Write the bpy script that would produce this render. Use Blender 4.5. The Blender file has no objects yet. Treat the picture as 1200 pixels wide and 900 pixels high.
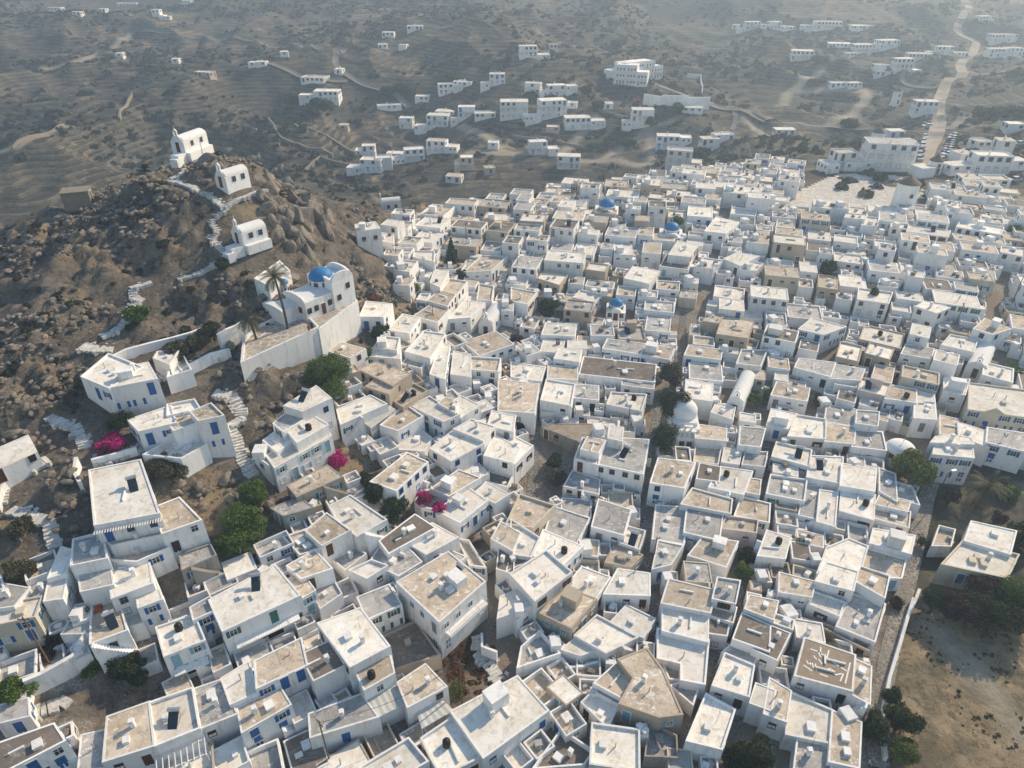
import bpy, math, random
import numpy as np
from mathutils import Vector, noise
random.seed(3)
C=bpy.context.scene.collection
PI=math.pi
# ---------------------------------------------------------------- layout tables, all in metres
CP = [(54.6,40.7,0),(41.2,41.6,0),(21.3,40.7,0),(0,40.4,.5),(-13.7,40.2,1),(-27,39.6,2),(-39.8,39.4,4),(-49.4,37.4,6),(-55.3,49.2,9),(-44.2,50.6,7),(-30.3,52.1,5),(-15.6,53.6,3),(0,54.7,1.5),(21.4,55.1,1),(42.7,55.1,1),(63,55.1,1),(-59.6,60.3,15),(-48.5,59.5,13),(-38.4,64.3,11),(-30.5,66.3,9),(-17.7,69.4,6),(0,75.9,3),(25.8,76.9,2),(51.5,76.9,2),(75.4,76.4,2.5),(-65,71.3,18),(-57,73.1,18),(-44.3,72.6,15.5),(-35.4,73.2,12),(-26.5,86.4,11),(-13.9,90.4,8),(2.9,94.5,5),(30.2,100.2,4.5),(60.5,100.2,4.5),(88.6,99.5,5),(-68.6,84.6,23),(-51.4,89.1,21),(-39.2,89.4,18.2),(-31.7,96.3,16.6),(-28.7,103.8,16),(-25.5,100.3,13),(-15.6,108.7,10),(3.4,120.3,7),(34.3,121.2,6.5),(68.1,120.3,7),(99,118.6,8),(-72.7,99.6,28),(-59.2,105,27),(-48.6,105.3,24.5),(-36.6,103.7,21),(-41,96.6,20.4),(-41.3,117.4,28),(-25,122.2,15.5),(-27.9,142.3,18),(-16.7,137.8,12),(3.9,146.8,10),(39.4,147.9,9.5),(78.3,146.8,10),(113.7,144.5,11),(-61.7,136.1,38),(-49.1,122.1,35),(-62.3,125.7,37),(-44.7,138.9,33),(-40.8,137.8,29),(-38.1,148.9,21),(-74.5,125.8,33),(-86.8,120.5,30),(-88.5,110.7,26),(-28.5,173,15),(-8.9,175.4,13),(23.8,189.3,13),(61.4,196.9,13),(96.6,193.1,13),(140.2,189.9,14),(146.4,251.8,14),(171.6,241.9,15),(81.6,221.9,12),(111.2,228.1,13),(-150,260,-12),(-80,262,-13),(-20,250,-13),(30,262,-9),(80,275,2),(150,300,9),(-250,300,-12),(-130,130,12),(-180,180,-5),(-130,205,-6),(-70,205,0),(-115,90,20),(-110,50,17),(-110,10,14),(0,0,0),(60,0,0),(-60,5,6),(0,-80,0),(150,50,0),(150,110,3),(220,180,13),(-250,0,0),(250,0,0),(-300,150,-8),(-15.3,316.3,-7.2),(76.4,404,8.6),(10.6,473.4,14.4),(-444.4,821.7,18.3),(0,798.9,19.9),(456.8,844.5,16.8),(-321,576,7.2),(308.6,553.8,9.8),(0,629.7,16.4),(-155.6,451.1,-1.5),(185.2,402.8,6.7),(-253.1,434.8,-8.2),(-64.8,366.5,-3.3),(100.3,340.3,2.3),(-900,1500,170),(0,1500,180),(900,1500,170),(-1500,300,60),(1500,300,60),(-1200,-800,20),(1200,-800,20)]
TOWN = [(-27.29,164.08),(-9.28,183.06),(9.33,184.6),(20.03,266.37),(28.18,284.18),(51.27,258.88),(75.84,248.06),(89.03,212.69),(82.05,197.13),(70.34,180.27),(80.08,174.25),(92.82,177.09),(110.6,180.01),(123.54,194.25),(145.35,188.61),(82.81,83.41),(78.24,91.22),(71.25,91.37),(64.9,83.75),(53.4,64.32),(44.48,51.68),(38.34,39.39),(-3.62,39.07),(-4.78,68.88),(-7.86,81.09),(-5.95,99.5),(-6.7,118.36),(-22.52,128.05),(-26.48,138.97)]
LANDMARKS = ['the large blue domed church','the topmost hill chapel','the small blue domed chapel','the farthest blue dome','the middle blue dome','the white domed church','the round white dome','the bright green tree','the wide palm','the scribbled brown roof','the triangular tan roof','the round green bush','the loose dark pine','the magenta bush on the slope','the bougainvillea by the stone shed','the bougainvillea by the round terrace','the leafy green grove','the tall dark tree','the tree behind the tan roofs','the dark cypress','the white vaulted chapel','the white barrel roof','the rubble plot','the nearest windmill','the tall araucaria','the trees below the church','the long dark roof','the curved balconies','the pedimented cream house','the dark round tree','the dry grass field','the terracotta shed','the grey canopy house','the photovoltaic roof','the dry grass plot','the long pergola','the bare lot','the red roof cover','the white vault by lane','the white hotel block','the far windmill','the middle windmill','the wide pale road','the road fork','the long white wall','the cream houses on the terraces','the arcaded hotel','the road bend','the dark tree row']
ORDINALS=['nearest','second','third','fourth','fifth','sixth','seventh','eighth','ninth','tenth','eleventh','twelfth','thirteenth','fourteenth','fifteenth','sixteenth','seventeenth','eighteenth','nineteenth','twentieth']
HOUSES = [
([(-14.23,57.69),(-8.36,51.7),(-3.14,57.79),(-8.18,62.86)],8.69,2.6,1.9,'T','w','BB H',(2,0,1,27)),
([(-48.51,58.24),(-41.71,60.36),(-48.49,70.47),(-54.29,68.27)],17.59,14.3,10.8,'W','w','v q',(3,0,3,13)),
([(-2.96,38.5),(4.12,43.8),(.65,48.14),(-6.82,43.74)],4.14,.7,.5,'W','w','',(0,1,3,34)),
([(-32.19,49.33),(-24.66,54.41),(-29.15,59.29),(-35.39,53.76)],10.19,5.6,4.6,'W','w','B a',(0,3,3,16)),
([(-17.64,46.26),(-13.59,49),(-17.95,54.39),(-22.68,52.11)],8.18,2.7,2,'W','w','H c',(2,2,1,32)),
([(13.71,47.77),(11.69,44.65),(15.92,43),(18.62,43.35),(17.45,48.88),(16.04,51.84),(12.3,50.27)],4.09,.5,.2,'T','b','',(0,0,2,10)),
([(75.99,94.4),(84.75,91.99),(89.89,100.22),(80.84,102.77)],8.7,4.6,4.1,'W','c','ped 3',(3,0,1,28)),
([(32.17,48.06),(38.16,46.06),(40.52,50.86),(35.22,53.35)],4.05,.6,.3,'X','w','2',(0,0,1,9)),
([(-35.9,38.04),(-31.81,40.07),(-34.36,44.75),(-38.68,42.85)],7.06,3.4,2.7,'W','w','P',(0,0,2,35)),
([(2.79,56.39),(7.82,61.14),(4.55,65.07),(-.38,60.93)],6.61,1.6,1.4,'W','w','',(0,1,0,27)),
([(-48.24,33.87),(-43.35,37.51),(-45.53,39.37),(-50.68,37)],9.3,5.3,4.6,'D','w','s H H',(0,0,3,33)),
([(-40.11,36.49),(-35.57,38.15),(-38.27,43.05),(-42.05,41.31)],7.18,3.9,3.1,'T','w','c',(0,0,3,36)),
([(12.73,81.94),(19.77,79.61),(22.13,88.24),(14.56,88.96)],7.18,2.8,2.3,'G','w','3 H',(3,3,0,22)),
([(56.82,63.89),(64.36,61.49),(68.52,65.67),(62.21,68.32)],5,1.5,1.4,'W','c','b 2',(0,1,3,8)),
([(-27.22,43.88),(-22.38,46.84),(-24.01,50.49),(-28.57,47.37)],7.84,3.1,2.6,'T','w','s H',(0,1,2,32)),
([(-7.23,36.79),(-2.89,39.07),(-6.31,43.58),(-9.74,41.01)],3.73,.7,.5,'W','w','k',(0,2,3,34)),
([(7.98,38.55),(13.19,37.79),(13.87,42.42),(8.66,43.18)],3.06,.2,-0,'W','w','',(0,1,3,10)),
([(12.06,106.11),(25.52,103.35),(26.89,109.52),(13.47,112.49)],8.26,5.3,4.8,'D','w','v',(3,0,0,26)),
([(17.11,50.86),(19.72,50.09),(19.29,47.98),(22.11,47.42),(24,53.49),(17.88,55.19)],3.35,.7,.5,'W','w','',(0,0,1,10)),
([(-59.61,80.58),(-54.14,77.54),(-51.95,83.11),(-58.84,86.98)],23.97,20.2,18.8,'W','w','s B',(0,1,1,13)),
([(-2.39,93.24),(3.75,92.44),(4.86,101.47),(-2.54,102.97)],9.25,5.5,4.7,'T','w','a',(3,2,0,31)),
([(-21.06,40.18),(-14.11,42.52),(-16.55,45.34),(-21.92,42.93)],5.02,1.6,1.3,'G','w','s',(0,0,3,32)),
([(-27.15,34.58),(-22.72,36.71),(-24.8,41.03),(-29.23,38.9)],3.67,1.7,1.3,'G','w','s t',(1,0,0,35)),
([(29.39,41.87),(34.26,40.81),(35.88,44.72),(31.35,47.25)],2.77,.2,-0,'W','w','',(0,0,3,9)),
([(-37.64,46.5),(-33.81,48.68),(-36.41,52.26),(-40.25,50.43)],9.7,5.4,4.7,'W','w','l a B',(0,1,1,36)),
([(-32.25,40.08),(-28.65,41.88),(-31.69,46.09),(-34.84,44.73)],6.62,3.2,2.5,'G','w','c',(0,0,1,35)),
([(-12.34,35.9),(-8.47,38.29),(-10.89,40.88),(-15.72,37.67)],4.14,.7,.6,'W','w','',(0,4,3,32)),
([(18.43,40.98),(22.15,39.97),(24.85,44.63),(21.91,46.6)],3.15,.1,-0,'W','w','3',(0,0,2,12)),
([(-33.71,34.69),(-29.59,36.46),(-31.46,40.81),(-35.58,39.04)],4.52,2.6,2,'W','b','t',(1,1,3,35)),
([(-23.48,67.25),(-19.99,63.92),(-16.47,67.03),(-22.39,71.96),(-24.95,69.65)],10.07,6.7,5.3,'W','w','v',(0,0,3,14)),
([(40.16,62.91),(45.49,61.97),(49.27,67.83),(47.03,69.36),(43.19,67.58)],4.34,1.4,1.3,'W','w','H',(0,5,3,7)),
([(-13.63,48.54),(-8.32,50.59),(-11.83,55.6),(-15.97,53.02)],4.34,2.3,1.8,'D','b','',(1,1,2,34)),
([(-31.99,71.78),(-25.79,79.11),(-28.07,81.87),(-34.01,74.52)],14.87,10.8,9.6,'W','w','l B',(0,1,2,14)),
([(-41.55,58.98),(-37.54,61.34),(-42.03,65.55),(-44.63,63.5)],15.53,11.5,9.8,'T','w','b',(0,1,2,16)),
([(18.58,57.71),(24.6,56.16),(26.35,59.89),(20.35,61.8)],4.75,1.1,1,'T','w','v',(0,5,1,10)),
([(18.2,54.2),(23.56,52.52),(24.76,57.19),(19.02,58.65)],4.01,1,.8,'W','w','v',(0,3,1,10)),
([(-27.75,39.85),(-23.36,43.04),(-25.14,45.19),(-29.23,42.71)],6.46,2.4,2.1,'T','w','s c',(0,1,0,35)),
([(39.89,55.27),(43.82,52.87),(47.77,58.7),(43.93,60.54)],3.5,1.1,.8,'G','w','v',(1,2,1,9)),
([(32.85,38.89),(35.92,38.14),(38.32,43.26),(35.49,44.7)],2.9,0,-.2,'T','w','v',(0,0,2,11)),
([(-20.09,74.08),(-16.03,72.18),(-12.17,78.51),(-15.59,80.8)],10.52,6.4,5.8,'T','w','b H',(0,2,1,15)),
([(-15.94,44.39),(-12.84,46.54),(-14.13,49.91),(-17.9,47.52)],6.83,1.9,1.6,'T','w','',(0,0,1,32)),
([(-21.47,45.09),(-18.33,47.09),(-20.83,50.36),(-23.93,48.46)],7.42,2.7,2.2,'D','w','s H',(0,1,1,32)),
([(-56.25,47.59),(-51.57,48.98),(-52.43,51.96),(-57.63,50.64)],13.15,9.2,8.3,'W','c','s b',(0,3,2,37)),
([(3.29,56.39),(7.19,54.05),(10.82,58.6),(6.64,60.66)],4.58,1.3,1.1,'T','b','',(0,3,0,27)),
([(-11.26,43.23),(-7.05,45.79),(-9.85,48.75),(-12.84,46.31)],5.49,1.4,1.2,'T','w','b',(0,0,2,34)),
([(-47.82,56.78),(-43.91,56.45),(-40.89,58.8),(-43.43,61.45),(-49.37,59.67)],13.5,11.3,9.8,'T','w','t s',(1,5,1,37)),
([(20.44,78.19),(25.42,77.02),(28.48,83.05),(22.73,84.21)],6.67,2.3,2,'T','w','H',(0,1,3,5)),
([(-63.97,64.7),(-60.38,69.09),(-63.76,72.73),(-66.77,69.1)],20.74,17.4,16.5,'W','w','gab',(0,0,2,13)),
([(-44.82,51.65),(-41.03,53.91),(-42.94,57.27),(-46.99,55.23)],12.83,8.9,7.7,'W','w','c',(0,1,1,37)),
([(-32.21,78.65),(-29.65,75.41),(-26.15,79.78),(-31.18,83.97)],16.31,11.2,9.9,'W','w','',(0,0,1,14)),
([(-45.76,47.36),(-42.34,49.15),(-45.68,53.91),(-47.94,51.91)],10.72,7.4,6.3,'T','w','a H',(0,0,3,37)),
([(22.46,46.84),(26.4,45.37),(28.21,49.46),(25.1,51.19)],4.09,.5,.3,'W','w','2',(0,0,0,10)),
([(24.01,69.96),(28.76,68.27),(31.02,74.61),(25.84,76.23)],4.81,1.7,1.5,'G','w','v k',(0,5,3,5)),
([(62.06,67.97),(66.96,65.27),(70.59,69.8),(65.24,71.89)],5.27,1.8,1.6,'W','w','',(0,0,3,8)),
([(-12.6,82.59),(-9.01,79.47),(-4.23,83.7),(-9.12,87.62)],9.76,5.7,4.8,'W','w','b',(0,1,3,31)),
([(2.56,64.93),(6.69,63.17),(9.75,66.69),(4.3,69.92)],5.53,1.8,1.6,'W','w','s k',(0,5,3,22)),
([(-54.37,77.62),(-48.62,80.05),(-51.95,84.6),(-54.7,83.25)],23.92,19.4,18.3,'W','w','s',(0,0,1,13)),
([(29,38.13),(32.92,37.61),(34.38,41.26),(31.24,42.94)],2.49,-.1,-.2,'G','w','',(0,0,0,12)),
([(-.96,70.19),(2.93,69.38),(6.32,73.94),(1.08,76.49)],6.2,2.5,2.2,'T','c','b',(0,1,3,22)),
([(-33.06,81.95),(-29.87,80.44),(-26.35,83.86),(-29.53,87.35)],18.11,12,10.6,'W','w','A',(2,0,3,25)),
([(19.53,69.22),(23.88,68.07),(26.05,75.77),(21.25,76.29)],4.2,1.7,1.5,'G','w','v H',(1,6,3,5)),
([(-17.62,65.07),(-15.91,62.7),(-10.13,67.52),(-13.38,70.24)],8.14,4.7,4,'D','w','',(0,0,2,15)),
([(-29.69,42.53),(-27.08,44.02),(-29.31,47.92),(-31.83,45.69)],7.15,3.2,2.7,'W','w','s',(0,1,1,35)),
([(7.5,53.97),(11.16,51.38),(15.5,53.74),(10.65,57.11)],3.5,1,.8,'W','w','v',(0,1,1,10)),
([(-17.09,52.96),(-13.17,55.27),(-15.21,58.51),(-18.97,56.44)],7.51,3.4,2.9,'G','w','2',(0,0,2,27)),
([(-48.71,71.24),(-43.16,70.36),(-40.99,73.52),(-42.86,77.36),(-46.45,74.93)],17.69,15.7,14.4,'W','w','t v',(1,1,0,13)),
([(-10.55,71.45),(-7.14,69.18),(-3.36,73.73),(-6.75,76.96)],7.34,3.9,3.4,'W','w','s',(0,0,0,15)),
([(11.12,70.85),(15.65,69.12),(17.46,74.41),(12.74,76.7)],4.97,1.9,1.6,'G','w','b',(0,3,3,22)),
([(26.29,52.72),(30.3,50.84),(31.63,54.63),(28.57,56.65)],4.45,.8,.7,'D','w','k',(0,2,2,9)),
([(23.71,65.89),(28.52,63.67),(31.52,68.54),(26.68,69.54)],4.56,1.5,1.3,'T','w','k k',(0,9,3,5)),
([(45.7,62.94),(51.54,62.53),(53.95,66.11),(49.03,68.3)],3.73,1.4,1.3,'T','w','v',(1,4,3,7)),
([(-18.54,62.33),(-14.28,59.91),(-11.51,62.36),(-14,65.36),(-17.66,64.94)],7.15,4.4,3.6,'G','w','g',(0,1,3,15)),
([(4.48,70.29),(8.99,67.93),(11.34,73.12),(6.09,75.68)],4.51,2,1.7,'G','w','b',(1,2,3,22)),
([(-50.27,54.61),(-46.46,55.75),(-49.22,60.05),(-52.26,58.88)],14.89,11.9,10.3,'G','w','s',(0,4,1,37)),
([(-14.63,42.43),(-11.12,44.46),(-13.45,47.58),(-16.16,45.43)],4.94,1.5,1.3,'A','w','g',(0,0,0,32)),
([(-14.47,65.73),(-11.12,63.26),(-7.05,66.48),(-10.98,69.31)],7.41,4,3.3,'W','w','c',(0,0,3,15)),
([(11.57,59.51),(17.71,59.24),(18.35,63.1),(14.03,63.92)],4.28,1.3,1.2,'W','w','',(0,6,1,10)),
([(-26.71,64.31),(-23.91,61.67),(-20.65,64.35),(-24.61,67.71)],10.79,6.7,5.9,'T','w','',(0,2,0,16)),
([(-22.16,36.95),(-18.86,38.77),(-21.14,42.91),(-24.44,41.1)],2.96,1.5,1.2,'D','w','',(1,3,3,32)),
([(7.58,38.88),(8.8,40.46),(5.36,42.89),(1.99,38.44)],2.33,.3,.2,'D','w','t c',(1,2,3,10)),
([(49.09,78.61),(53.91,77.27),(56.48,82.53),(51.5,83.97)],5.81,2.3,2.1,'W','w','H',(0,0,3,6)),
([(38.86,60.75),(43.33,59.08),(45.36,62.42),(41.68,64.1)],5.34,1.3,1.2,'W','w','',(0,6,1,9)),
([(45.09,81.02),(49.94,79.36),(52.82,85.93),(47.38,86.35)],5.43,2.5,2.2,'W','w','H',(0,3,2,6)),
([(-18.88,104.78),(-14.14,102.55),(-12.08,111.32),(-16.3,112.43)],13.78,9.8,9,'W','w','H',(0,2,1,31)),
([(95.37,110.85),(100.73,107.61),(104.95,114.59),(99.59,117.83)],10.08,7.1,6.3,'D','w','',(0,0,0,21)),
([(29.45,78.72),(34.39,77.01),(37.46,82.52),(32.48,83.67)],5.4,2.3,2,'W','w','v k',(0,3,3,5)),
([(75.07,86.88),(80.08,84.35),(83.15,89.27),(77.65,91)],7.61,3.6,3.2,'G','w','3',(0,1,3,28)),
([(-18.6,36.11),(-14.65,38.95),(-16.43,41.42),(-20.38,38.58)],2.95,1.1,.9,'W','b','',(1,2,3,32)),
([(-52.02,75.66),(-49.21,72.9),(-44.88,74.87),(-47.37,79.06)],20.22,17.3,16.2,'W','w','s',(0,0,0,13)),
([(-48.44,52.22),(-45.1,53.32),(-47.25,56.83),(-50.66,55.67)],13.28,10,8.6,'G','w','',(0,0,1,37)),
([(4.77,97.12),(9.99,95.34),(11.22,102.3),(6.04,103.86)],8.69,5,4.4,'W','w','',(0,3,2,26)),
([(47.55,74.27),(51.8,72.18),(54.49,77.76),(49.83,79.37)],4.84,1.9,1.7,'W','w','H k',(0,1,2,7)),
([(80.99,85.47),(85.38,82.91),(88.85,88.87),(84.46,91.43)],6.35,3.6,3.1,'W','w','',(0,2,0,28)),
([(-27.88,59.24),(-25.46,57.06),(-21.91,58.75),(-24.94,62)],9.89,5.8,5,'T','w','H',(0,3,0,16)),
([(24.51,75.12),(31.51,73.06),(32.64,76.34),(27.14,78.88)],5.28,1.9,1.8,'T','w','',(0,4,3,5)),
([(-.28,64.58),(2.49,64.04),(3.87,67.6),(-.22,71.31)],6.22,2.2,1.9,'W','w','',(0,4,3,22)),
([(-30.78,71.53),(-28.75,69.11),(-23.31,73.35),(-26.17,76)],12.09,9.1,8,'T','s','',(0,0,2,14)),
([(-25.55,97.51),(-19.08,92.46),(-16.53,96.3),(-23.07,100.08)],14.61,10.7,9.2,'T','b','',(0,0,0,25)),
([(-49.09,58.54),(-42.65,61.24),(-43.81,63.38),(-50.82,61.17)],15.08,12.9,11.5,'A','w','',(1,1,3,13)),
([(-27.12,87.26),(-25.64,83.26),(-19.38,88.81),(-22.54,91.44)],13.68,10.3,9.1,'W','w','H b',(0,1,3,25)),
([(-5.94,108.78),(.49,113.14),(-3.11,118.43),(-9.53,114.07)],10.47,7.5,6.7,'T','w','',(0,0,3,20)),
([(6.61,60.48),(10.58,58.4),(13.05,62.36),(9.29,64.24)],4.38,1.4,1.2,'W','w','',(0,4,0,27)),
([(89.23,100.96),(94.66,98.34),(97.75,104.73),(92.32,107.35)],8.34,5.5,4.9,'D','w','s',(0,1,0,28)),
([(85.34,125.87),(93,122.85),(95.24,128.54),(87.58,131.55)],12.97,8.8,8.4,'W','w','',(0,1,1,21)),
([(27.37,43.65),(29.72,42.65),(31.51,46.41),(29.46,48.17)],3.75,.3,.1,'T','w','',(4,1,1,12)),
([(37.88,77.63),(43.16,75.97),(45.34,80.89),(39.94,82.11)],5.08,2.2,1.9,'G','w','v',(0,3,3,38)),
([(39.65,117.9),(45.28,116.02),(48.44,122.78),(42.89,125.83)],10.1,6.5,6,'T','b','',(0,2,1,38)),
([(44.89,90.01),(51.03,89.25),(53.24,94.87),(48.59,96.26)],6.42,3.5,3.2,'W','w','3 r',(0,2,0,38)),
([(28.35,51.44),(30.89,49.84),(33.78,53.68),(31.21,55.13)],4.25,.8,.6,'D','w','k',(0,1,2,9)),
([(-16.38,91.37),(-10.62,86.83),(-8.19,89.02),(-13.57,94.24)],11.56,7.5,6.4,'W','w','s B',(0,0,2,31)),
([(-4.41,82.52),(.17,80.79),(1.38,84.46),(-2.86,88.14)],8.39,4.3,3.6,'W','w','b',(0,1,2,22)),
([(67.16,117),(73.52,113.13),(77.12,119.05),(70.77,122.92)],9.5,6.9,6.4,'W','b','s',(0,0,3,19)),
([(97.51,119.05),(104.57,115.42),(107.51,121.15),(100.45,124.78)],10.85,8.1,7.4,'T','w','s',(0,1,0,21)),
([(37.69,46.16),(39.64,44.71),(41.94,49.58),(40.08,50.82)],3.69,.4,.2,'T','w','',(0,0,0,9)),
([(-57.41,49.53),(-54.38,50.05),(-54.12,52.72),(-57.87,53.45)],13.53,10.2,9.3,'G','w','H',(4,4,2,37)),
([(9.53,83.06),(13.2,81.45),(14.94,87.43),(11.26,88.41)],7.42,3.1,2.6,'T','w','',(0,1,0,22)),
([(-42.63,36.12),(-39.97,36.38),(-41.53,40.55),(-44.21,39.84)],6.35,4.4,3.8,'G','w','',(4,0,0,33)),
([(64.45,83.07),(70.48,82.09),(72,85.37),(66.26,85.96)],8.22,3,2.8,'W','w','',(2,0,0,7)),
([(12.34,45.73),(14.54,48.43),(12.8,50.87),(9.22,47.64)],3.31,.6,.5,'T','w','A',(0,1,2,10)),
([(-29.93,46.49),(-26.55,48.71),(-28.52,51.72),(-31.91,49.5)],6.22,4,3.6,'G','w','',(1,2,2,32)),
([(49.37,68.2),(54.29,66.09),(56.63,69.72),(51.21,71.2)],4.49,1.6,1.5,'W','w','s v',(0,3,3,7)),
([(49.27,129.41),(56.49,127.46),(58.02,133.13),(50.79,135.07)],12.55,7.8,7.4,'W','w','',(0,2,2,29)),
([(-11.83,75.45),(-8.94,73.67),(-4.48,77.77),(-8.01,79.76)],8.08,4.7,4,'T','w','',(0,1,1,15)),
([(7.14,143.94),(15.69,142.25),(16.87,148.2),(8.32,149.89)],14.42,9.6,9,'W','w','',(0,2,1,18)),
([(-29.45,36.36),(-26.69,38.1),(-28.42,40.85),(-31.18,39.11)],4.47,2.2,1.8,'W','w','',(4,0,3,35)),
([(44.19,61.12),(46.99,58.21),(49.33,61.96),(46.11,63.74)],5.03,1.3,1.1,'T','w','',(0,7,1,9)),
([(66.59,93.13),(70.34,92.63),(73.81,100.16),(70.94,101.62)],7.82,4.3,3.8,'W','w','',(0,1,1,6)),
([(.96,61.53),(5.73,61.66),(7.12,64.15),(2.81,65.88)],4.86,1.8,1.6,'W','w','',(0,2,0,27)),
([(33.93,59.48),(38.05,58.62),(39.52,61.3),(35.13,62.94)],4.7,1.2,1.1,'T','w','',(0,5,1,9)),
([(-1.88,54.78),(2.71,56.9),(1.2,59.82),(-1.55,58.25)],5.41,1.7,1.5,'W','w','',(0,0,0,27)),
([(-41.58,74.11),(-38.51,75.42),(-41.38,78.37),(-43.6,76.27)],21.08,15.2,13.9,'T','w','s',(2,4,0,13)),
([(-20.45,85.83),(-17.35,84.35),(-13.84,88.21),(-17.19,91.73)],11.73,8.3,7.6,'T','w','s',(0,2,2,31)),
([(-44.77,73.3),(-41.83,75.54),(-44.2,79.04),(-47.34,76.1)],20,16.3,15.3,'T','w','s',(0,2,0,13)),
([(-9.3,86.86),(-4.47,83.83),(-2.57,87.47),(-6.5,89.52)],10.29,5.5,4.9,'W','w','c',(0,0,3,31)),
([(12.02,55.86),(15.98,53.53),(18.02,56.48),(14.61,58.74)],3.44,1,.9,'W','w','v',(1,2,1,10)),
([(-53.94,43.07),(-50.6,44.82),(-52.18,47.85),(-55.53,46.1)],9.32,7.6,7,'G','w','t',(1,0,1,33)),
([(24.98,57.95),(27.84,57.06),(29.51,60.89),(26.56,61.54)],5.35,1.2,1,'G','w','',(0,7,1,10)),
([(-2.31,83.37),(.45,81.15),(3.45,85.75),(-.11,88.62)],7.86,4.1,3.6,'W','w','c',(0,0,2,22)),
([(29.64,98.54),(34.32,97.29),(35.78,102.97),(31.12,104.56)],8.25,4.5,4.1,'W','w','2',(0,0,0,17)),
([(-14.06,99.29),(-11.21,97.61),(-11.13,109.02),(-13.09,111)],12.58,8.6,7.9,'W','w','s',(0,1,1,31)),
([(41.09,85.69),(46.34,83.07),(48.3,87.43),(43.12,89.58)],5.75,2.8,2.5,'W','w','H',(0,2,3,38)),
([(-47.27,57.88),(-41.72,59.69),(-42.9,61.63),(-49.11,59.14)],14.75,11.8,10.6,'T','w','l',(0,6,1,37)),
([(43.42,72.14),(45.78,70.95),(49.14,78.32),(46.5,79.04)],4.78,1.9,1.7,'W','w','',(0,2,2,7)),
([(33.17,65.9),(36.95,65.35),(39.1,69.33),(36.03,70.9)],4.42,1.5,1.4,'W','w','',(0,8,1,9)),
([(-10.74,139.29),(-4.47,139.92),(-.95,148.46),(-7.01,148.74)],13.59,10.3,9.6,'T','w','',(0,0,0,24)),
([(55.73,118.88),(59.93,116.48),(65.69,119.8),(60.27,123.8)],10.65,6.7,6.3,'W','w','',(0,1,2,19)),
([(16.15,97.62),(21.95,95.52),(23.74,100.79),(17.46,101.53)],7.47,4.4,4,'W','w','k',(0,0,3,26)),
([(106.9,160.23),(114.81,154.95),(118.43,159.92),(110.87,165.44)],16.12,12.2,11.8,'W','w','3',(0,2,0,23)),
([(-23.69,92.82),(-19.36,90.57),(-17.74,94.96),(-21.26,97.2)],14.24,10.2,9.4,'T','b','',(0,1,0,25)),
([(-41.99,51.25),(-39.65,52.58),(-41.58,55.36),(-43.74,54.15)],11.71,7.7,6.9,'W','w','s B',(4,0,0,37)),
([(54.42,87.52),(59.75,86.46),(61.39,91.64),(56.92,92.31)],6.18,3.3,3,'G','w','a',(0,0,2,6)),
([(50.55,88.77),(55.22,88.01),(57.54,92.93),(52.93,94.3)],6.28,3.4,3.1,'T','w','',(0,1,2,6)),
([(32.15,73.74),(36.97,72.26),(38.44,76.41),(34.4,77.99)],4.38,1.9,1.7,'T','w','',(1,7,3,5)),
([(.5,49.65),(5.85,51.66),(3.42,55.04),(1.03,52.6)],3.16,1.2,1,'G','w','t d',(1,0,0,34)),
([(28.75,56.71),(31.97,55.01),(33.57,57.98),(30.06,58.97)],4.94,1,.9,'T','w','',(4,4,1,9)),
([(14,39.89),(17.58,39.73),(17.96,42.22),(15.1,43.79)],2.12,.1,0,'G','s','v t',(4,0,3,10)),
([(52.35,93.78),(57.5,92.64),(59.98,97.9),(54.88,99.35)],6.27,3.9,3.6,'G','w','v',(1,2,2,6)),
([(70.91,128.61),(76.43,126.45),(79.91,131.94),(73.52,134.23)],12.3,8.3,8,'W','w','',(0,0,0,19)),
([(51.61,107.85),(57.17,104.48),(60.13,109.62),(53.71,111.31)],8.63,5.3,4.9,'G','w','',(0,3,0,38)),
([(-2.94,67.01),(.14,64.71),(1.26,68.07),(-1.6,70.49)],6.56,2.5,2.2,'T','w','',(0,2,0,15)),
([(69.07,103.53),(74.33,100.72),(76.38,104.56),(71.12,107.38)],9.45,5.2,4.9,'T','c','',(0,3,2,21)),
([(-11.44,91.7),(-8.1,88.98),(-5.1,92.63),(-8.54,95.48)],10.81,6.7,6.1,'W','w','s',(0,0,0,31)),
([(32.03,105.47),(37.95,104.27),(39.1,109.92),(33.18,111.12)],7.8,5.2,4.8,'G','w','',(0,1,0,17)),
([(41.53,73.91),(44.51,72.73),(47.53,80.36),(44.87,80.48)],4.32,2,1.8,'G','w','s',(1,3,2,7)),
([(-9.64,41.98),(-6.45,44.06),(-8.76,46.25),(-10.79,44.55)],3.86,1.1,1,'A','w','',(4,0,3,34)),
([(4.76,92.5),(11.45,87.87),(14.04,93.31),(7.07,93.44)],6.52,4,3.5,'R2','s','',(1,0,1,22)),
([(-25.13,54.38),(-23.37,55.86),(-26.1,59.14),(-27.53,57.36)],9.36,5.3,4.7,'T','w','',(4,4,3,16)),
([(45.22,100.45),(51.12,98.47),(53.17,102.79),(47.77,105.1)],7.44,4.5,4.2,'T','w','v',(0,1,0,38)),
([(3.17,45.03),(5.87,47.1),(3.49,50.2),(.79,48.14)],2.53,.8,.7,'T','w','t',(1,1,0,34)),
([(24.33,139.09),(29.47,136.05),(33.03,142.99),(27.34,145.85)],12.26,8.7,8,'W','w','A',(0,0,1,2)),
([(55.91,124.87),(62.42,123.14),(64.1,129.46),(57.59,131.18)],10.17,7.5,7.1,'G','w','s',(0,0,3,29)),
([(36.06,87.04),(39.48,86.39),(41.89,91.57),(37.7,92.25)],6.89,3.2,2.9,'G','w','',(0,0,3,38)),
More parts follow.
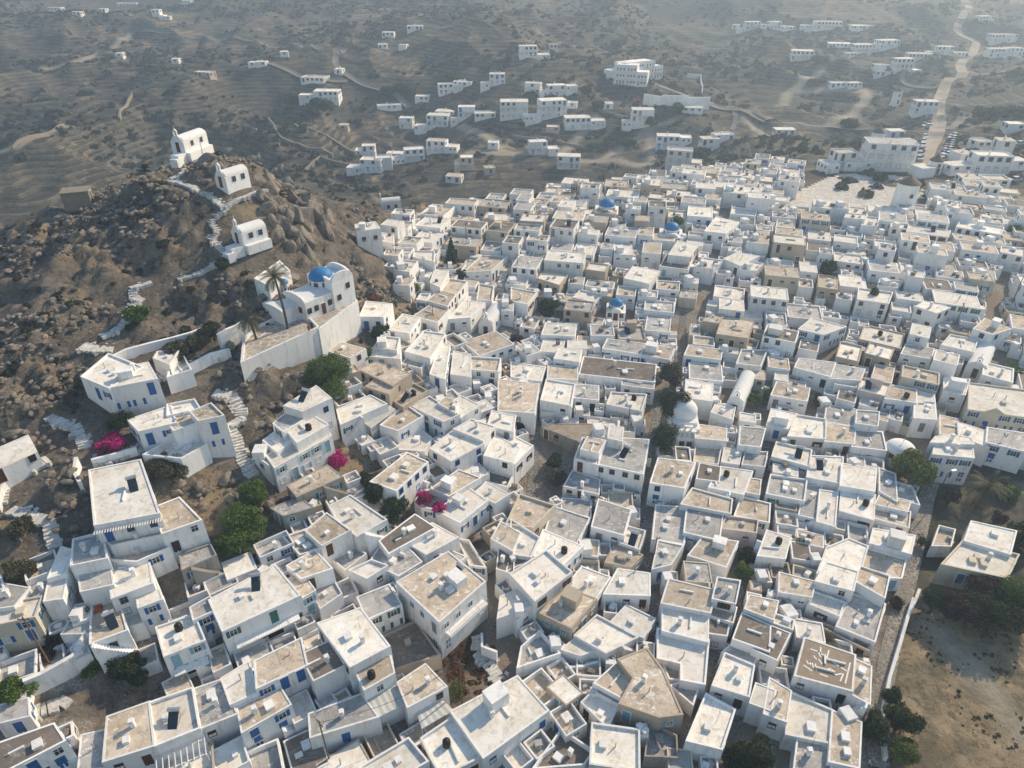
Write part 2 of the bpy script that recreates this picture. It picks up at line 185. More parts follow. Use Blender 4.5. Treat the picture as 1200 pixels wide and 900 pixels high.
([(-10.73,101.53),(-7,100.55),(-7.41,108.52),(-10.82,109.62)],11.13,7.8,7.1,'W','w','',(0,0,1,31)),
([(46.26,159.59),(51.14,158),(56.67,166.02),(51.63,169.78)],15.26,11.7,11,'W','w','',(0,1,0,4)),
([(48.13,116.39),(53.56,113.65),(55.84,118.18),(50.41,120.92)],10.45,6.3,5.9,'D','w','',(0,1,1,38)),
([(-4.07,89),(.24,87.37),(.72,91.82),(-3.38,93.34)],9.27,5.2,4.5,'W','w','',(0,1,0,31)),
([(-51.77,50.86),(-49.72,51.26),(-51.09,54.78),(-53.39,55)],13.33,10,8.8,'W','w','',(4,0,2,37)),
([(-20.1,92.48),(-17.22,89.65),(-13.8,94.53),(-16.35,96.82)],12.38,9,8.3,'T','b','b',(0,1,2,31)),
([(18.45,63.35),(21.3,64.26),(23.68,67.73),(20.22,68.8)],4.53,1.4,1.3,'G','w','3',(0,9,1,10)),
([(72.14,89.22),(75.29,85.9),(77.71,90.5),(74.1,93.2)],7.15,3.7,3.3,'W','w','',(0,0,3,28)),
([(83.68,104.11),(87.72,101.53),(90.71,106.2),(86.67,108.78)],9.37,5.8,5.3,'W','w','',(0,0,3,21)),
([(-27.28,109.66),(-22.85,109.48),(-21.96,114.82),(-27.13,116.01)],18.12,14.8,13.3,'W','w','',(0,0,0,0)),
([(104.77,130.06),(109.54,128.07),(111.86,133.62),(107.09,135.61)],14.75,9.6,9,'W','w','',(0,2,1,21)),
([(-22.91,54.46),(-20.7,56.88),(-22.53,59.63),(-25.12,57.98)],7.59,4.9,4.3,'G','w','B',(4,5,3,16)),
([(-39.08,56.49),(-35.73,58.93),(-37.22,60.93),(-40.45,59.1)],12.03,9.1,8.4,'G','s','',(4,0,2,16)),
([(-7.21,103.4),(-2.37,102.61),(-1.93,107.33),(-7.65,107.92)],10.96,7,6.4,'T','w','',(0,1,3,20)),
([(52.21,73.37),(56.62,71.34),(58.52,74.75),(53.71,76.79)],4.21,1.9,1.8,'T','w','',(1,2,3,7)),
([(-34.12,79.47),(-31.91,77.34),(-29.6,80.77),(-32.78,82.68)],16.75,12.3,11.4,'G','w','',(0,3,3,25)),
([(17.16,114.33),(24.26,111.99),(26.23,116.17),(18.55,118.16)],8.9,5.9,5.6,'G','w','v',(0,0,1,26)),
([(56.5,104.31),(62.17,103.52),(64.76,107.59),(59.74,109.26)],8.49,5.2,4.9,'G','w','',(0,3,3,19)),
([(65,85.31),(71.81,84.77),(72.31,86.48),(69.48,87.54),(66.68,86.95)],8.77,3.2,3,'W','w','',(2,2,3,28)),
([(-53.86,50.96),(-50.83,51.44),(-52.85,54.54),(-55.29,54.14)],12.93,10.3,9.2,'G','w','',(4,1,2,37)),
([(35.41,147.66),(40.13,146.26),(43.61,153.33),(39.41,156.66)],14.15,9.9,9.3,'W','w','',(0,0,3,4)),
([(10.45,42.7),(12.16,45.49),(9.28,47.32),(7.68,45.75)],2.64,.5,.3,'W','w','t',(4,2,2,10)),
([(-.28,104.96),(5.15,103.39),(6.29,108.45),(-.28,110.12)],8.44,6,5.5,'W','w','k',(1,2,3,20)),
([(-12.71,119.88),(-8.17,120.61),(-5.39,127.13),(-9.8,128.48)],12.22,8.9,8.4,'W','w','',(0,0,2,20)),
([(-29.67,64.21),(-26.6,60.93),(-23.94,62.37),(-26.89,65.4)],9.89,7.2,6.3,'T','w','',(0,1,0,16)),
([(64.07,98.42),(69.09,97.17),(71.26,101.42),(67.08,102.98)],8.12,4.6,4.4,'T','w','s',(0,2,1,6)),
([(28.59,84.77),(32.43,83.99),(34.34,89.24),(30.11,90.1)],5.43,2.9,2.6,'T','w','v t',(1,0,3,5)),
([(7.7,79.31),(13.03,77.32),(13.59,80.84),(9.43,83.19)],5.09,2.6,2.3,'G','w','b',(1,0,0,22)),
([(80.8,113.28),(85.62,110.59),(89.28,115.52),(84.78,117.41)],10.26,7,6.5,'W','w','',(0,0,2,21)),
([(22.62,61.47),(26.03,61.1),(26.41,64.6),(23,64.97)],4.51,1.3,1.2,'G','c','',(0,8,1,10)),
([(-47.29,55),(-42.24,55.95),(-44.09,57.9),(-48.4,57.26)],12.61,10.4,9.1,'W','w','',(4,2,1,37)),
([(5.83,41.68),(8.21,43.09),(6.52,45.95),(4.13,44.54)],2.74,.5,.4,'T','w','s t',(4,4,2,10)),
([(-19.12,118.13),(-13.94,115.49),(-12.06,121.08),(-16.11,123.37)],13.81,10.5,9.5,'T','w','3',(0,1,2,20)),
([(-35.17,77.23),(-32.21,74.43),(-30.64,77.33),(-33.52,80.37)],15.43,12,11.1,'W','w','',(0,2,2,14)),
([(5.62,118.36),(12.28,117.7),(13,122.83),(6.73,123.52)],9.65,6.7,6.3,'W','w','',(0,0,3,18)),
([(55.5,139.89),(62.36,138.17),(63.76,143.77),(56.91,145.49)],12.64,9,8.7,'T','c','',(0,0,2,29)),
([(60.56,101.15),(64.68,98.88),(67.43,102.88),(62.81,105.26)],8.26,4.8,4.4,'W','k','',(0,3,1,6)),
([(41.36,109.16),(45.71,108.29),(49.01,114.49),(43.86,114.68)],8.59,5.6,5.2,'G','w','',(0,0,1,38)),
([(-13.93,73.31),(-12.7,71.78),(-10.43,71.44),(-8.91,73),(-9.2,74.79),(-11.45,75.88),(-13.07,75.1)],7.71,5,4.4,'G','w','t',(0,0,1,15)),
([(-.18,141.72),(5.38,140.19),(7.14,146.59),(1.58,148.12)],13.81,9.6,9,'G','w','',(0,1,1,18)),
([(26.18,44.89),(28.43,43.91),(29.73,46.44),(27.68,47.47)],3.79,.3,.2,'W','w','',(4,0,1,12)),
([(-51.49,39.41),(-48.65,40.26),(-50.04,42.38),(-52.79,41.5)],8.87,6.5,6,'G','w','s',(4,0,2,33)),
([(-55.07,53.44),(-52.37,55.4),(-54.52,58.37),(-57.22,56.41)],13.66,12.2,11,'T','w','t',(1,2,2,37)),
([(-14.29,39.17),(-11.9,40.72),(-13.81,43.65),(-16.2,42.09)],2.65,1.1,.9,'T','c','t',(4,1,3,32)),
([(94.07,158.16),(102.24,154.45),(105.06,158.69),(96.59,162.55)],15.8,11.8,11.7,'W','w','2',(0,1,3,23)),
([(37.42,58.29),(40.7,56.27),(42.43,58.58),(38.71,60.48)],4.04,1.1,1,'W','w','3 k',(4,3,1,9)),
([(-31.24,60.11),(-27.66,62.66),(-29.28,64.95),(-32.87,62.4)],10.25,8,7.3,'G','w','s t',(1,0,3,16)),
([(29.43,70.71),(34.31,69.76),(35.37,72.47),(30.89,73.45)],4.79,1.7,1.6,'T','k','',(0,8,3,5)),
([(29.67,89.35),(34.73,88.59),(35.72,92.1),(30.79,93.43)],6.48,3.4,3.1,'T','w','',(0,0,0,5)),
([(6.19,104.29),(11.83,103.83),(12.21,108.43),(6.57,108.9)],8.49,5.5,5.1,'T','w','',(0,2,2,26)),
([(109.81,134.84),(114.54,132.9),(116.68,138.13),(111.94,140.07)],15.22,10,9.5,'W','w','',(0,3,1,21)),
([(16.29,37.72),(18.9,37.45),(19.26,40.86),(16.66,41.13)],1.64,-0,-.1,'G','c','',(4,1,2,12)),
([(22.2,158.4),(29.38,156.39),(31.21,162.93),(24.03,164.95)],14.78,11.6,10.9,'G','w','',(0,0,3,3)),
([(-46.81,76.14),(-42.74,77.91),(-44.58,80.34),(-48.03,79.06)],20.41,17.2,16.2,'W','w','',(0,3,0,13)),
([(33.24,145.24),(39.21,143.03),(41.45,148.54),(36.33,152.7)],12.44,9.4,8.9,'D','w','',(0,1,3,4)),
([(42.26,92.73),(45.61,91.54),(48.75,96.08),(44.62,97.69)],6.63,3.7,3.4,'W','w','k s',(0,0,0,38)),
([(32.29,112.05),(38.98,110.34),(40.27,114.17),(34.05,116.13)],8.73,5.7,5.5,'T','w','s',(0,0,1,17)),
([(74.93,100.08),(78.14,98.74),(81.79,103.85),(77.35,104.68)],8.59,5.1,4.7,'W','w','',(0,1,2,28)),
([(60.28,110.78),(63.85,108.82),(67.06,114.65),(63.5,116.61)],9.21,6,5.6,'W','b','',(0,2,3,19)),
([(60.36,151.53),(67.12,149.49),(68.57,154.3),(61.81,156.34)],15.6,10.4,10,'W','b','',(0,1,2,29)),
([(-15.65,150.91),(-8.2,149.25),(-6.92,154.97),(-14.37,156.63)],15.39,12.2,11.3,'G','b','',(0,0,1,24)),
([(-36.06,50.86),(-33.71,52.51),(-35.32,54.43),(-37.18,52.74)],10.11,6.2,5.7,'G','w','',(4,2,0,37)),
([(88.49,117.13),(90.88,114.66),(95.84,116.99),(93.29,121.52)],11.64,7.7,7.2,'T','w','',(0,0,1,21)),
([(10.48,83.79),(13.29,82.82),(14.82,86.11),(11.84,87.11)],8.63,3.1,2.8,'T','w','',(2,2,0,22)),
([(26.28,120.89),(31.13,119.72),(32.75,126.41),(27.9,127.58)],9.31,6.7,6.3,'G','w','s',(0,0,0,2)),
([(54.94,78.06),(56.69,75.67),(59.4,82.1),(57.32,83.55)],5.24,2.3,2,'G','w','',(0,0,2,7)),
([(-23.3,42.13),(-21.12,43.54),(-22.91,46.3),(-25.09,44.89)],4.3,2.3,2,'W','w','',(4,0,2,32)),
([(-49.66,48.7),(-46.12,48.8),(-46.95,51.63),(-49.73,50.59)],10.52,7.9,7,'G','w','s',(4,1,3,37)),
([(34.55,53.63),(37.85,52.88),(38.52,55.78),(35.21,56.53)],3.46,.9,.8,'W','w','',(4,1,1,9)),
([(10.51,125.81),(16.06,124.52),(17.17,129.35),(11.63,130.63)],11.38,7.2,6.8,'G','b','',(0,0,0,18)),
([(8.88,158.11),(14.57,156.38),(16.4,162.39),(10.71,164.12)],16.87,11.7,11.1,'D','w','',(0,1,2,3)),
([(-22.84,111.02),(-18.51,109.62),(-17.22,115.71),(-20.78,117.42)],14.76,12.1,11.1,'W','w','',(0,2,2,20)),
([(-23.66,86.86),(-21.46,84.62),(-18.32,89.22),(-20.61,91.66)],12.19,9.5,8.9,'A','w','b',(0,2,3,25)),
([(102.49,148.66),(109.34,145.88),(111.35,150.84),(104.51,153.62)],15.04,11.4,11.1,'T','w','',(0,3,0,23)),
([(23.7,112.46),(29.39,110.3),(31.22,114.54),(25.83,116.53)],8.74,5.7,5.5,'T','w','v',(0,2,0,26)),
([(-18.91,68.23),(-16.26,70.29),(-19.16,74.01),(-21.8,71.95)],8.31,6.5,5.7,'W','w','t',(1,1,2,15)),
([(69.71,90.15),(73.34,89),(75.15,94.32),(72.54,95.59)],6.79,3.9,3.6,'T','w','',(0,0,2,28)),
([(78.51,140.75),(84.23,138.87),(86.11,144.6),(80.39,146.48)],13.42,9.8,9.5,'G','w','',(0,0,1,19)),
([(86.52,132.03),(91.62,130.45),(93.39,136.17),(88.29,137.75)],13.05,9.4,9.1,'D','w','',(0,2,0,19)),
([(85.39,91.51),(88.47,89.8),(90.82,94.04),(87.74,95.75)],7.78,4.2,3.8,'G','w','s',(0,0,0,28)),
([(-22.58,165.24),(-16.68,163.34),(-14.34,170.61),(-20.25,172.51)],17.66,14.1,13.6,'T','w','',(0,3,1,24)),
([(-.28,129.24),(3.22,127.55),(5.41,133.34),(-.28,135.95)],11.64,8,7.6,'T','w','',(0,0,2,18)),
([(90.95,165.71),(96.78,163.2),(99.76,170.1),(93.93,172.61)],15.88,12.3,12.1,'G','w','',(0,0,3,23)),
([(10.49,99.05),(15.03,98.15),(15.52,102.89),(11,103.53)],7.88,4.8,4.4,'G','w','',(0,0,2,26)),
([(-34.41,57.07),(-31.34,58.97),(-33.08,61.79),(-36.15,59.89)],9.66,8,7.2,'W','w','',(4,1,3,16)),
([(42.8,133.36),(48.81,131.48),(50.59,137.16),(44.57,139.04)],10.66,8.1,7.7,'W','w','',(0,2,3,4)),
([(-16.93,123.89),(-12.53,121.22),(-11.2,126.76),(-14.93,129.04)],14.29,10.3,9.6,'T','w','3',(0,1,3,24)),
([(-18.44,83.02),(-13.26,82.41),(-12.4,85.87),(-14.35,88.12)],9.29,7.3,6.6,'W','w','s',(1,2,3,31)),
([(-2.11,62.49),(.26,61.55),(.43,65.53),(-1.84,66.54)],5.64,2.2,2,'D','w','',(4,1,1,27)),
([(43.8,168.16),(49.89,166.59),(51.81,174.05),(45.73,175.62)],16.18,12.6,12.1,'W','w','',(0,0,0,4)),
([(9.91,164.98),(17.25,163.3),(18.52,168.83),(11.18,170.51)],16.63,12.4,12,'T','w','',(0,0,2,3)),
([(3.93,47.4),(6.05,45.11),(8.1,46.61),(5.96,49.06)],2.98,.7,.6,'W','b','',(4,3,2,10)),
([(98.58,162.9),(104.95,159.98),(107.22,164.94),(100.85,167.86)],17.04,12.2,12.1,'G','w','',(0,0,0,23)),
([(-14.64,158.27),(-7.23,156.21),(-5.88,161.07),(-13.3,163.12)],16.93,12.7,12.1,'D','w','',(0,1,1,24)),
([(72.39,111.15),(77.1,108.97),(79.82,112.98),(75.04,114.8)],9.63,6.3,6,'G','w','',(0,2,2,21)),
([(-52.6,53.5),(-50.86,54.38),(-51.48,57.85),(-53.77,58.55)],14.01,11.8,10.5,'W','w','',(4,3,1,37)),
([(76.12,107.19),(79.42,105.05),(81.8,108.72),(78.5,110.86)],10.72,5.9,5.6,'W','w','',(0,1,2,21)),
([(-25.73,101.89),(-18.96,100.93),(-19.36,104.53),(-24.09,105.51)],14.58,11.9,10.4,'W','w','',(0,2,0,25)),
([(-5.36,76.18),(-2.44,73.48),(-.25,75.55),(-3.86,78.36)],6.91,3.5,3,'W','w','c',(0,1,0,15)),
([(-20.68,60.22),(-18.02,58.81),(-15.67,61.05),(-18.01,62.06)],8.01,4.6,4.2,'W','w','H',(4,2,3,15)),
([(20.87,117.72),(26.15,117.52),(26.36,123.15),(21.08,123.35)],8.98,6.4,6.1,'G','b','s',(0,0,3,2)),
([(42.02,125.96),(46.87,124.73),(48.13,129.7),(43.28,130.93)],11.45,7.2,7,'W','w','',(0,3,2,29)),
([(-8.91,172.74),(-1.82,170.72),(-.13,176.65),(-7.22,178.67)],17.07,12.9,12.6,'G','b','',(0,4,1,24)),
([(-23.07,158.32),(-16.89,156.39),(-14.89,162.75),(-21.07,164.68)],17.21,14,13.4,'W','w','',(0,2,1,24)),
([(-14.69,128.4),(-11.05,127),(-9.28,133.41),(-13.27,134.9)],14.08,10.1,9.6,'T','w','2',(0,0,3,24)),
([(112.62,140.17),(119.25,137.48),(121.05,141.94),(114.42,144.63)],13.67,10.5,9.9,'G','w','',(0,4,1,21)),
([(-36.63,43.43),(-34.57,45.09),(-36.44,47.43),(-38.5,45.77)],6.2,4.3,4,'T','w','',(4,0,0,36)),
([(56.8,92.41),(60.29,91.56),(62.49,95.88),(58.64,96.4)],7.28,3.8,3.5,'G','w','',(0,0,1,6)),
([(24.37,56.48),(27.25,55.25),(28.42,57.7),(25.28,58.83)],4.05,1,.9,'T','w','',(4,4,1,10)),
([(-27.39,48.72),(-24.54,50.37),(-25.88,52.68),(-28.73,51.03)],5.98,4,3.6,'G','w','t',(4,3,1,32)),
([(12.49,65.46),(16.08,64.57),(18.1,66.91),(14.11,68.62)],3.61,1.5,1.4,'T','b','',(1,7,3,22)),
([(19.43,102.95),(25.04,101.5),(25.84,104.83),(19.9,106.42)],7.96,4.9,4.6,'G','w','',(0,1,0,26)),
([(-32.2,67.99),(-29.96,66.36),(-26.22,68.11),(-28.77,70.18)],11.28,9,8,'G','s','',(4,0,0,16)),
([(-6.16,157.43),(-.87,155.81),(1.08,162.19),(-4.21,163.81)],16.29,12.1,11.5,'D','c','',(0,1,0,24)),
([(-23.37,150.67),(-18.08,148.81),(-15.62,155.8),(-20.91,157.66)],16.44,13.8,13.2,'W','w','',(0,0,2,24)),
([(7.08,74.34),(11.59,73.92),(11.94,77.63),(7.43,78.05)],3.95,2.3,2,'G','w','s',(1,0,3,22)),
([(.48,38.04),(2.3,39.46),(.49,41.8),(-1.34,40.38)],2.43,.4,.3,'W','w','t',(4,3,3,34)),
([(27.2,127.95),(33.26,126.64),(34.32,131.57),(28.26,132.87)],10.14,7.3,7,'G','w','s',(0,1,0,2)),
([(119.25,150.18),(124.37,148.1),(126.83,154.15),(121.71,156.24)],14.98,11.4,10.9,'T','w','',(0,5,1,21)),
([(-39.11,50.99),(-36.4,52.66),(-38.05,55.32),(-40.75,53.65)],8.43,7,6.3,'G','w','t',(4,1,0,37)),
([(48.11,147.59),(50.92,143.47),(56.87,149.1),(52.45,151.54)],13.24,9.6,9.1,'W','w','',(0,2,0,4)),
([(7.66,109.71),(12.36,108.41),(13.28,113.04),(8.89,113.68)],9.42,5.8,5.5,'W','w','k s',(0,1,2,26)),
([(71.59,165.94),(78.03,163.74),(79.91,169.24),(73.47,171.44)],16.22,12,11.7,'T','c','s',(0,0,1,29)),
([(89.98,152.06),(95.52,149.72),(97.48,154.37),(91.94,156.71)],16.08,11.3,11,'T','w','',(0,2,3,23)),
([(-35.76,54.86),(-32.93,56.93),(-34.49,59.05),(-37.31,56.98)],9.55,7.5,7,'G','w','',(4,2,3,16)),
([(53.18,75.53),(57.44,73.88),(59.05,76.24),(54.99,77.84)],4.93,2,1.9,'T','w','H',(0,1,3,7)),
([(28.02,80.45),(31.46,79.75),(32.64,83.37),(29.39,84.3)],5.54,2.4,2.2,'D','w','g',(0,2,3,5)),
([(124.72,164.65),(131.06,161.91),(132.97,166.32),(126.63,169.06)],17.55,12.3,12,'T','w','',(0,5,0,23)),
([(24.98,51.81),(28.54,50.16),(29.88,52.44),(26.74,53.22)],3.14,.7,.6,'G','w','v',(4,3,2,9)),
([(120.91,159.16),(126.96,156.55),(129.39,162.19),(123.35,164.8)],15.25,12,11.6,'G','w','',(0,4,0,23)),
([(-50.11,44.78),(-48.13,46.07),(-49.81,48.65),(-51.79,47.36)],9.12,7.3,6.7,'T','w','t',(4,2,3,37)),
([(14.94,86.37),(17.22,85.51),(18,89.26),(15.65,90.01)],8.8,3.2,2.9,'W','w','k',(2,0,2,5)),
([(90.22,144.82),(95.88,142.6),(97.38,146.44),(91.73,148.66)],15.87,10.7,10.4,'T','w','',(0,3,3,23)),
([(80.68,124.49),(83.43,121.29),(87.63,123.95),(83.91,127.02)],12.75,8.1,7.8,'W','w','',(0,1,0,19)),
([(66.05,111.79),(69.75,109.32),(72.42,113.3),(68.73,115.78)],9.36,6.2,5.8,'W','b','',(0,1,3,19)),
([(35.74,83.56),(39.32,82.94),(40.98,86.8),(37.28,86.93)],5.82,2.7,2.5,'G','w','',(0,1,3,38)),
([(-31.29,99.99),(-26.6,97.49),(-24.45,100.55),(-29.14,102.9)],16.81,14.7,12.7,'T','w','',(1,0,1,25)),
([(28.81,48.13),(31.97,47.56),(32.44,50.13),(29.27,50.7)],2.41,.5,.4,'G','w','t',(4,0,2,9)),
([(-49.3,83.18),(-46.54,85.5),(-49.49,89.77),(-50.9,88.52)],22.07,20,19.2,'W','w','t',(1,2,1,13)),
([(-23.14,62.26),(-21.06,60.4),(-18.84,63.28),(-21.35,65.12)],7.71,5.7,5.2,'G','w','l A',(4,2,2,15)),
([(14.85,68.64),(17.58,67.31),(19.02,70.98),(16.31,72.12)],4.12,1.6,1.5,'W','w','H',(4,6,3,22)),
([(5.33,138.97),(10.17,135.32),(12.42,140.57),(6.96,142.72)],12.32,8.7,8.1,'W','b','',(0,0,1,18)),
([(115.07,187.95),(123.28,185.03),(125.32,190.76),(117.12,193.68)],16.79,13.6,13.4,'G','w','',(0,1,0,23)),
([(70.67,136.49),(75.87,134.8),(77.72,140.5),(72.52,142.19)],11.69,9.1,8.8,'W','w','',(0,0,2,19)),
([(-41.98,46.22),(-39.35,47.83),(-40.76,50.15),(-43.4,48.54)],7.25,5.8,5.4,'G','w','',(4,0,1,36)),
([(56.88,77.03),(59.93,75.35),(60.99,79.77),(58.65,80.99)],4.82,2.3,2.1,'G','w','',(0,0,3,7))]
SMALL = [
([(-23.94,103.68),(-19.67,102.39),(-19.78,106.89),(-23.3,107.7)],15.38,12.1,10.8,'W','w',''),
([(-31.61,134.36),(-26.91,136.3),(-28.69,140.34),(-32.77,138.61)],24.61,20,17.8,'W','w',''),
([(12.68,87.95),(15.56,86.71),(16.21,89.79),(13.71,91.15)],8.38,3.4,3.1,'W','w',''),
([(-16.93,130.34),(-14.54,127.86),(-13.4,136.24),(-16.63,137.19)],15.26,11.3,10.7,'W','w',''),
([(55.2,154.54),(60.01,153),(62.93,162.08),(59.38,161.06)],14.53,10.9,10.4,'T','w',''),
([(-7.32,128.78),(-4.12,128.18),(-3.81,135.4),(-7.15,136.7)],12.18,8.9,8.3,'T','w',''),
([(30.93,55.54),(34.08,53.94),(34.85,55.5),(32.12,56.87)],4.43,.9,.9,'W','w',''),
([(23.62,54.14),(26.19,53.67),(27.02,55.57),(24.47,56.98)],3.65,1,.9,'D','w',''),
([(5.27,113.27),(9.49,112.35),(10.33,117.15),(6.1,118.12)],8.93,6.3,6,'W','w',''),
([(40.64,144.01),(44.71,142.65),(48.42,147.55),(43.98,149.26)],12.87,9.3,8.9,'W','w',''),
([(109.83,146.64),(113.81,143.85),(117.12,149.18),(112.22,150.2)],15.23,11.3,10.9,'W','w','s'),
([(57.45,103.3),(61,102.15),(63.44,106.4),(59.29,106.83)],7.9,5,4.7,'W','w',''),
([(-21.33,139.12),(-16.41,136.5),(-16.86,142.42),(-21.49,142.69)],17.18,13.2,11.9,'W','w',''),
([(33.7,95.83),(36.93,93.5),(38.46,97.32),(35.31,98.83)],7.1,4,3.7,'W','w','k'),
([(-9.86,63.04),(-8.3,62.07),(-5.94,64.73),(-8.77,66.19)],5.58,3.3,3,'G','w','H'),
([(-12.03,91.62),(-8.9,88.84),(-8.66,92.19),(-10.94,93.53)],11.86,7.1,6.5,'R','w',''),
([(32.38,58.87),(35.17,57.63),(36.2,60.21),(33.42,61.06)],3.48,1.2,1.1,'G','w',''),
([(-7.68,68.69),(-5.65,63.66),(-3.32,63.29),(-5.89,68.28)],5.04,3,2.5,'T','w','t'),
([(58.26,68.3),(61.1,68.22),(63.51,71.59),(61.45,72.44)],3.78,1.8,1.6,'U','w','t'),
([(32.74,84.28),(35.56,83.64),(37.06,87.36),(34.19,88.04)],5.66,2.8,2.6,'W','w','k'),
([(5.76,52.35),(8.16,51.4),(10.03,52.16),(8.43,54.68)],2.98,1,.9,'W','w',''),
([(-.87,62.03),(2.53,64.13),(-.2,66.16)],5.52,2.1,1.9,'D','w',''),
([(-35.75,74.86),(-32.97,72.56),(-32.35,74.59),(-35.41,77.66)],14.68,12,11,'G','w',''),
([(.57,54.93),(2.75,57.33),(1.27,58.49),(-.34,56.93)],4.88,1.6,1.5,'D','w',''),
([(-48.77,49.72),(-47.02,50.72),(-48.24,53.1),(-49.98,52.46)],10.88,8.6,7.9,'W','w',''),
([(-24.27,130.87),(-20.77,129.61),(-19.65,135.31),(-23.07,136.38)],17.82,14.5,13.3,'W','w','s'),
([(-4.51,79.64),(-.64,78.19),(.16,80.72),(-3.3,82.73)],5.92,3.9,3.4,'D','w','t'),
([(-52.68,86.99),(-49.46,85.18),(-49.7,89.53),(-52.91,89.07)],23.06,20.7,19.7,'W','w',''),
([(36.32,57.13),(42.89,52.11),(43.51,53.13),(39.61,55.91)],2.94,.9,.8,'G','b','t'),
([(12.86,132.55),(17.29,130.27),(19.33,134.03),(14.7,136.64)],10.8,7.8,7.4,'W','w',''),
([(-19.27,102.76),(-15.61,100.95),(-14.59,104.52),(-18.34,105.97)],12.6,10,9.3,'G','w',''),
([(18.09,47.98),(20.34,45.35),(21.6,47.71),(19.8,48.52)],2.47,.5,.3,'G','w','t'),
([(-2.24,125.65),(.27,125.04),(.51,131.95),(-1.83,133.29)],11.32,8,7.6,'G','w',''),
([(4.88,96.15),(10.13,95.59),(10.32,98.4),(4.97,98.61)],6.88,4.8,4.4,'G','w','a'),
([(-43.99,50.15),(-41.81,51.13),(-43.32,53.05),(-45.07,52.43)],9.44,7.4,6.9,'W','w','st'),
([(84.93,162.15),(88.66,161.27),(91.74,167.33),(88.68,168.63)],15.91,12,11.7,'W','w',''),
([(34.8,78.14),(37.05,77.51),(38.37,81.04),(36.35,81.57)],4.95,2.2,2.1,'T','w','A'),
([(12.66,94.08),(17.91,93),(18.42,95.12),(12.88,96.5)],6.03,4,3.8,'W','w',''),
([(81.94,165.48),(86.39,163.75),(88.8,167.67),(83.89,168.92)],16.63,12,11.8,'W','w',''),
([(37.96,122.67),(40.91,121.56),(43.3,125.16),(40.31,126.31)],10.4,6.8,6.6,'T','b',''),
([(77.97,135.32),(81.45,133.71),(84.53,137.11),(79.88,138.39)],12.47,9.2,9,'G','w','s'),
([(50.97,143.38),(54.32,142.67),(57.28,146.89),(54.19,148.65)],12.36,9.4,9,'W','w',''),
([(-28.75,141.13),(-25.11,139.39),(-25.85,144.65),(-29.48,146.48)],20.1,17.5,16.5,'W','w',''),
([(18.19,48.63),(19.55,48.36),(20.12,50.42),(17.74,50.93)],2.63,.6,.5,'O','w','t'),
([(91.31,160.46),(95.07,159.28),(97.07,163.06),(92.87,163.58)],15.84,11.9,11.7,'W','w','2')]
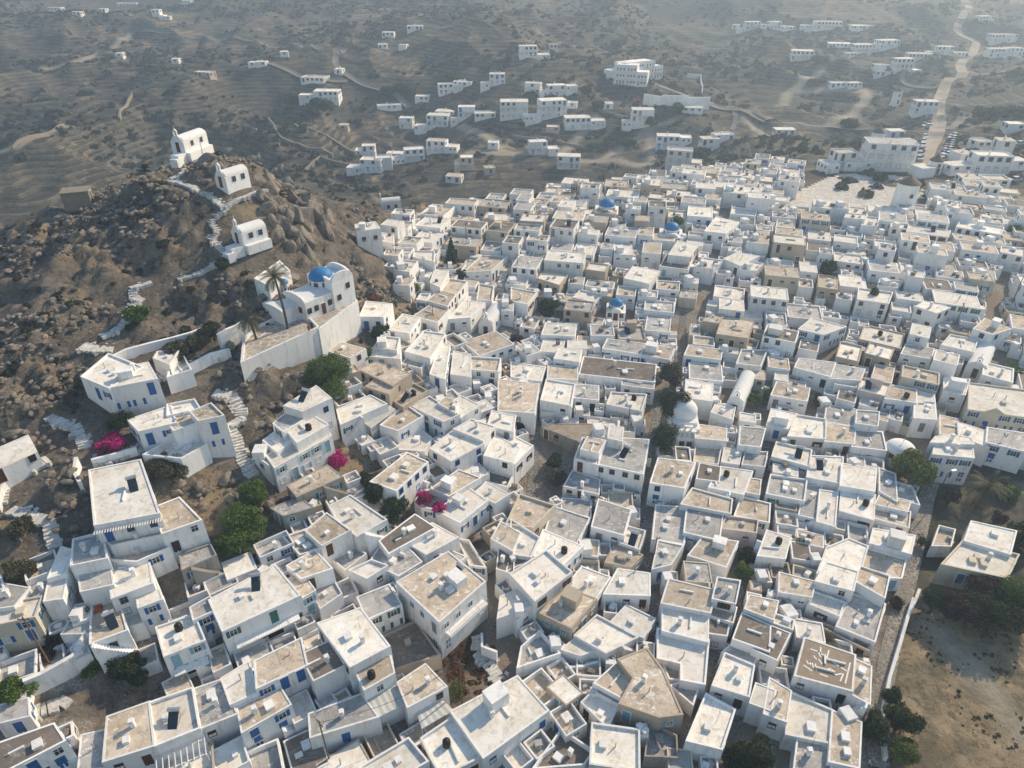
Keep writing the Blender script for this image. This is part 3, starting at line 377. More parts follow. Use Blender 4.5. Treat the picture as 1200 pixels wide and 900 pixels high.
CUBES = [
(5.2,164,6,5.4,-.18,4.8,0,2,0),(30.2,185.6,8.8,6,-.23,2.8,0,0,0),(-22.9,52.4,3.9,2.4,.55,1.5,0,0,1),(111.3,167.8,5.9,5.3,-.37,5.2,1,0,0),(78.6,117.1,3.4,5.3,-.54,4.2,0,0,0),(-33.1,48.6,2,3.3,.57,2.1,2,0,0),
(60.1,185.8,5.4,7.9,-.26,4.2,0,0,0),(66.5,159.2,6.2,5,-.34,4.2,2,0,0),(3.9,159.1,6.2,4.6,-.21,4.8,1,0,0),(2.9,41.1,2.5,2.4,.64,1.9,1,0,1),(79.9,173.7,5,6.9,-.35,4.8,0,0,0),(77.3,149,6.1,5.7,-.34,2.6,0,0,0),
(49.1,70.7,2.7,4.2,-.36,2.2,1,0,1),(-11.4,96.3,5.1,3.6,.54,1.9,1,0,0),(67.6,106.6,3.4,5.7,-.52,2.7,2,0,0),(121.6,181.5,7.3,5.4,-.37,4.2,2,0,0),(-12.8,173,7.6,4.4,-.21,4.8,2,0,0),(53.4,124.3,4,5.7,-.26,3.2,1,0,0),
(17.1,153.1,5,6.9,-.26,2.8,0,0,0),(39,63.3,3.1,3.1,-.36,2.2,1,1,1),(-3.7,166.9,6.4,5.6,-.18,3.6,0,2,0),(95.1,138.9,5.3,5,-.43,3.2,1,0,0),(32.7,152.5,4.3,6.9,-.22,3.6,2,0,0),(29.4,193.2,6.5,6.7,-.19,4.2,2,1,0),
(9.1,50.7,2.9,2.9,-.07,1.4,2,0,1),(106.7,124.2,5.4,4.1,-.42,3,0,0,0),(96.3,175.2,7,6,-.39,2.7,0,0,0),(18.8,205.6,7.4,5.8,-.25,5.2,0,0,0),(68.3,137.2,4.1,6,-.37,3.2,2,2,0),(16.2,77.3,3.7,3.2,-.1,2.3,2,1,0),
(-20.2,55.2,3.1,2.8,.6,1.4,3,0,1),(17.9,120.9,4.7,4.5,-.05,2.8,1,0,0),(-25.9,90.7,4.8,3.1,.63,1.8,3,0,1),(41.9,69.8,3.8,2.7,-.36,2.2,2,0,0),(132.4,177,6.2,6.3,-.39,3.2,3,0,0),(98.8,134.6,4.6,4,-.37,4.8,2,1,0),
(132.9,170.3,6.8,5,-.38,3.6,0,0,0),(39.5,52.9,3.3,2.2,-.3,1.9,1,0,1),(103,144.5,5.8,4.9,-.35,2.6,3,0,0),(34.4,210.3,8.2,6.5,-.17,3.6,0,0,0),(-10.5,41.9,2.7,2.2,.6,1.6,2,0,0),(72.5,154.1,5.7,5.6,-.37,2.7,3,0,0),
(39.8,67.3,2.6,3.4,-.24,2.4,3,0,0),(53.4,203.7,6.5,6,-.33,5.2,0,0,0),(38.1,188.7,5.2,6.3,-.23,5.2,0,2,0),(82.8,130.7,5.1,4.1,-.35,3.2,0,0,0),(51.7,211,6.7,6.2,-.32,5.2,1,0,0),(-26.7,155,6.6,4.3,-.2,3,2,0,0),
(47.8,178.7,6.3,5.5,-.3,3.6,1,0,0),(112.7,174.8,5.5,5.5,-.5,4.2,0,0,0),(-4.4,153.4,4.8,6.3,-.19,2.6,1,0,0),(64.4,178,5.6,4.9,-.26,5.2,0,0,0),(-19.4,82.8,3.1,3.6,.62,2.1,0,0,1),(119.5,146.2,4.7,5.7,-.33,2.8,0,2,0),
(88.6,142.1,4.8,5.1,-.4,3,0,0,0),(94.6,131.8,4.4,3.9,-.42,4.2,1,0,0),(-4.5,181.6,4.6,7,-.22,4.2,1,0,0),(26,152.7,4.3,6.4,-.12,3,0,0,0),(45.5,192.7,7.1,5.8,-.23,3.2,1,1,0),(56.5,215.9,8.3,5.2,-.3,4.8,2,0,0),
(59.8,173.8,6.3,5.7,-.35,2.6,0,0,0),(34,138,5,4.7,-.21,2.8,2,0,0),(36.1,64.4,2.6,3.1,-.18,2,3,2,1),(74.4,159.9,5.1,5.9,-.32,2.7,0,0,0),(49.7,110.2,3.8,4.2,-.26,2.7,2,0,0),(.2,151.8,3.9,4.7,-.25,5.2,3,0,0),
(-58.4,52.9,1.9,2.5,.68,2.2,2,0,1),(2.6,183.3,5.4,5.1,-.25,5.2,1,0,0),(102.6,139,4.3,5.1,-.46,3,1,0,0),(3.1,171.1,4.6,5.3,-.25,4.8,1,0,0),(106,171.6,5.5,6.1,-.45,2.7,0,0,0),(39.9,73.6,3.1,3,-.26,2.2,2,0,1),
(119.6,167.9,7.5,4.2,-.35,2.6,2,0,0),(54.5,84.9,2.7,4.2,-.35,2.2,2,0,0),(-28.5,59.9,2.5,2.4,.58,2.2,1,0,1),(-20.9,58.7,2.5,2.9,.52,1.6,1,0,1),(19.2,138.3,6.1,3.6,-.26,2.8,1,0,0),(36.8,171.5,4.5,5,-.18,5.2,3,0,0),
(21,166.3,5.5,4.8,-.26,3.6,1,2,0),(10.8,68.3,2.7,3.2,-.16,1.9,2,0,0),(-17.5,98.4,4.2,3.1,.61,2.1,1,2,1),(87.2,153.2,4.7,4.8,-.39,3.6,0,0,0),(5.8,50,2.4,2.8,.56,1.4,2,0,1),(15.2,200.4,8.5,5.1,-.28,2.8,2,0,0),
(1.2,138.6,4.5,4.6,-.21,3,0,0,0),(74.1,175,5.6,5.8,-.35,2.7,2,0,0),(13.4,181.9,5.5,6.2,-.26,3,2,0,0),(79.6,157,5.2,4.7,-.4,3.2,0,0,0),(19.1,143.9,4.5,4.3,-.31,3.6,0,2,0),(24.6,135.4,4.1,4.8,-.23,3,2,0,0),
(98.8,149.4,3.8,4.9,-.38,4.2,2,0,0),(6.1,154.1,4.9,3.7,-.24,4.8,2,0,0),(44.3,107.5,4.3,3.5,-.3,2.3,2,1,0),(56.8,114.8,3.5,3.9,-.45,3.2,3,0,0),(-22,73.4,3.9,2.4,.63,1.5,1,0,0),(3.1,113.2,3.2,4.4,.52,3,1,0,0),
(91.1,98.1,3.8,3.1,-.49,2.6,1,0,0),(10.1,65.3,3.6,2.3,-.07,1.6,1,1,1),(45.4,185.7,6.8,5.1,-.24,2.8,0,2,0),(26.5,221.9,7.7,6.6,-.23,3,0,0,0),(85.2,148.5,3.5,4.3,-.45,5.2,1,0,0),(-26.8,149.5,4.1,3.8,-.3,4.8,0,0,0),
(21.2,185.7,5.1,4.7,-.2,5.2,2,0,0),(39.2,71,2.8,2.7,-.28,2.2,0,0,1),(-21.6,127.7,3.5,4.4,-.17,2.9,2,0,0),(-5.4,80.6,2.8,3.1,.59,2.3,0,0,0),(-12.5,166.9,5.6,5,-.28,2.6,2,2,0),(27.2,86.2,2.4,3.5,-.13,3,3,0,0),
(44.8,213.8,5.1,7,-.25,4.8,3,0,0),(11.8,153.4,4.9,4.6,-.23,3,1,0,0),(37.3,117.3,4,3.6,-.2,2.8,2,0,0),(88.9,173.5,4.4,6.4,-.3,3,0,0,0),(117.5,163.7,4.9,4.2,-.46,4.2,2,0,0),(37.6,44.3,2.3,1.9,-.36,1.9,0,2,0),
(-22.7,147.1,4.5,4.4,-.24,3,1,0,0),(66.8,145.1,3.7,5.7,-.29,2.7,0,0,0),(118.2,174,4.3,6,-.41,3.6,2,2,0),(42.7,83.2,3.8,2.3,-.33,2.5,0,0,0),(-25.9,159.5,4.7,3.6,-.17,4.8,0,0,0),(129,191.7,5.9,5.5,-.35,3.2,2,0,0),
(53.1,188.5,5.3,5.1,-.25,4.2,0,0,0),(19.2,93.4,3,3.6,-.16,2.3,2,0,1),(-47.5,47.8,1.7,2.4,.67,2,0,0,0),(-37.9,56.2,2.2,2.6,.53,1.6,3,0,1),(57.3,85.3,3.3,3,-.42,2,1,0,1),(77.5,193.1,5.6,4.6,-.43,4.8,1,0,0),
(-26.4,93.5,3.4,3.2,.68,1.9,2,0,1),(72,189.3,6,5.5,-.33,2.8,2,0,0),(-11.3,79.8,2.6,3.2,.63,2.1,3,0,1),(58.7,100.4,3.1,3.3,-.5,2.8,3,0,0),(112.5,153.8,4.7,4,-.39,3.6,2,0,0),(107.3,155.9,5.3,3.9,-.31,3.2,2,0,0),
(-6.5,96.8,3.4,3.3,.49,2,1,0,1),(3.3,177,3.5,5.6,-.24,5.2,1,0,0),(129,185.5,4,5.4,-.35,5.2,2,0,0),(14.1,174.3,3.8,5.6,-.25,4.2,0,0,0),(61.3,147.6,5.7,3.6,-.27,2.6,0,0,0),(66.8,196.3,6.1,5.4,-.36,3,2,0,0),
(46,199.1,6.8,4.9,-.24,3.2,1,0,0),(80,200.2,5.4,5.3,-.35,4.2,0,0,0),(45.4,69.7,2.6,2.8,-.32,1.9,1,0,1),(59.5,193,5.6,5.4,-.28,3.2,0,0,0),(32.4,160.2,3.5,5.6,-.26,3.6,2,0,0),(16.1,52.5,2.2,2,-.18,2.1,3,0,0),
(70.9,182.3,6.1,4.5,-.39,3,0,0,0),(12.5,115.6,3.8,3.1,-.1,3,0,0,0),(79.8,127.4,3.6,4,-.4,2.8,0,0,0),(21,63,2.2,2.6,-.12,2,1,0,0),(37.4,176.9,3.7,4.9,-.32,5.2,0,2,0),(42.1,171.4,4.5,5.6,-.23,2.7,0,1,0),
(64,203.1,6.9,5,-.29,2.8,1,0,0),(72.5,108,4,3.1,-.55,2.2,3,2,0),(15.9,91.6,3.4,2.3,-.09,2.9,3,2,0),(83.8,171.8,3.4,4.9,-.39,5.2,1,0,0),(-10.9,114.1,2.8,4.5,.66,2.1,3,0,1),(85.8,135.9,3.1,3.2,-.38,5.2,0,0,0),
(14.3,118.5,3.2,4.9,-.12,1.6,2,0,0),(53.2,194.7,4.6,5.9,-.36,3.6,1,0,0),(-4.8,94.8,2.6,3,.57,2.9,0,0,0),(3.7,123.9,3.1,4.9,-.3,2.2,2,0,0),(69.5,171.4,5.9,4,-.31,2.8,1,0,0),(40.6,76.2,3.1,2.2,-.29,2.3,1,2,1),
(8.8,47.8,2.1,1.9,-.07,1.8,2,0,1),(9.5,174.4,4.8,5.2,-.28,2.6,2,2,0),(29.1,134.5,4.2,3.4,-.2,3,0,0,0),(19.4,221.4,5,6.4,-.18,4.8,2,0,0),(10,189.3,5.6,5.3,-.25,2.6,1,0,0),(68.2,166.1,4.5,4.9,-.37,2.8,2,0,0),
(-12.6,141.7,4.2,3.9,-.19,2.7,2,0,0),(82.1,216.1,5,7.6,-.4,2.6,1,0,0),(37.2,195.1,5.6,5.5,-.2,2.6,2,0,0),(-45.5,39.7,1.5,1.9,.57,1.8,2,0,1),(39.7,225.3,5.1,8.1,-.31,2.8,0,0,0),(-20.6,45.1,2,1.7,.68,1.9,0,0,1),
(65.9,187.8,4.6,5.6,-.26,3.2,0,0,0),(39.7,108.1,3.8,3.5,-.16,1.5,2,0,1),(72.4,200.4,6.1,5.1,-.33,2.8,0,2,0),(-2.5,70.5,2.8,2,.63,2.2,2,2,1),(26.3,214.8,6.1,5.9,-.14,3,0,0,0),(-17.5,79.8,2.9,2.2,.6,2.3,1,0,1),
(36.4,157.8,5.2,3.4,-.26,3.2,2,0,0),(2.4,55,2.5,1.9,.5,1.7,0,0,0),(75.8,205.6,5,5.7,-.36,3.6,1,0,0),(18.5,159.6,4.8,3.5,-.29,3.6,0,0,0),(13.7,216.4,5.8,4.6,-.17,5.2,0,0,0),(-19.9,108.1,3.2,3.4,.65,1.9,2,0,1),
(33.5,218.3,5,7.6,-.26,2.6,0,1,0),(-6.4,62.1,2.5,2,.63,1.9,1,0,1),(35.1,45.8,2,1.7,-.21,1.8,3,0,1),(135.3,187.5,5.9,4.4,-.37,2.6,0,1,0),(30.6,170.5,3.8,3.9,-.16,4.8,0,0,0),(-24.7,53.6,2.2,1.5,.59,2.1,1,0,0),
(-8.2,131.2,3,4.8,-.18,2.3,0,0,1),(-12,178.2,5.1,4.6,-.29,2.7,2,0,0),(-.8,60.7,1.8,2.3,.67,2.3,2,0,1),(-4.8,90.8,2.8,2.7,.59,2.3,1,0,0),(6.2,149.6,3.4,4.9,-.26,2.6,2,0,0),(49.6,127.4,3.9,3.6,-.22,2.1,0,0,0),
(68.2,214.8,5.3,5.9,-.38,3,1,0,0),(85.9,211.2,5.1,4.5,-.41,4.8,2,0,0),(14.1,139,3.4,3.8,-.17,3.2,1,0,0),(45.4,220.8,6.1,5.8,-.26,2.7,1,0,0),(35.4,57.6,2.5,1.6,-.2,1.9,1,0,0),(90.9,122,3.6,3,-.36,2.9,0,0,0),
(39.9,95,2.7,2.5,-.27,2.8,0,0,0),(82.6,207.5,5.8,4.5,-.36,3.6,2,0,0),(79.4,222.8,4.5,5.7,-.37,4.8,3,0,0),(31.2,59.6,1.9,2,-.29,2.2,2,0,1),(87.9,119.7,3.7,3.2,-.53,2.2,2,2,0),(38.1,135.6,3.6,4.2,-.32,2.1,1,1,0),
(32.2,165.5,3.6,4,-.2,4.2,2,2,0),(-11.1,94.2,2.7,3.2,.6,1.6,2,0,1),(-15.1,58.8,1.6,2.2,.64,2.2,0,0,1),(87,158.2,4.6,3.7,-.43,2.7,3,0,0),(-50.8,50.2,2,1.6,.64,1.6,0,0,1),(74.9,217.8,4.7,5.5,-.36,4.2,1,1,0),
(32.8,177.6,4.8,3.8,-.19,3.6,0,0,0),(23.9,170.6,5.1,3.3,-.26,3.6,2,1,0),(125,174.9,5.2,3.9,-.46,2.8,1,0,0),(64,138.3,3,4.4,-.31,2.7,2,0,0),(41.2,181.1,5,4.4,-.12,2.7,0,2,0),(-25.9,67.4,2.2,1.8,.53,2.3,2,0,1),
(41.5,51.1,2.5,1.6,-.22,1.4,2,1,0),(33.6,63.6,1.9,2.4,-.07,1.9,2,0,0),(32.6,199.8,5.4,4.9,-.25,2.8,2,0,0),(62,98.9,3,2.5,-.49,2.5,0,0,0),(24.9,87.7,2.6,2.7,-.1,2.1,2,0,1),(59.2,167.8,3.6,5.2,-.3,2.7,3,0,0),
(20.9,39.5,1.8,1.5,-.09,1.6,2,0,1),(96.2,116.8,3.7,3,-.56,2.1,3,0,0),(69.7,141.1,3.7,4.1,-.44,2,3,2,1),(-9,99.9,2.8,3.1,.64,1.9,0,0,1),(23.5,192.7,4.2,5,-.22,3.6,2,0,0),(-26.6,96.5,2.6,2.9,.57,1.9,2,2,0),
(-25.2,137.7,3.5,3.7,-.16,2.2,2,0,0),(119.9,158.3,3.8,4.6,-.34,2.3,2,1,0),(13,210.4,5.8,5.1,-.2,2.7,0,0,0),(-10.7,62.8,1.8,2.1,.63,2.1,0,0,1),(59.5,209,4.1,5.4,-.37,4.2,2,2,0),(53.7,182,4.3,4.4,-.41,3.2,2,0,0),
(-25.8,164.3,4.7,3.6,-.25,2.6,2,2,0),(7.6,182,4.5,4.7,-.23,2.6,2,0,0),(102.7,126.4,3.9,3,-.34,2.1,1,1,1),(.2,76.4,2.2,2.3,.71,2.3,2,0,1),(41.5,114.7,3.7,2.5,-.28,2.5,0,0,0),(-33.5,46.3,1.7,1.8,.54,1.5,0,0,1),
(36.1,93.1,3.2,2.3,-.21,2,0,0,0),(3.9,117.3,3,3.7,.57,1.8,0,0,1),(5.2,53.6,1.6,2.3,.66,1.6,2,0,0),(-29.2,95.3,2.6,2.6,.7,1.9,1,0,1),(32.8,173.8,3.6,3.2,-.25,5.2,2,0,0),(11.1,133.8,3.7,3.4,-.28,2.1,2,0,0),
(-18.9,45.6,1.7,1.4,.66,2,2,0,0),(70,132.3,3.1,3.3,-.35,2.9,2,0,0),(113.5,179.9,4.8,3.8,-.43,3,0,0,0),(33.1,132.8,3.4,3.7,-.29,2.1,2,0,1),(47.3,97.9,2.9,2.7,-.28,1.8,3,0,0),(72,149.5,3,3.2,-.37,4.2,1,0,0),
(65.4,95.8,2.2,3,-.53,2.3,1,0,0),(49.1,106.4,2.4,3.1,-.34,2.5,0,0,0),(51.3,104.8,3.5,2.2,-.41,2.2,1,0,0),(26.3,207.6,4.9,5.1,-.22,2.8,0,0,0),(76.7,211.1,5,4.9,-.3,3,2,1,0),(19.8,89.8,2.7,2.8,-.1,1.5,3,0,1),
(-22.9,75.6,2.2,2.1,.59,1.9,0,0,1),(-16.7,68.2,2.2,2.2,.62,1.4,3,0,1),(15.2,187.8,4.2,4.6,-.25,2.8,3,1,0),(18.8,192.2,4.1,3.6,-.25,4.8,1,2,0),(24.5,199.8,4.4,4.5,-.13,3.6,1,0,0),(9.7,94.8,3.2,2.5,-.15,1.5,0,0,0),
(53.5,71.4,2.1,2.2,-.38,1.8,1,0,1),(43.7,156.9,3.9,3.6,-.25,2.6,0,0,0),(-31,59.4,1.5,2.3,.61,1.6,2,0,0),(48.9,225.7,6.5,4.4,-.32,3,2,1,0),(68.4,206.9,5.5,4.5,-.36,2.6,0,0,0),(62.4,164.2,4,3.8,-.26,2.7,2,0,0),
(82.5,110.6,3.1,2.6,-.59,2.3,2,0,0),(-9.7,182.4,3.9,4.4,-.35,3,0,0,0),(14.2,42.6,1.2,1.5,-.03,2.3,2,0,0),(-28.1,66.2,2,2.1,.56,1.5,1,0,1),(83.1,160.5,3.6,3.8,-.4,2.8,1,0,0),(65.4,126.5,3.4,2.9,-.28,2.2,2,0,1),
(-9.1,136,3.4,3,-.27,2.6,2,0,0),(27.4,63.2,2.1,2,-.16,1.6,0,0,1),(57.2,102.6,2.9,2.6,-.41,2,0,0,1),(45.1,206.1,4,5.5,-.26,3,0,0,0),(26.4,166.3,4.1,3.7,-.21,2.6,1,0,0),(-23.7,142.2,4.3,2.8,-.15,2,0,0,1),
(11.3,195.3,3.3,5.2,-.23,3.6,0,2,0),(69.5,149.9,3.8,3.8,-.31,1.9,2,0,1),(-15.5,81.8,2.5,1.8,.55,2.1,2,0,0),(12.6,58.7,1.7,2,-.12,1.7,3,0,1),(-10.2,110.8,2.9,2.8,.58,1.9,1,0,1),(57.3,122.7,3.2,3.3,-.35,1.7,3,0,1),
(53.5,158,3.4,3.8,-.24,2.8,1,0,0),(132.3,183.3,3.7,5,-.44,2.4,2,0,0),(86.6,139.2,3.8,3.2,-.35,1.9,1,0,0),(-1.8,133.8,3.1,3.8,-.18,1.8,1,0,1),(102.7,152.9,2.6,4.3,-.37,2.9,1,0,0),(82.8,83.5,2.7,1.8,-.58,2.1,0,0,1),
(18.7,172.3,3.9,3.8,-.19,2.8,0,2,0),(35,203.7,3.9,3.6,-.34,5.2,1,0,0),(-4,99.9,2.3,2.2,.61,2.8,0,0,0),(12,96.8,2.7,2.3,-.06,2.1,1,0,0),(80,91.3,2.3,2.7,-.49,1.7,0,0,0),(17.2,125.4,3.1,3.2,-.3,2,1,0,0),
(-14.2,98,2.3,2.4,.65,2.3,0,0,0),(81.3,115.1,2.8,3.2,-.46,1.7,1,0,1),(-19.4,144.8,2.8,3.7,-.25,2.7,3,0,0),(20.2,123.8,2.8,3.1,-.15,2.3,1,0,0),(.1,115.7,3.6,2.5,.6,1.6,2,0,1),(-22.5,83.6,2.1,2.6,.69,1.5,0,0,0),
(22.6,154.8,3,4,-.24,2.7,1,0,0),(56.9,150.1,4,3.6,-.35,1.5,1,0,0),(-3.3,65.3,1.9,1.5,.68,2.3,3,1,1),(64.2,221.2,5,4.7,-.21,3,0,0,0),(60.3,198.8,4.2,4.6,-.31,2.6,2,0,0),(51.6,87.1,2.2,2.3,-.36,2.1,1,1,0),
(102.4,175.9,3.7,3.6,-.37,3.2,1,0,0),(13,68.4,1.7,2.5,-.07,1.5,2,0,1),(90.9,162.1,2.9,4.9,-.43,2.1,3,0,0),(41.2,111.6,2.5,3.4,-.3,1.6,1,0,1),(39.6,140.4,3.1,3.1,-.22,2.6,0,0,0),(-13.4,60,2.2,1.5,.52,1.6,1,0,1),
(48.9,124.2,3.3,2.9,-.25,1.8,0,0,0),(30.8,118.9,3.3,2.8,-.16,1.6,2,0,1),(34,142.5,3.9,3.2,-.24,1.6,3,0,0),(47.1,118.2,2.4,3.8,-.46,1.6,3,0,1),(96.5,107.4,2.2,3,-.51,2.2,2,0,0),(-20.8,82.7,2.2,2.1,.58,1.6,2,0,0),
(18,75.3,1.9,2.5,-.15,1.4,1,0,0),(36,103.2,2.6,2.3,-.28,2.3,0,0,1),(-1.6,72.5,1.8,1.9,.54,2,2,0,1),(89.1,95.7,2.5,2.3,-.49,1.9,1,2,0),(-21.1,100.3,2.2,2.5,.66,2,1,0,0),(-13.3,81.2,2.3,2,.56,1.6,3,0,0),
(-16,113.3,2.6,2.4,.62,2.3,1,0,0),(-13.8,137.9,3.7,2.6,-.24,2.1,2,0,0),(41.5,127.9,2.8,3.5,-.29,1.7,0,0,0),(6.1,111.3,2,3.5,.59,2.1,0,0,0),(38.1,199.9,3.4,3.6,-.24,4.8,0,0,0),(46.3,164.4,3.5,3.4,-.22,2.7,2,0,0),
(2.1,103,2,2.8,.68,2.3,2,0,0),(17.5,178.9,3.8,3.6,-.38,2.7,1,0,0),(59.2,225.5,5.7,4.2,-.26,2.6,0,1,0),(44.6,160.2,3.7,2.8,-.28,3,2,0,0),(109.9,137.5,3,3.3,-.38,1.8,2,0,1),(-17.7,125.2,2.1,3.2,-.23,2.7,0,0,0),
(55.6,221.7,5.8,3.7,-.25,3,0,0,0),(36.5,121.4,2.1,3.5,-.21,2.2,1,1,0),(83.7,154.7,3.6,3.2,-.36,2.3,3,0,0),(-3,137.9,3.2,3.2,-.19,1.9,1,2,0),(80.6,152.5,4.1,2.8,-.36,2.1,0,1,0),(18.6,213.9,3.7,3.8,-.22,4.8,0,0,0),
(63.5,124.1,3,2.9,-.27,1.6,0,0,0),(15.9,113.3,2.8,2.9,-.11,1.5,0,0,1),(84.8,133.1,3.5,2.3,-.38,2.3,2,0,0),(-31.4,46.7,1.4,1.3,.61,1.7,2,0,1),(14.8,104.4,3.3,2,-.02,1.6,0,0,1),(32,61.7,1.5,1.6,-.18,2.1,0,2,0),
(40,216.6,3.8,4.1,-.36,4.2,3,0,0),(77.2,143.1,2.5,4.1,-.42,2,2,0,1),(8,124.9,3.1,2.4,-.22,2.2,2,0,1),(-.6,145.4,2.8,3.8,-.31,1.9,0,1,1),(127.4,180.3,3.7,3.3,-.33,3,1,0,0),(90.2,157.5,2.9,3.9,-.39,2.2,0,0,1),
(-8.6,163.9,3.7,3.8,-.29,1.4,1,0,1),(5.9,135.1,2.7,3.2,-.27,2.2,2,2,0),(74.9,121.6,3,2.6,-.31,1.9,2,0,1),(-26.8,69.5,1.9,1.3,.53,2.1,0,2,0),(14.5,79.7,1.9,2.1,-.07,1.8,2,0,1),(-55.6,46.9,1.3,1.4,.63,1.5,3,0,1),
(12.4,63.8,1.4,2.2,-.06,1.6,2,0,1),(94.2,149.5,3.6,2.7,-.34,2.3,0,0,1),(27.5,118.5,2.3,3.1,-.17,2,2,0,0),(61.1,131.1,3.5,2.3,-.33,2.1,0,0,1),(65.5,116.4,2.8,2.5,-.48,1.9,2,0,1),(77.9,92.1,1.9,2.7,-.57,1.5,0,0,1),
(97.5,143.3,2.5,3.3,-.36,2.5,1,2,0),(17.9,102.1,2.6,2.5,-.1,1.4,2,0,1),(71.7,223,3.9,5,-.35,2.8,0,0,0),(16.3,79.8,1.8,1.8,-.16,2.3,1,0,1),(25.8,124.8,2.5,3,-.2,1.9,2,0,0),(-17.3,128.4,3.1,2.6,-.21,1.7,0,0,1),
(81.5,167.1,3.7,3.7,-.44,1.5,1,2,0),(64.6,183,4.1,3.1,-.42,2.7,1,0,0),(90.2,149,2.7,3.3,-.42,2.4,2,0,0),(75.5,106.1,2.9,2.3,-.59,1.4,2,0,0),(-24.5,133.8,3.4,2.6,-.22,1.5,2,0,1),(52.6,153.8,3.1,3,-.36,2.6,0,0,0),
(55,112.5,2.3,2.8,-.35,1.7,1,0,1),(96.7,129.1,2.6,3,-.5,1.9,2,0,0),(96.3,119.5,2.2,2.8,-.46,2.2,2,0,1),(.4,78.8,2.1,1.6,.58,1.8,1,0,0),(80.3,163.9,3.5,2.8,-.38,2.7,3,0,0),(90.6,138.8,2.4,3.3,-.38,2.2,3,0,1),
(52.7,135.9,3.1,2.4,-.27,2.3,1,1,0),(71,123.8,2,3.5,-.34,1.9,1,0,0),(63.2,95.7,1.6,2.6,-.41,2.2,2,0,0),(11.8,51.3,1.2,1.4,-.13,1.8,2,0,1),(33,51.4,1.5,1.4,-.22,1.4,0,0,1),(15.5,225.5,4.1,4.2,-.26,3.6,0,0,0),
(19.1,147,3.7,2.7,-.18,1.7,2,0,0),(22.2,111.2,3.3,2,-.18,1.4,1,0,1),(100.8,171.9,3.1,3.1,-.32,3,2,0,0),(-12.8,48.1,1.2,1.5,.54,1.5,1,0,1),(25.1,145.4,3.4,2.7,-.28,1.9,1,0,1),(-28.7,74.7,1.9,1.5,.65,1.7,1,0,1),
(122.9,170.9,3.6,3,-.37,2.3,2,0,0),(-21.1,137.6,2.5,2.9,-.21,2.1,1,0,0),(30.4,69.3,1.7,1.8,-.24,1.4,3,0,1),(-12.5,76.4,1.8,1.7,.52,1.6,0,0,0),(40.6,203.8,3.4,4.3,-.35,2.6,0,0,0),(21.5,94.7,2.2,1.9,-.12,1.9,3,0,0),
(-24.7,70.7,1.5,1.5,.6,2,1,0,1),(74.4,98.5,2,2.6,-.57,1.5,1,1,1),(24,143.6,2.9,2.7,-.19,2.2,2,2,0),(106.4,177.2,3.8,2.7,-.34,2.7,1,0,0),(-1.1,108.4,1.9,2.8,.53,1.7,3,2,1),(-5,136.9,2.4,2.9,-.41,2.2,0,0,0),
(20.2,134.6,2.6,2.3,-.25,2.7,2,2,0),(60.1,179.1,3.9,3.2,-.27,2,2,0,1),(15.1,97.9,1.6,2.4,-.15,2.3,1,0,1),(80.4,111.5,2.3,2.5,-.5,1.7,1,0,1),(74.9,143.1,2.6,3,-.34,2.2,0,0,0),(67.2,119.1,2.3,2.8,-.56,1.7,2,0,1),
(-2.2,118.4,2.8,2.3,.63,1.6,1,0,1),(47.6,72.8,1.4,2.1,-.41,1.7,0,0,1),(41.5,66,1.2,1.8,-.36,2,0,0,0),(105.1,128.1,2,3.2,-.43,1.9,2,0,1),(94.7,108,2.4,2.3,-.42,1.5,2,0,1),(50.4,218.7,3.3,5.2,-.29,2.3,1,0,0),
(13.3,76.7,1.8,1.3,-.01,2.3,1,1,0),(-18.2,134.3,2.2,2.5,-.18,2.7,0,0,0),(33.4,190.9,4,3.2,-.22,2.2,2,0,1),(38.1,120.9,2.4,2.7,-.21,1.6,0,2,1),(63,192.1,3.1,4.5,-.29,1.8,1,0,0),(-11.4,85.9,1.7,1.6,.63,2.3,1,0,1),
(1.1,111.2,2.2,2.6,.58,1.5,2,0,0),(67.3,225.4,3.4,4.1,-.33,3.6,1,0,0),(44.9,90,1.5,2,-.31,2.3,1,2,0),(127.1,170,3.6,3.2,-.49,1.5,0,0,0),(41.4,93.1,1.9,1.8,-.19,2,2,0,1),(61.5,80.5,1.4,2.2,-.47,1.7,1,1,1),
(-3.2,96.4,1.6,2,.66,2.3,2,0,0),(44.8,152,2.3,3.5,-.25,2.2,0,0,0),(65.1,109.6,2.5,2.2,-.48,1.6,1,0,1),(17.9,95.9,2.2,1.5,-.12,2.2,0,1,1),(29.2,116.1,2.3,2.3,-.25,1.9,2,0,0),(50.4,113.8,2.5,2,-.45,1.9,0,0,0),
(-8.9,115.9,1.7,2.6,.61,2.3,2,0,1),(-18.2,148.2,3.1,2.9,-.19,1.4,2,0,1),(6.7,168,3.4,2.7,-.22,2.2,0,0,0),(55.8,135.2,2.7,2.7,-.35,1.7,3,0,1),(14.6,123.7,2.2,3.1,-.22,1.4,1,1,1),(107.8,127.9,2.8,2.4,-.32,1.5,0,0,0),
(-1.2,104,1.8,2.2,.61,2.1,3,0,1),(22.5,77,1.8,1.7,-.13,1.5,1,2,1),(84.6,223.6,4,3.1,-.45,3.6,0,0,0),(-18.5,173.1,2.7,4,-.26,1.7,2,0,1),(77.7,153.7,3.8,2.3,-.35,1.6,2,1,0),(123.6,193.4,3.4,3,-.4,2.9,0,2,0),
(1.1,154.7,3.1,2.9,-.24,1.6,1,0,1),(125.4,155.5,2.8,2.8,-.41,2.2,0,2,1),(52,141.7,2.9,2.4,-.23,2,1,0,1),(1.4,90.9,2.2,1.6,.56,1.7,1,0,1),(33,225.6,3.9,4.1,-.21,2.6,2,0,0),(55.2,100.1,2.2,2,-.37,1.4,1,0,0),
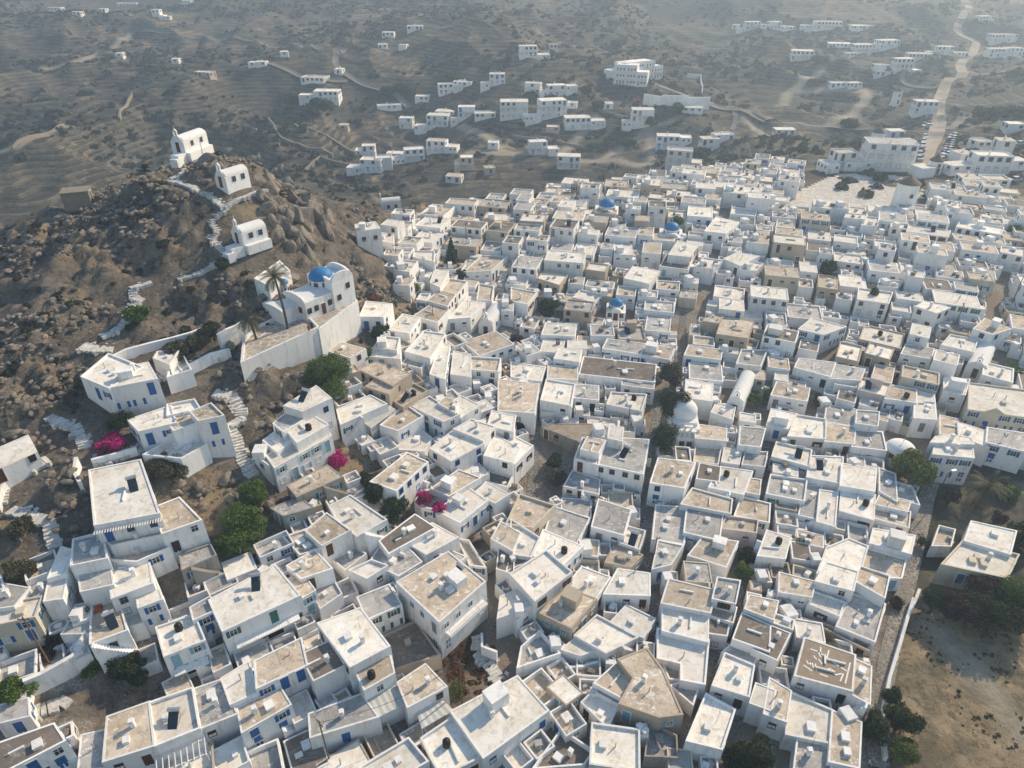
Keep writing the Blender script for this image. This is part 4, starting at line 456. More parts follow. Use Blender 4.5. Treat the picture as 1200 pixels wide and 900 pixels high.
(41.8,72.6,1.5,1.6,-.22,1.7,0,0,1),(27.2,131.4,2.1,2.8,-.21,2,1,0,1),(49.7,121.5,2.8,1.9,-.33,1.9,3,1,0),(69.7,176.6,3.2,2.7,-.29,2.7,0,0,0),(55.9,169.1,2.8,3.3,-.33,2,2,1,0),(8.6,157.4,3.5,2.4,-.15,1.9,1,0,1),
(22.4,141.2,2.3,2.7,-.21,2.2,0,2,1),(11.1,141.9,3.2,2.1,-.31,1.9,1,0,1),(48.3,88,1.8,2,-.35,1.4,1,0,1),(-9.8,144.3,2,3,-.21,2.3,2,1,0),(100.3,153.2,3.2,2.6,-.45,1.6,0,0,1),(51.7,106.5,2.2,1.9,-.44,1.9,1,1,1),
(108.5,144.7,2.6,2.5,-.35,2.2,2,0,1),(83.5,127.1,2.7,2.1,-.34,1.8,2,0,0),(117.2,178.6,2.9,3.3,-.39,2.2,1,0,0),(39.9,208,2.8,4.9,-.2,2.2,0,0,1),(10.4,124.3,2.7,1.9,-.22,1.9,0,0,0),(99.2,140.3,2.4,3.2,-.33,1.4,2,0,1),
(35.6,89,1.8,2,-.25,1.4,2,0,0),(-3.1,130.2,2.2,3,-.26,1.4,1,0,0),(-23,108.8,1.8,1.9,.63,2.1,0,0,1),(57.8,134.4,2.5,2.3,-.29,2,1,0,1),(29.7,155.2,2.6,3,-.27,1.8,1,0,0),(97.1,155.3,3.3,2.4,-.34,1.9,2,0,0),
(101.3,169.2,3.4,2.4,-.33,2.3,2,0,1),(35.7,99.7,1.9,1.7,-.13,2.1,1,0,0),(63.8,207.6,3.6,3.1,-.37,2.8,1,0,0),(-23.9,95,1.6,2,.59,1.6,1,1,1),(64.6,167.3,2.8,2.8,-.3,2.3,1,0,0),(45.3,131.5,2.6,2,-.26,2.2,2,0,0),
(59.4,162.2,3.3,2.3,-.34,2.2,2,0,0),(19.7,112.4,1.9,2.2,-.17,1.9,1,0,1),(17.6,103.9,1.9,1.8,0,2.2,1,0,1),(42.6,132.4,2.1,2.8,-.38,1.8,0,0,0),(83,90.7,1.8,2,-.52,1.4,1,0,1),(71.8,194.8,3.1,3.5,-.29,2.2,2,0,0),
(47.2,144.4,2.1,2.7,-.34,2.3,0,0,1),(109.2,177.8,3.1,2.9,-.27,2.3,1,2,1),(64.1,171,3.1,2.6,-.29,2.2,0,0,0),(50.7,137.4,2.6,2,-.37,2.3,3,2,1),(21.9,152,3.1,2.2,-.2,2,0,0,1),(-3.9,98.2,2,1.4,.63,2.2,2,0,0),
(18.9,163,2.3,2.6,-.24,2.9,2,0,0),(15.7,194,2.6,3.5,-.31,2.8,0,0,0),(64.2,129.9,2.7,2,-.36,1.8,1,0,1),(82.5,147.3,2.2,2.7,-.32,2.2,2,0,1),(4.4,137.9,2,2.5,-.22,2.2,1,0,0),(6.6,77.1,1.3,1.8,.61,1.7,1,0,1),
(3.2,151.2,2.1,2.9,-.29,2.3,0,0,0),(55.3,161.5,2.5,2.5,-.3,2.7,2,0,0),(29.2,166.3,2.6,3.4,-.2,1.5,2,1,1),(65.4,173.4,2.9,3,-.32,1.9,0,0,1),(124.4,185.5,3.2,3.3,-.35,1.7,3,0,1),(87.5,216.2,3.4,3.4,-.43,2.6,0,0,0),
(5.3,75.4,1.9,1.3,.59,1.4,3,0,1),(63.3,210.9,2.8,4.1,-.31,2.2,0,0,1),(37.4,141.3,2.6,2.2,-.2,1.9,1,0,1),(96.2,114.4,1.9,2.2,-.55,1.7,3,0,0),(7.9,170.7,2.5,2.8,-.24,2.4,1,0,0),(91.9,141.9,1.9,3,-.37,2,0,0,1),
(-6.1,102.1,1.9,2,.58,1.5,1,0,0),(79.3,160.4,3.1,2.2,-.3,2,1,1,0),(116.2,181.9,2.7,3.5,-.42,1.7,3,0,1),(52.9,112.2,1.9,2,-.47,1.8,2,2,1),(-18,101.3,1.6,1.6,.73,2.1,1,0,1),(-1.9,140.5,2,3.1,-.2,1.6,2,0,1),
(60.3,97.3,1.8,1.7,-.46,1.7,2,0,1),(19.3,182.2,2.7,2.6,-.14,2.9,2,0,0),(12.5,206,2.8,3.7,-.2,2.5,0,0,0),(120.6,177.3,3,2.7,-.41,2,0,0,0),(53.3,120.1,1.9,2,-.39,2.1,0,2,0),(44,175.4,2.8,2.7,-.24,2.3,2,0,1),
(77.8,120.3,1.9,1.9,-.31,2.3,2,2,0),(27.2,109,1.7,1.8,-.14,2.2,1,2,0),(18.7,78.7,1.5,1.6,-.02,1.4,1,0,0),(111.8,141,2.5,2.4,-.51,1.5,2,0,1),(4.9,119.5,1.9,2.3,.53,1.6,1,0,1),(47.7,130.4,2,2.1,-.24,2.3,2,2,1),
(41.5,175.7,3,2.3,-.18,2.5,0,0,0),(18.8,196.2,3.7,2.9,-.17,1.7,1,0,0),(-15.6,143.1,2.6,2.4,-.23,1.4,0,0,1),(117.6,185.9,2.6,3.9,-.34,1.4,2,0,0),(12.5,104.8,1.7,1.7,-.04,2.1,2,0,1),(83.6,103.5,2.1,1.6,-.51,1.6,2,0,1),
(8.2,134.7,2.3,1.8,-.29,2.3,1,0,0),(93.5,157.9,2.3,3.1,-.34,1.5,1,2,1),(12.5,124,1.9,2,-.2,2.1,2,0,1),(40,92.4,1.4,1.6,-.23,2.1,3,0,1),(75.2,224.6,4.4,3.1,-.36,1.8,1,2,0),(-8.3,170.7,3,2.8,-.32,1.4,2,0,1),
(53.3,96.9,1.6,1.9,-.39,1.5,0,0,1),(89,146.2,2.5,2.1,-.4,2.1,1,0,1),(18.2,112.6,1.7,1.7,-.1,2.3,0,0,1),(71.7,134.4,2.8,1.7,-.41,1.9,2,0,1),(48.6,142.6,2,2.2,-.31,2.3,1,0,0),(79,138.4,2.4,2.1,-.33,1.8,2,2,1),
(42,96.2,1.2,2,-.27,2,0,0,1),(-15.3,100.9,1.8,1.7,.64,1.5,0,0,1),(-9.6,138.3,2.7,2,-.28,1.6,1,0,0),(72.3,211.5,3.1,3.2,-.45,2.5,2,0,0),(71.5,163.5,2.6,2.7,-.24,1.8,1,0,1),(106.3,160.6,1.9,3.2,-.42,2.1,1,0,1),
(77.8,125.3,2.2,1.6,-.32,2.3,1,0,1),(53.3,177.8,2.7,2.7,-.27,2.1,0,2,0),(69.9,125.3,1.7,2.6,-.35,1.7,1,0,1),(85.7,121.1,2.1,1.6,-.29,2.2,2,0,0),(35.6,182.1,2.3,2.7,-.21,2.9,1,0,0),(36.4,91,1.4,1.8,-.33,1.6,2,0,1),
(51.2,156.1,2.4,2.2,-.37,2.3,1,0,1),(.9,163.9,2.8,2.6,-.24,1.6,2,0,1),(87.4,123.7,1.9,2,-.3,1.9,0,0,1),(37.5,98.5,1.6,1.9,-.21,1.5,1,2,0),(75.7,93,2,1.4,-.6,1.5,1,0,1),(122.9,156.8,2.2,2.5,-.47,2.1,1,0,1),
(104.3,167.2,2.8,2.2,-.39,2.2,1,0,0),(74.2,109.4,2.1,1.3,-.57,2.1,2,0,1),(-19.4,130.6,2.2,1.8,-.34,1.8,0,0,1),(113.8,183.5,2.6,3.2,-.37,1.8,1,0,0),(26.1,110.7,1.9,1.6,-.19,1.9,1,0,0),(102.8,129.1,2.2,2,-.44,1.6,2,0,1),
(-8.4,148.8,2.4,1.9,-.2,2.2,0,0,0),(85.3,102.6,1.5,1.6,-.6,2.3,0,0,1),(-.2,179.9,3.1,2.2,-.25,2.3,0,2,0),(94.9,125.5,1.5,2.3,-.33,2.2,0,0,0),(47.1,157.5,2.1,2.5,-.31,2.3,2,0,1),(86,175.3,2.4,2.9,-.45,2,2,0,1),
(68.2,121.2,1.9,2.1,-.36,1.6,3,0,1),(69.3,162.2,2.6,2.2,-.35,2.1,1,0,1),(69.6,178.9,3.1,2.5,-.33,1.7,0,0,0),(23.3,196.2,3.1,2.8,-.18,2,2,0,0),(12.8,136.1,2,2,-.21,2.1,2,0,1),(-3.9,108.6,1.6,1.8,.66,1.8,1,0,1),
(54.2,141.5,2.2,2,-.26,2,0,0,0),(6.2,94.8,1.7,1.6,.66,1.4,2,0,0),(83.6,201.8,3.8,2.7,-.34,1.5,3,0,1),(36.4,185.1,3,2.5,-.29,2,0,0,1),(62.9,215.6,3.7,2.4,-.28,2.7,2,0,0),(86.7,117.8,1.7,1.8,-.45,2,2,0,1),
(-23.1,140.1,2.3,1.7,-.23,2.2,1,0,1),(51.4,199.1,3.6,2.8,-.29,1.4,2,0,1),(29.3,152,2,2.3,-.17,2.3,2,1,0),(-15.7,115.2,1.8,1.9,.65,1.6,1,0,0),(-23.6,100.2,1.7,1.4,.48,1.6,2,2,1),(50,196.2,2.4,2.7,-.35,2.8,0,0,0),
(51.5,175.5,2.5,2.7,-.29,1.8,2,0,0),(27.3,203.7,2.4,3.8,-.28,2,0,1,0),(66.7,94.5,1.3,1.9,-.5,1.6,1,1,1),(94.9,135.1,1.9,2.2,-.36,1.7,2,0,0),(64.3,141.8,2.7,1.6,-.31,2.1,0,0,1),(128.1,172.3,2.6,2.6,-.42,1.7,2,0,1),
(86.4,145.9,1.8,2.4,-.33,2.1,0,0,1),(40.4,157.2,2,2.4,-.28,2.3,1,0,1),(135.2,191.2,2.5,2.9,-.36,2.1,1,0,1),(21.4,217.5,3.5,2.9,-.26,2.2,2,0,1),(30.4,103.7,1.6,1.8,-.09,1.5,2,0,1),(80.5,196.4,2.8,3.2,-.36,1.5,0,2,1),
(23,124.3,1.8,1.7,-.16,2.1,0,0,1),(99.2,145.5,2.2,1.9,-.43,2.1,0,0,0),(32.3,108.8,1.3,1.9,-.22,2.1,0,0,1),(-15.1,156.6,2.8,2,-.25,1.6,1,0,0),(106.3,143.9,1.5,2.5,-.33,2.2,0,1,0),(42.2,208.3,2.4,3.5,-.28,2.3,1,0,0),
(121.4,163.4,2.3,2.5,-.3,1.7,3,0,1),(32.1,181.4,2.7,2.2,-.21,2.3,1,0,1),(37.1,123.7,1.8,1.8,-.25,1.9,1,0,1),(15.3,221.8,2.8,4.2,-.24,1.6,0,0,1),(-7,109.2,1.3,2,.64,1.8,1,0,0),(5.6,122.2,1.4,2.2,-.34,1.9,1,2,0),
(-19,136.4,2.1,1.7,-.25,1.9,2,0,0),(21,162.2,2.5,2.1,-.19,1.9,0,0,1),(26.8,126.9,1.6,2.1,-.21,1.9,3,0,1),(124.9,166.8,2.1,2.3,-.28,2.3,2,0,1),(-9.6,146.6,2,2.2,-.25,1.8,3,0,1),(19.4,210.3,3.1,2.4,-.23,2.7,0,0,0),
(117.3,155.9,2,2.3,-.37,2.1,1,0,1),(13.9,130.8,1.8,1.6,-.21,2.3,1,1,1),(61.8,150.2,2.6,1.7,-.3,2,1,0,0),(73,185.2,3,2.5,-.37,1.5,2,0,0),(.3,176.8,1.9,3.2,-.19,1.9,2,0,0),(46,115.6,2,1.5,-.34,1.6,1,0,0),
(6.5,176.3,2.5,2.7,-.17,1.5,2,0,1),(75.6,187.9,2.1,3.6,-.33,1.5,3,0,0),(33.5,169.8,1.8,3,-.19,1.9,1,0,1),(60.9,132.9,1.9,1.6,-.29,2.2,2,0,1),(97.9,123,1.4,2.4,-.34,1.5,2,2,1),(17.8,175.2,2.5,2,-.22,2.3,3,0,1),
(105.9,141.3,1.8,2.5,-.36,1.4,1,0,1),(83.2,116.9,1.8,1.6,-.57,1.6,2,0,0),(48.1,204.8,3.5,2.6,-.34,1.4,2,2,0),(59.2,220.3,3.3,3.1,-.25,1.6,2,0,1),(28.2,198.4,2.2,3.2,-.17,2,2,0,0),(30.5,204.8,2.1,3.4,-.22,2.2,2,1,0),
(57.5,200.9,2,2.9,-.35,2.8,3,0,0),(66.1,128.9,2,1.8,-.32,1.6,2,2,1),(21.7,210.1,3.2,2.8,-.2,1.7,1,0,1),(2,166.8,2.2,2.4,-.31,1.7,2,0,1),(39.9,212.2,2.8,3.3,-.25,1.6,2,0,1),(55.6,120.5,1.9,1.8,-.22,1.4,1,1,1),
(31.3,107.2,1.7,1.6,-.13,1.4,0,0,0),(98.6,131.9,1.5,2.3,-.39,1.6,1,0,0),(135.1,180.8,2.5,2.5,-.39,1.7,0,0,1),(39,125.9,1.4,1.9,-.3,2,2,0,1),(28.5,150.2,2,2.3,-.15,1.5,1,0,0),(1.4,127.1,1.5,2.2,-.29,1.5,1,0,1),
(58.1,152.4,2.2,1.8,-.29,2,1,0,1),(57.3,163.7,2,2.1,-.37,2.2,1,0,1),(104.6,131.1,1.6,2.3,-.37,1.4,2,0,0),(8.1,160,2.1,2.3,-.16,1.6,3,0,1),(56.7,159.8,1.8,2.8,-.26,1.5,2,0,0),(89.4,102.1,1.4,1.4,-.49,1.8,1,0,0),
(7.7,133.2,2.1,1.3,-.34,2.2,3,0,1),(70.1,219.5,2.9,2.3,-.31,2.9,0,1,0),(83.6,163.3,1.9,2.1,-.31,2.3,3,0,0),(135.2,173.7,2.4,2.5,-.42,1.4,1,0,0),(-.8,170.2,2.5,1.9,-.22,2,1,0,1),(50.7,184.6,2.1,2.4,-.21,2.2,1,0,1),
(62.7,167.7,2.4,2.3,-.29,1.5,3,0,0),(24.8,203.5,2.1,2.8,-.23,2.8,2,0,0),(.1,148,2.2,1.9,-.21,1.6,2,2,0),(-22.3,168.4,2.5,1.9,-.29,1.8,2,0,1),(22,146.6,1.5,2.3,-.22,2,2,2,0),(27.1,171.4,2.2,2.7,-.1,1.4,0,0,1),
(57.8,204,2.8,2.7,-.35,1.6,3,0,0),(49.3,182.9,2,2.5,-.33,2.2,2,2,0),(12.2,170.8,2.2,1.9,-.19,2.2,0,1,1),(18,135.5,1.6,1.6,-.28,2.2,2,0,0),(-7.6,138.1,2.1,1.7,-.27,1.6,2,0,1),(66.8,162.6,2,2.4,-.37,1.5,1,0,1),
(12.2,177.7,1.9,2.4,-.26,2.3,2,2,0),(23.2,139,2.3,1.6,-.18,1.5,2,0,1),(16.5,116.1,1.4,1.7,-.07,1.6,0,0,0),(22.3,101.3,1.2,1.4,-.06,2,2,2,0),(-5.8,163.6,2.7,1.6,-.2,1.8,2,1,1),(80.3,123.9,1.5,1.7,-.32,1.8,2,1,1),
(49,206.9,2.5,3,-.32,1.5,0,2,1),(34.8,180.3,2.2,2.2,-.19,2,2,0,1),(108,164.3,2.2,2.2,-.4,1.4,1,0,1),(78.4,216.2,2.9,2.7,-.34,1.8,2,0,1),(9.6,178.3,2.8,1.8,-.2,1.8,0,0,1),(77.4,136,1.9,1.7,-.36,1.7,1,1,1),
(11,150.6,1.6,2.1,-.24,2.1,2,0,0),(46.1,104.5,1.7,1.3,-.42,1.4,2,0,1),(20.5,199.3,2.1,3,-.18,2,0,0,1),(90.6,169.3,2,2.4,-.43,1.6,0,1,1),(15.9,130.5,1.9,1.3,-.25,2.1,2,2,0),(102.5,178.6,1.7,2.6,-.44,2.2,1,0,1),
(79.7,204.9,2.7,2.7,-.36,1.6,0,0,1),(99.6,177.8,2.6,1.7,-.43,2.2,0,2,1),(40.9,177.5,2.4,1.9,-.22,2.1,1,0,1),(9.5,185.1,2.6,2.2,-.31,1.6,3,0,1),(79.6,133.2,1.2,2,-.36,2.2,0,1,0),(-14.7,162.8,2.2,2,-.32,1.5,2,0,0),
(41.3,199.4,2.9,2.4,-.22,1.5,2,0,0),(97.9,163.7,2,2.3,-.38,1.6,0,0,0),(-24.8,166.4,2.6,1.6,-.26,1.7,2,1,0),(67.1,114.7,1.2,1.5,-.59,2.3,1,0,0),(72,205.1,2.2,2.9,-.34,1.8,0,0,1),(88,169.1,1.8,2.1,-.41,2.2,0,0,1),
(-22.7,162,2.1,1.6,-.2,2.1,3,0,1),(26.5,128.9,1.5,1.6,-.14,1.9,3,0,1),(120.3,161.2,2.2,1.7,-.41,2,1,0,1),(31.5,105.5,1.3,1.5,-.17,1.7,2,0,1),(-26,146.6,1.5,2.1,-.28,1.7,3,2,1),(31.5,116.5,1.2,1.8,-.28,1.8,2,0,0),
(118.6,151,1.3,2.1,-.49,2.3,2,0,0),(2.5,149,1.8,1.8,-.21,1.9,1,0,0),(-13.5,112.4,1.5,1.6,.62,1.4,0,0,1),(32.1,121.5,1.7,1.4,-.12,1.8,1,0,0),(15.4,170.9,2,2.3,-.19,1.6,1,0,1),(76,197.3,2.7,1.9,-.3,2.3,2,0,0),
(81.2,148.5,1.5,2,-.35,2,2,2,0),(71.5,208.7,3.1,2.3,-.33,1.5,0,0,0),(.2,173.9,2.1,2.1,-.26,1.9,1,0,1),(56.7,186.9,2.4,2.1,-.25,1.9,2,0,1),(126.5,189,2.3,2.6,-.38,1.5,3,0,0),(51.3,152.1,1.8,1.9,-.28,1.8,2,0,0),
(9.7,169.6,2.1,2.2,-.21,1.5,1,0,0),(107.5,142.2,1.2,2,-.37,2.3,1,0,0),(30.6,144.9,2.1,1.4,-.18,1.8,0,0,0),(43,149,1.6,2,-.29,2,1,0,0),(-22.5,163.6,1.6,2.1,-.3,2.2,0,0,1),(116.3,145.6,1.5,2.3,-.36,1.5,3,0,0),
(48.6,188.5,2.6,1.7,-.31,2.2,3,0,0),(49.4,190.4,2.5,2.2,-.31,1.6,3,2,1),(9,150.6,1.5,1.8,-.18,2.3,2,0,0),(55.2,198.4,2.3,2.2,-.28,2.1,2,0,0),(66.1,134.2,1.8,1.5,-.28,1.6,0,0,1),(29.4,201,2.2,2.3,-.22,2.3,0,0,0),
(49,151.1,1.7,1.9,-.28,1.8,1,0,1),(21.8,157.9,2.1,1.9,-.2,1.5,2,0,0),(1.5,125.2,1.7,1.6,-.26,1.4,1,0,0),(85,220.8,2.4,3.1,-.33,1.7,3,0,1),(22.2,188.9,2.1,2.4,-.16,1.8,0,0,1),(41.5,194.3,2.6,2.3,-.2,1.4,3,0,0),
(74.3,164.2,1.5,2,-.27,2.3,0,0,1),(45.7,139.5,1.9,1.5,-.37,1.6,2,0,1),(35,161.2,1.6,1.9,-.31,2.2,0,0,1),(54.8,152.3,2,1.4,-.26,2.2,0,0,1),(13.7,141.6,1.9,1.6,-.29,1.6,1,0,0),(76.8,163.2,2.3,1.7,-.36,1.6,3,0,1),
(115.2,170.7,2,2,-.36,1.9,1,0,1),(-2.2,143,2,1.5,-.21,1.5,0,0,1),(68.3,126.6,1.6,1.6,-.37,1.4,1,0,1),(102.4,148.6,1.6,2,-.46,1.7,0,0,0),(-15.7,150.8,1.9,1.7,-.17,1.6,1,0,0),(36.4,154.8,2.1,1.8,-.23,1.4,2,0,0),
(68.1,191.7,2.2,2.3,-.39,1.7,2,0,0),(107.6,152.8,1.9,1.3,-.41,2.3,1,0,0),(71.3,110.6,1.2,1.5,-.46,1.6,2,0,1),(13.2,191.9,1.8,2.4,-.27,2.1,2,0,1),(55.8,208.8,2.3,2.3,-.25,2.1,0,0,0),(-8.5,166.9,1.7,2.4,-.24,1.4,1,2,0),
(114.6,164.9,1.7,2.2,-.36,1.5,0,0,1),(-4.3,149.2,1.3,1.8,-.21,2.3,2,0,1),(45.8,162.1,2.1,1.5,-.34,1.9,1,0,1),(83.5,150.4,1.5,1.9,-.37,1.7,2,0,0),(36.4,152.9,1.8,1.4,-.2,2.2,0,0,1),(62.2,156.9,1.8,1.7,-.24,1.8,1,0,1),
(63,218.4,2.2,2.5,-.28,2.2,2,0,1),(55.4,153.4,1.9,1.4,-.26,2.1,1,0,0),(9.2,166.8,1.5,1.8,-.21,2.3,1,0,1),(41.9,159.7,1.4,1.9,-.32,2.2,2,2,0),(81.3,139.1,1.8,1.4,-.32,1.6,3,0,0),(91.4,171.4,1.8,1.9,-.37,1.9,1,0,1),
(81.1,211.1,2.5,2.1,-.35,1.9,1,0,1),(70.4,186.1,2,2,-.35,1.9,2,0,1),(20.6,156.1,1.3,1.8,-.11,2.3,0,0,0),(98.7,166.1,1.8,1.8,-.32,1.7,0,0,0),(16.3,141.7,1.3,1.7,-.16,1.9,3,1,1),(42.8,154.5,1.9,1.3,-.28,2.1,2,1,1),
(52.3,172,1.7,2.1,-.23,1.6,0,0,0),(68.3,201.6,2.3,2.1,-.43,1.8,3,0,1),(65.5,156.3,1.5,1.8,-.28,1.8,3,0,0),(-19.3,132.4,1.4,1.5,-.26,1.5,2,0,1),(127.9,177.6,1.6,2.5,-.42,1.5,1,0,0),(28.9,210.5,2.4,1.9,-.19,2.3,1,0,1),
(67,210.4,2.4,2.1,-.37,1.9,0,0,1),(.2,167.6,1.4,1.9,-.24,2.2,2,0,0),(30,173.5,2.3,1.6,-.33,1.6,3,0,0),(36.4,217.2,2,2.5,-.25,2.1,1,0,1),(56.4,211.8,2.2,2,-.26,2.2,2,1,1),(-11.9,136.1,1.2,1.6,-.27,1.7,1,0,0),
(56.9,189.7,2.6,1.7,-.31,1.5,1,0,1),(40.6,184.5,1.8,2.1,-.24,1.7,1,0,1),(-17.2,145.2,1.2,1.5,-.28,2.1,0,0,1),(22.2,212.7,1.8,2.4,-.11,2.3,1,0,1),(44.7,167,2.2,1.3,-.35,1.8,1,0,0),(86.3,206.7,1.7,2.4,-.3,2,1,0,0),
(-26.2,152.2,1.7,1.3,-.25,1.8,1,0,0),(63.2,199.3,1.8,2.4,-.34,1.6,2,2,1),(64.5,149.2,1.5,1.8,-.31,1.4,1,0,1),(-22.8,156.6,2.1,1.3,-.25,1.5,1,0,0),(37.7,181.4,1.9,1.6,-.26,2.1,1,0,1),(-9.4,175.4,1.9,1.6,-.24,1.7,2,0,1),
(41.8,187.6,2,1.7,-.22,1.8,2,0,1),(24.3,185.7,1.7,1.9,-.14,1.9,1,0,1),(131.6,188.8,1.5,2,-.34,2.1,0,1,1),(71.9,214.3,1.9,2.3,-.33,2.1,2,0,1),(-18,143.4,1.4,1.5,-.24,1.6,2,0,0),(67.8,175,1.9,1.5,-.39,1.8,2,0,1),
(8.1,143.3,1.5,1.4,-.31,1.7,2,0,1),(86.3,170,1.6,2,-.46,1.5,2,0,1),(108.3,174.4,1.3,1.8,-.47,2.2,0,1,1),(74.4,194.4,1.8,1.8,-.42,2.2,1,0,0),(-1.8,177.8,1.8,1.9,-.26,1.5,2,1,0),(62.7,196.8,1.5,2.3,-.34,1.9,2,0,1),
(-8.2,177.2,1.2,2.1,-.33,2.2,2,0,1),(57.5,146.5,1.2,2.1,-.25,1.4,1,0,0),(30.2,181.3,1.5,2.1,-.27,1.7,2,0,1),(33.9,167.8,1.5,1.8,-.2,1.6,2,0,0),(107.1,166,1.7,1.6,-.39,1.6,2,0,0),(13.6,150,1.5,1.5,-.19,1.6,1,0,0),
(55.1,185,2,1.7,-.33,1.6,1,0,0),(6.7,178.4,1.8,1.8,-.25,1.4,0,0,1),(24.5,157.1,2.1,1.3,-.12,1.4,2,0,1),(14.1,194.9,1.4,2,-.19,2.3,3,0,1),(51.5,169.9,1.3,1.9,-.32,1.9,3,0,0),(65.6,192.1,1.5,1.9,-.24,2.1,0,0,1),
(43.2,177.9,1.3,1.8,-.31,2.2,1,0,1),(26,195.9,2,1.8,-.26,1.6,0,0,1),(92.1,172.8,1.7,1.5,-.35,1.7,1,0,1),(82.1,203.8,2.2,1.6,-.41,1.9,1,2,1),(41.3,146.9,1.4,1.5,-.23,1.4,2,0,0),(-.7,172.1,1.2,1.8,-.19,2,1,0,1),
(6.4,137,1.4,1.3,-.23,1.5,1,0,1),(17,183.5,1.6,1.7,-.24,1.7,0,0,1),(37.6,219.7,1.8,2.5,-.24,1.6,2,0,1),(26.7,168.9,1.4,1.4,-.2,2.1,0,0,0),(-5.2,170.6,1.8,1.3,-.2,1.8,1,0,0),(56.7,158.1,1.7,1.4,-.34,1.4,1,0,1),
(9.2,163.4,1.6,1.3,-.23,1.7,3,0,1),(49.3,215,1.8,2.2,-.17,1.6,1,0,0),(37.6,183,1.4,1.6,-.25,2.2,2,0,1),(37.1,214,1.9,2.2,-.21,1.4,2,0,1),(75.3,221.1,1.6,2.1,-.36,2.1,2,0,1),(71,159.7,1.3,1.7,-.35,1.4,1,0,0),
(42.1,196.7,1.7,1.9,-.23,1.5,3,0,0),(23.4,204.3,1.5,1.8,-.18,2.3,1,2,1),(60.8,212.9,2.1,1.8,-.19,1.6,2,0,0),(110.1,152.2,1.2,1.3,-.4,1.8,1,2,0),(107.9,158.4,1.4,1.3,-.42,1.6,3,0,1),(24.6,189.1,1.3,1.7,-.14,2.1,2,0,1),
(79.5,218.5,1.5,2,-.26,2.1,0,0,1),(71.2,197.2,1.4,1.6,-.32,2.3,2,0,1),(52.8,174.1,1.3,1.8,-.3,1.4,1,0,0),(33.3,193.7,1.3,2.1,-.26,1.7,2,0,1),(32.4,203.8,1.6,2.1,-.22,1.4,1,0,0),(18.1,189,1.6,1.4,-.33,2,1,0,1),
(69.6,203.1,1.7,1.5,-.36,1.9,2,0,0),(14.4,196.7,1.5,1.7,-.31,1.8,2,0,0),(18.4,217.2,1.5,2,-.17,2,3,0,0),(67.7,199.4,1.8,1.7,-.31,1.4,0,2,0),(48.4,202.2,1.6,1.8,-.28,1.6,0,2,1),(59.7,204.9,1.8,1.7,-.33,1.5,0,0,1),
(65.5,217.3,1.9,1.8,-.29,1.4,1,0,0),(-12,163.3,1.2,1.3,-.16,1.8,2,0,1),(38,204.9,1.6,2,-.2,1.4,2,0,1),(68,219.2,1.7,1.8,-.24,1.7,1,0,0),(25.9,188.7,1.3,1.6,-.23,1.7,1,0,1),(73.7,213.5,2,1.5,-.36,1.6,1,2,1),
(21.8,215.3,1.7,1.6,-.19,1.9,2,2,1),(32.4,205.9,1.8,1.6,-.23,1.4,1,0,1),(63.7,224.7,2,1.6,-.28,1.8,2,0,0),(60.5,222.1,1.9,1.3,-.19,2.3,1,0,1),(44.6,181.7,1.3,1.4,-.24,1.7,2,2,0),(24,211,1.5,2,-.19,1.5,2,0,1),
(54.9,224.9,1.6,1.6,-.26,2.1,2,1,1),(39.3,220,2,1.4,-.2,1.7,1,0,0),(46.8,209.9,1.3,1.9,-.33,1.8,0,0,1),(29.8,214.3,1.6,1.8,-.24,1.7,0,0,0),(17.7,187.1,1.4,1.3,-.28,1.7,3,0,0),(88.4,213.9,1.6,1.5,-.32,1.8,0,1,0),
(36,206.3,1.5,1.7,-.19,1.5,2,0,0),(86.6,219.1,1.6,1.7,-.33,1.5,1,0,0),(56.9,196,1.3,1.5,-.39,1.8,2,0,1),(43.2,224.6,1.4,1.7,-.17,2.1,1,0,1),(52.8,224.2,1.7,1.6,-.19,1.4,0,0,1),(17.1,210.5,1.7,1.3,-.21,1.5,1,0,0),
(68.1,222.2,1.8,1.3,-.38,1.4,2,0,0),(47,202.3,1.4,1.3,-.2,1.5,1,1,1),(67.8,220.6,1.5,1.5,-.3,1.4,1,0,0),(35.4,214.3,1.5,1.3,-.23,1.7,2,0,1),(71.7,217.6,1.3,1.3,-.41,1.6,2,0,1)]
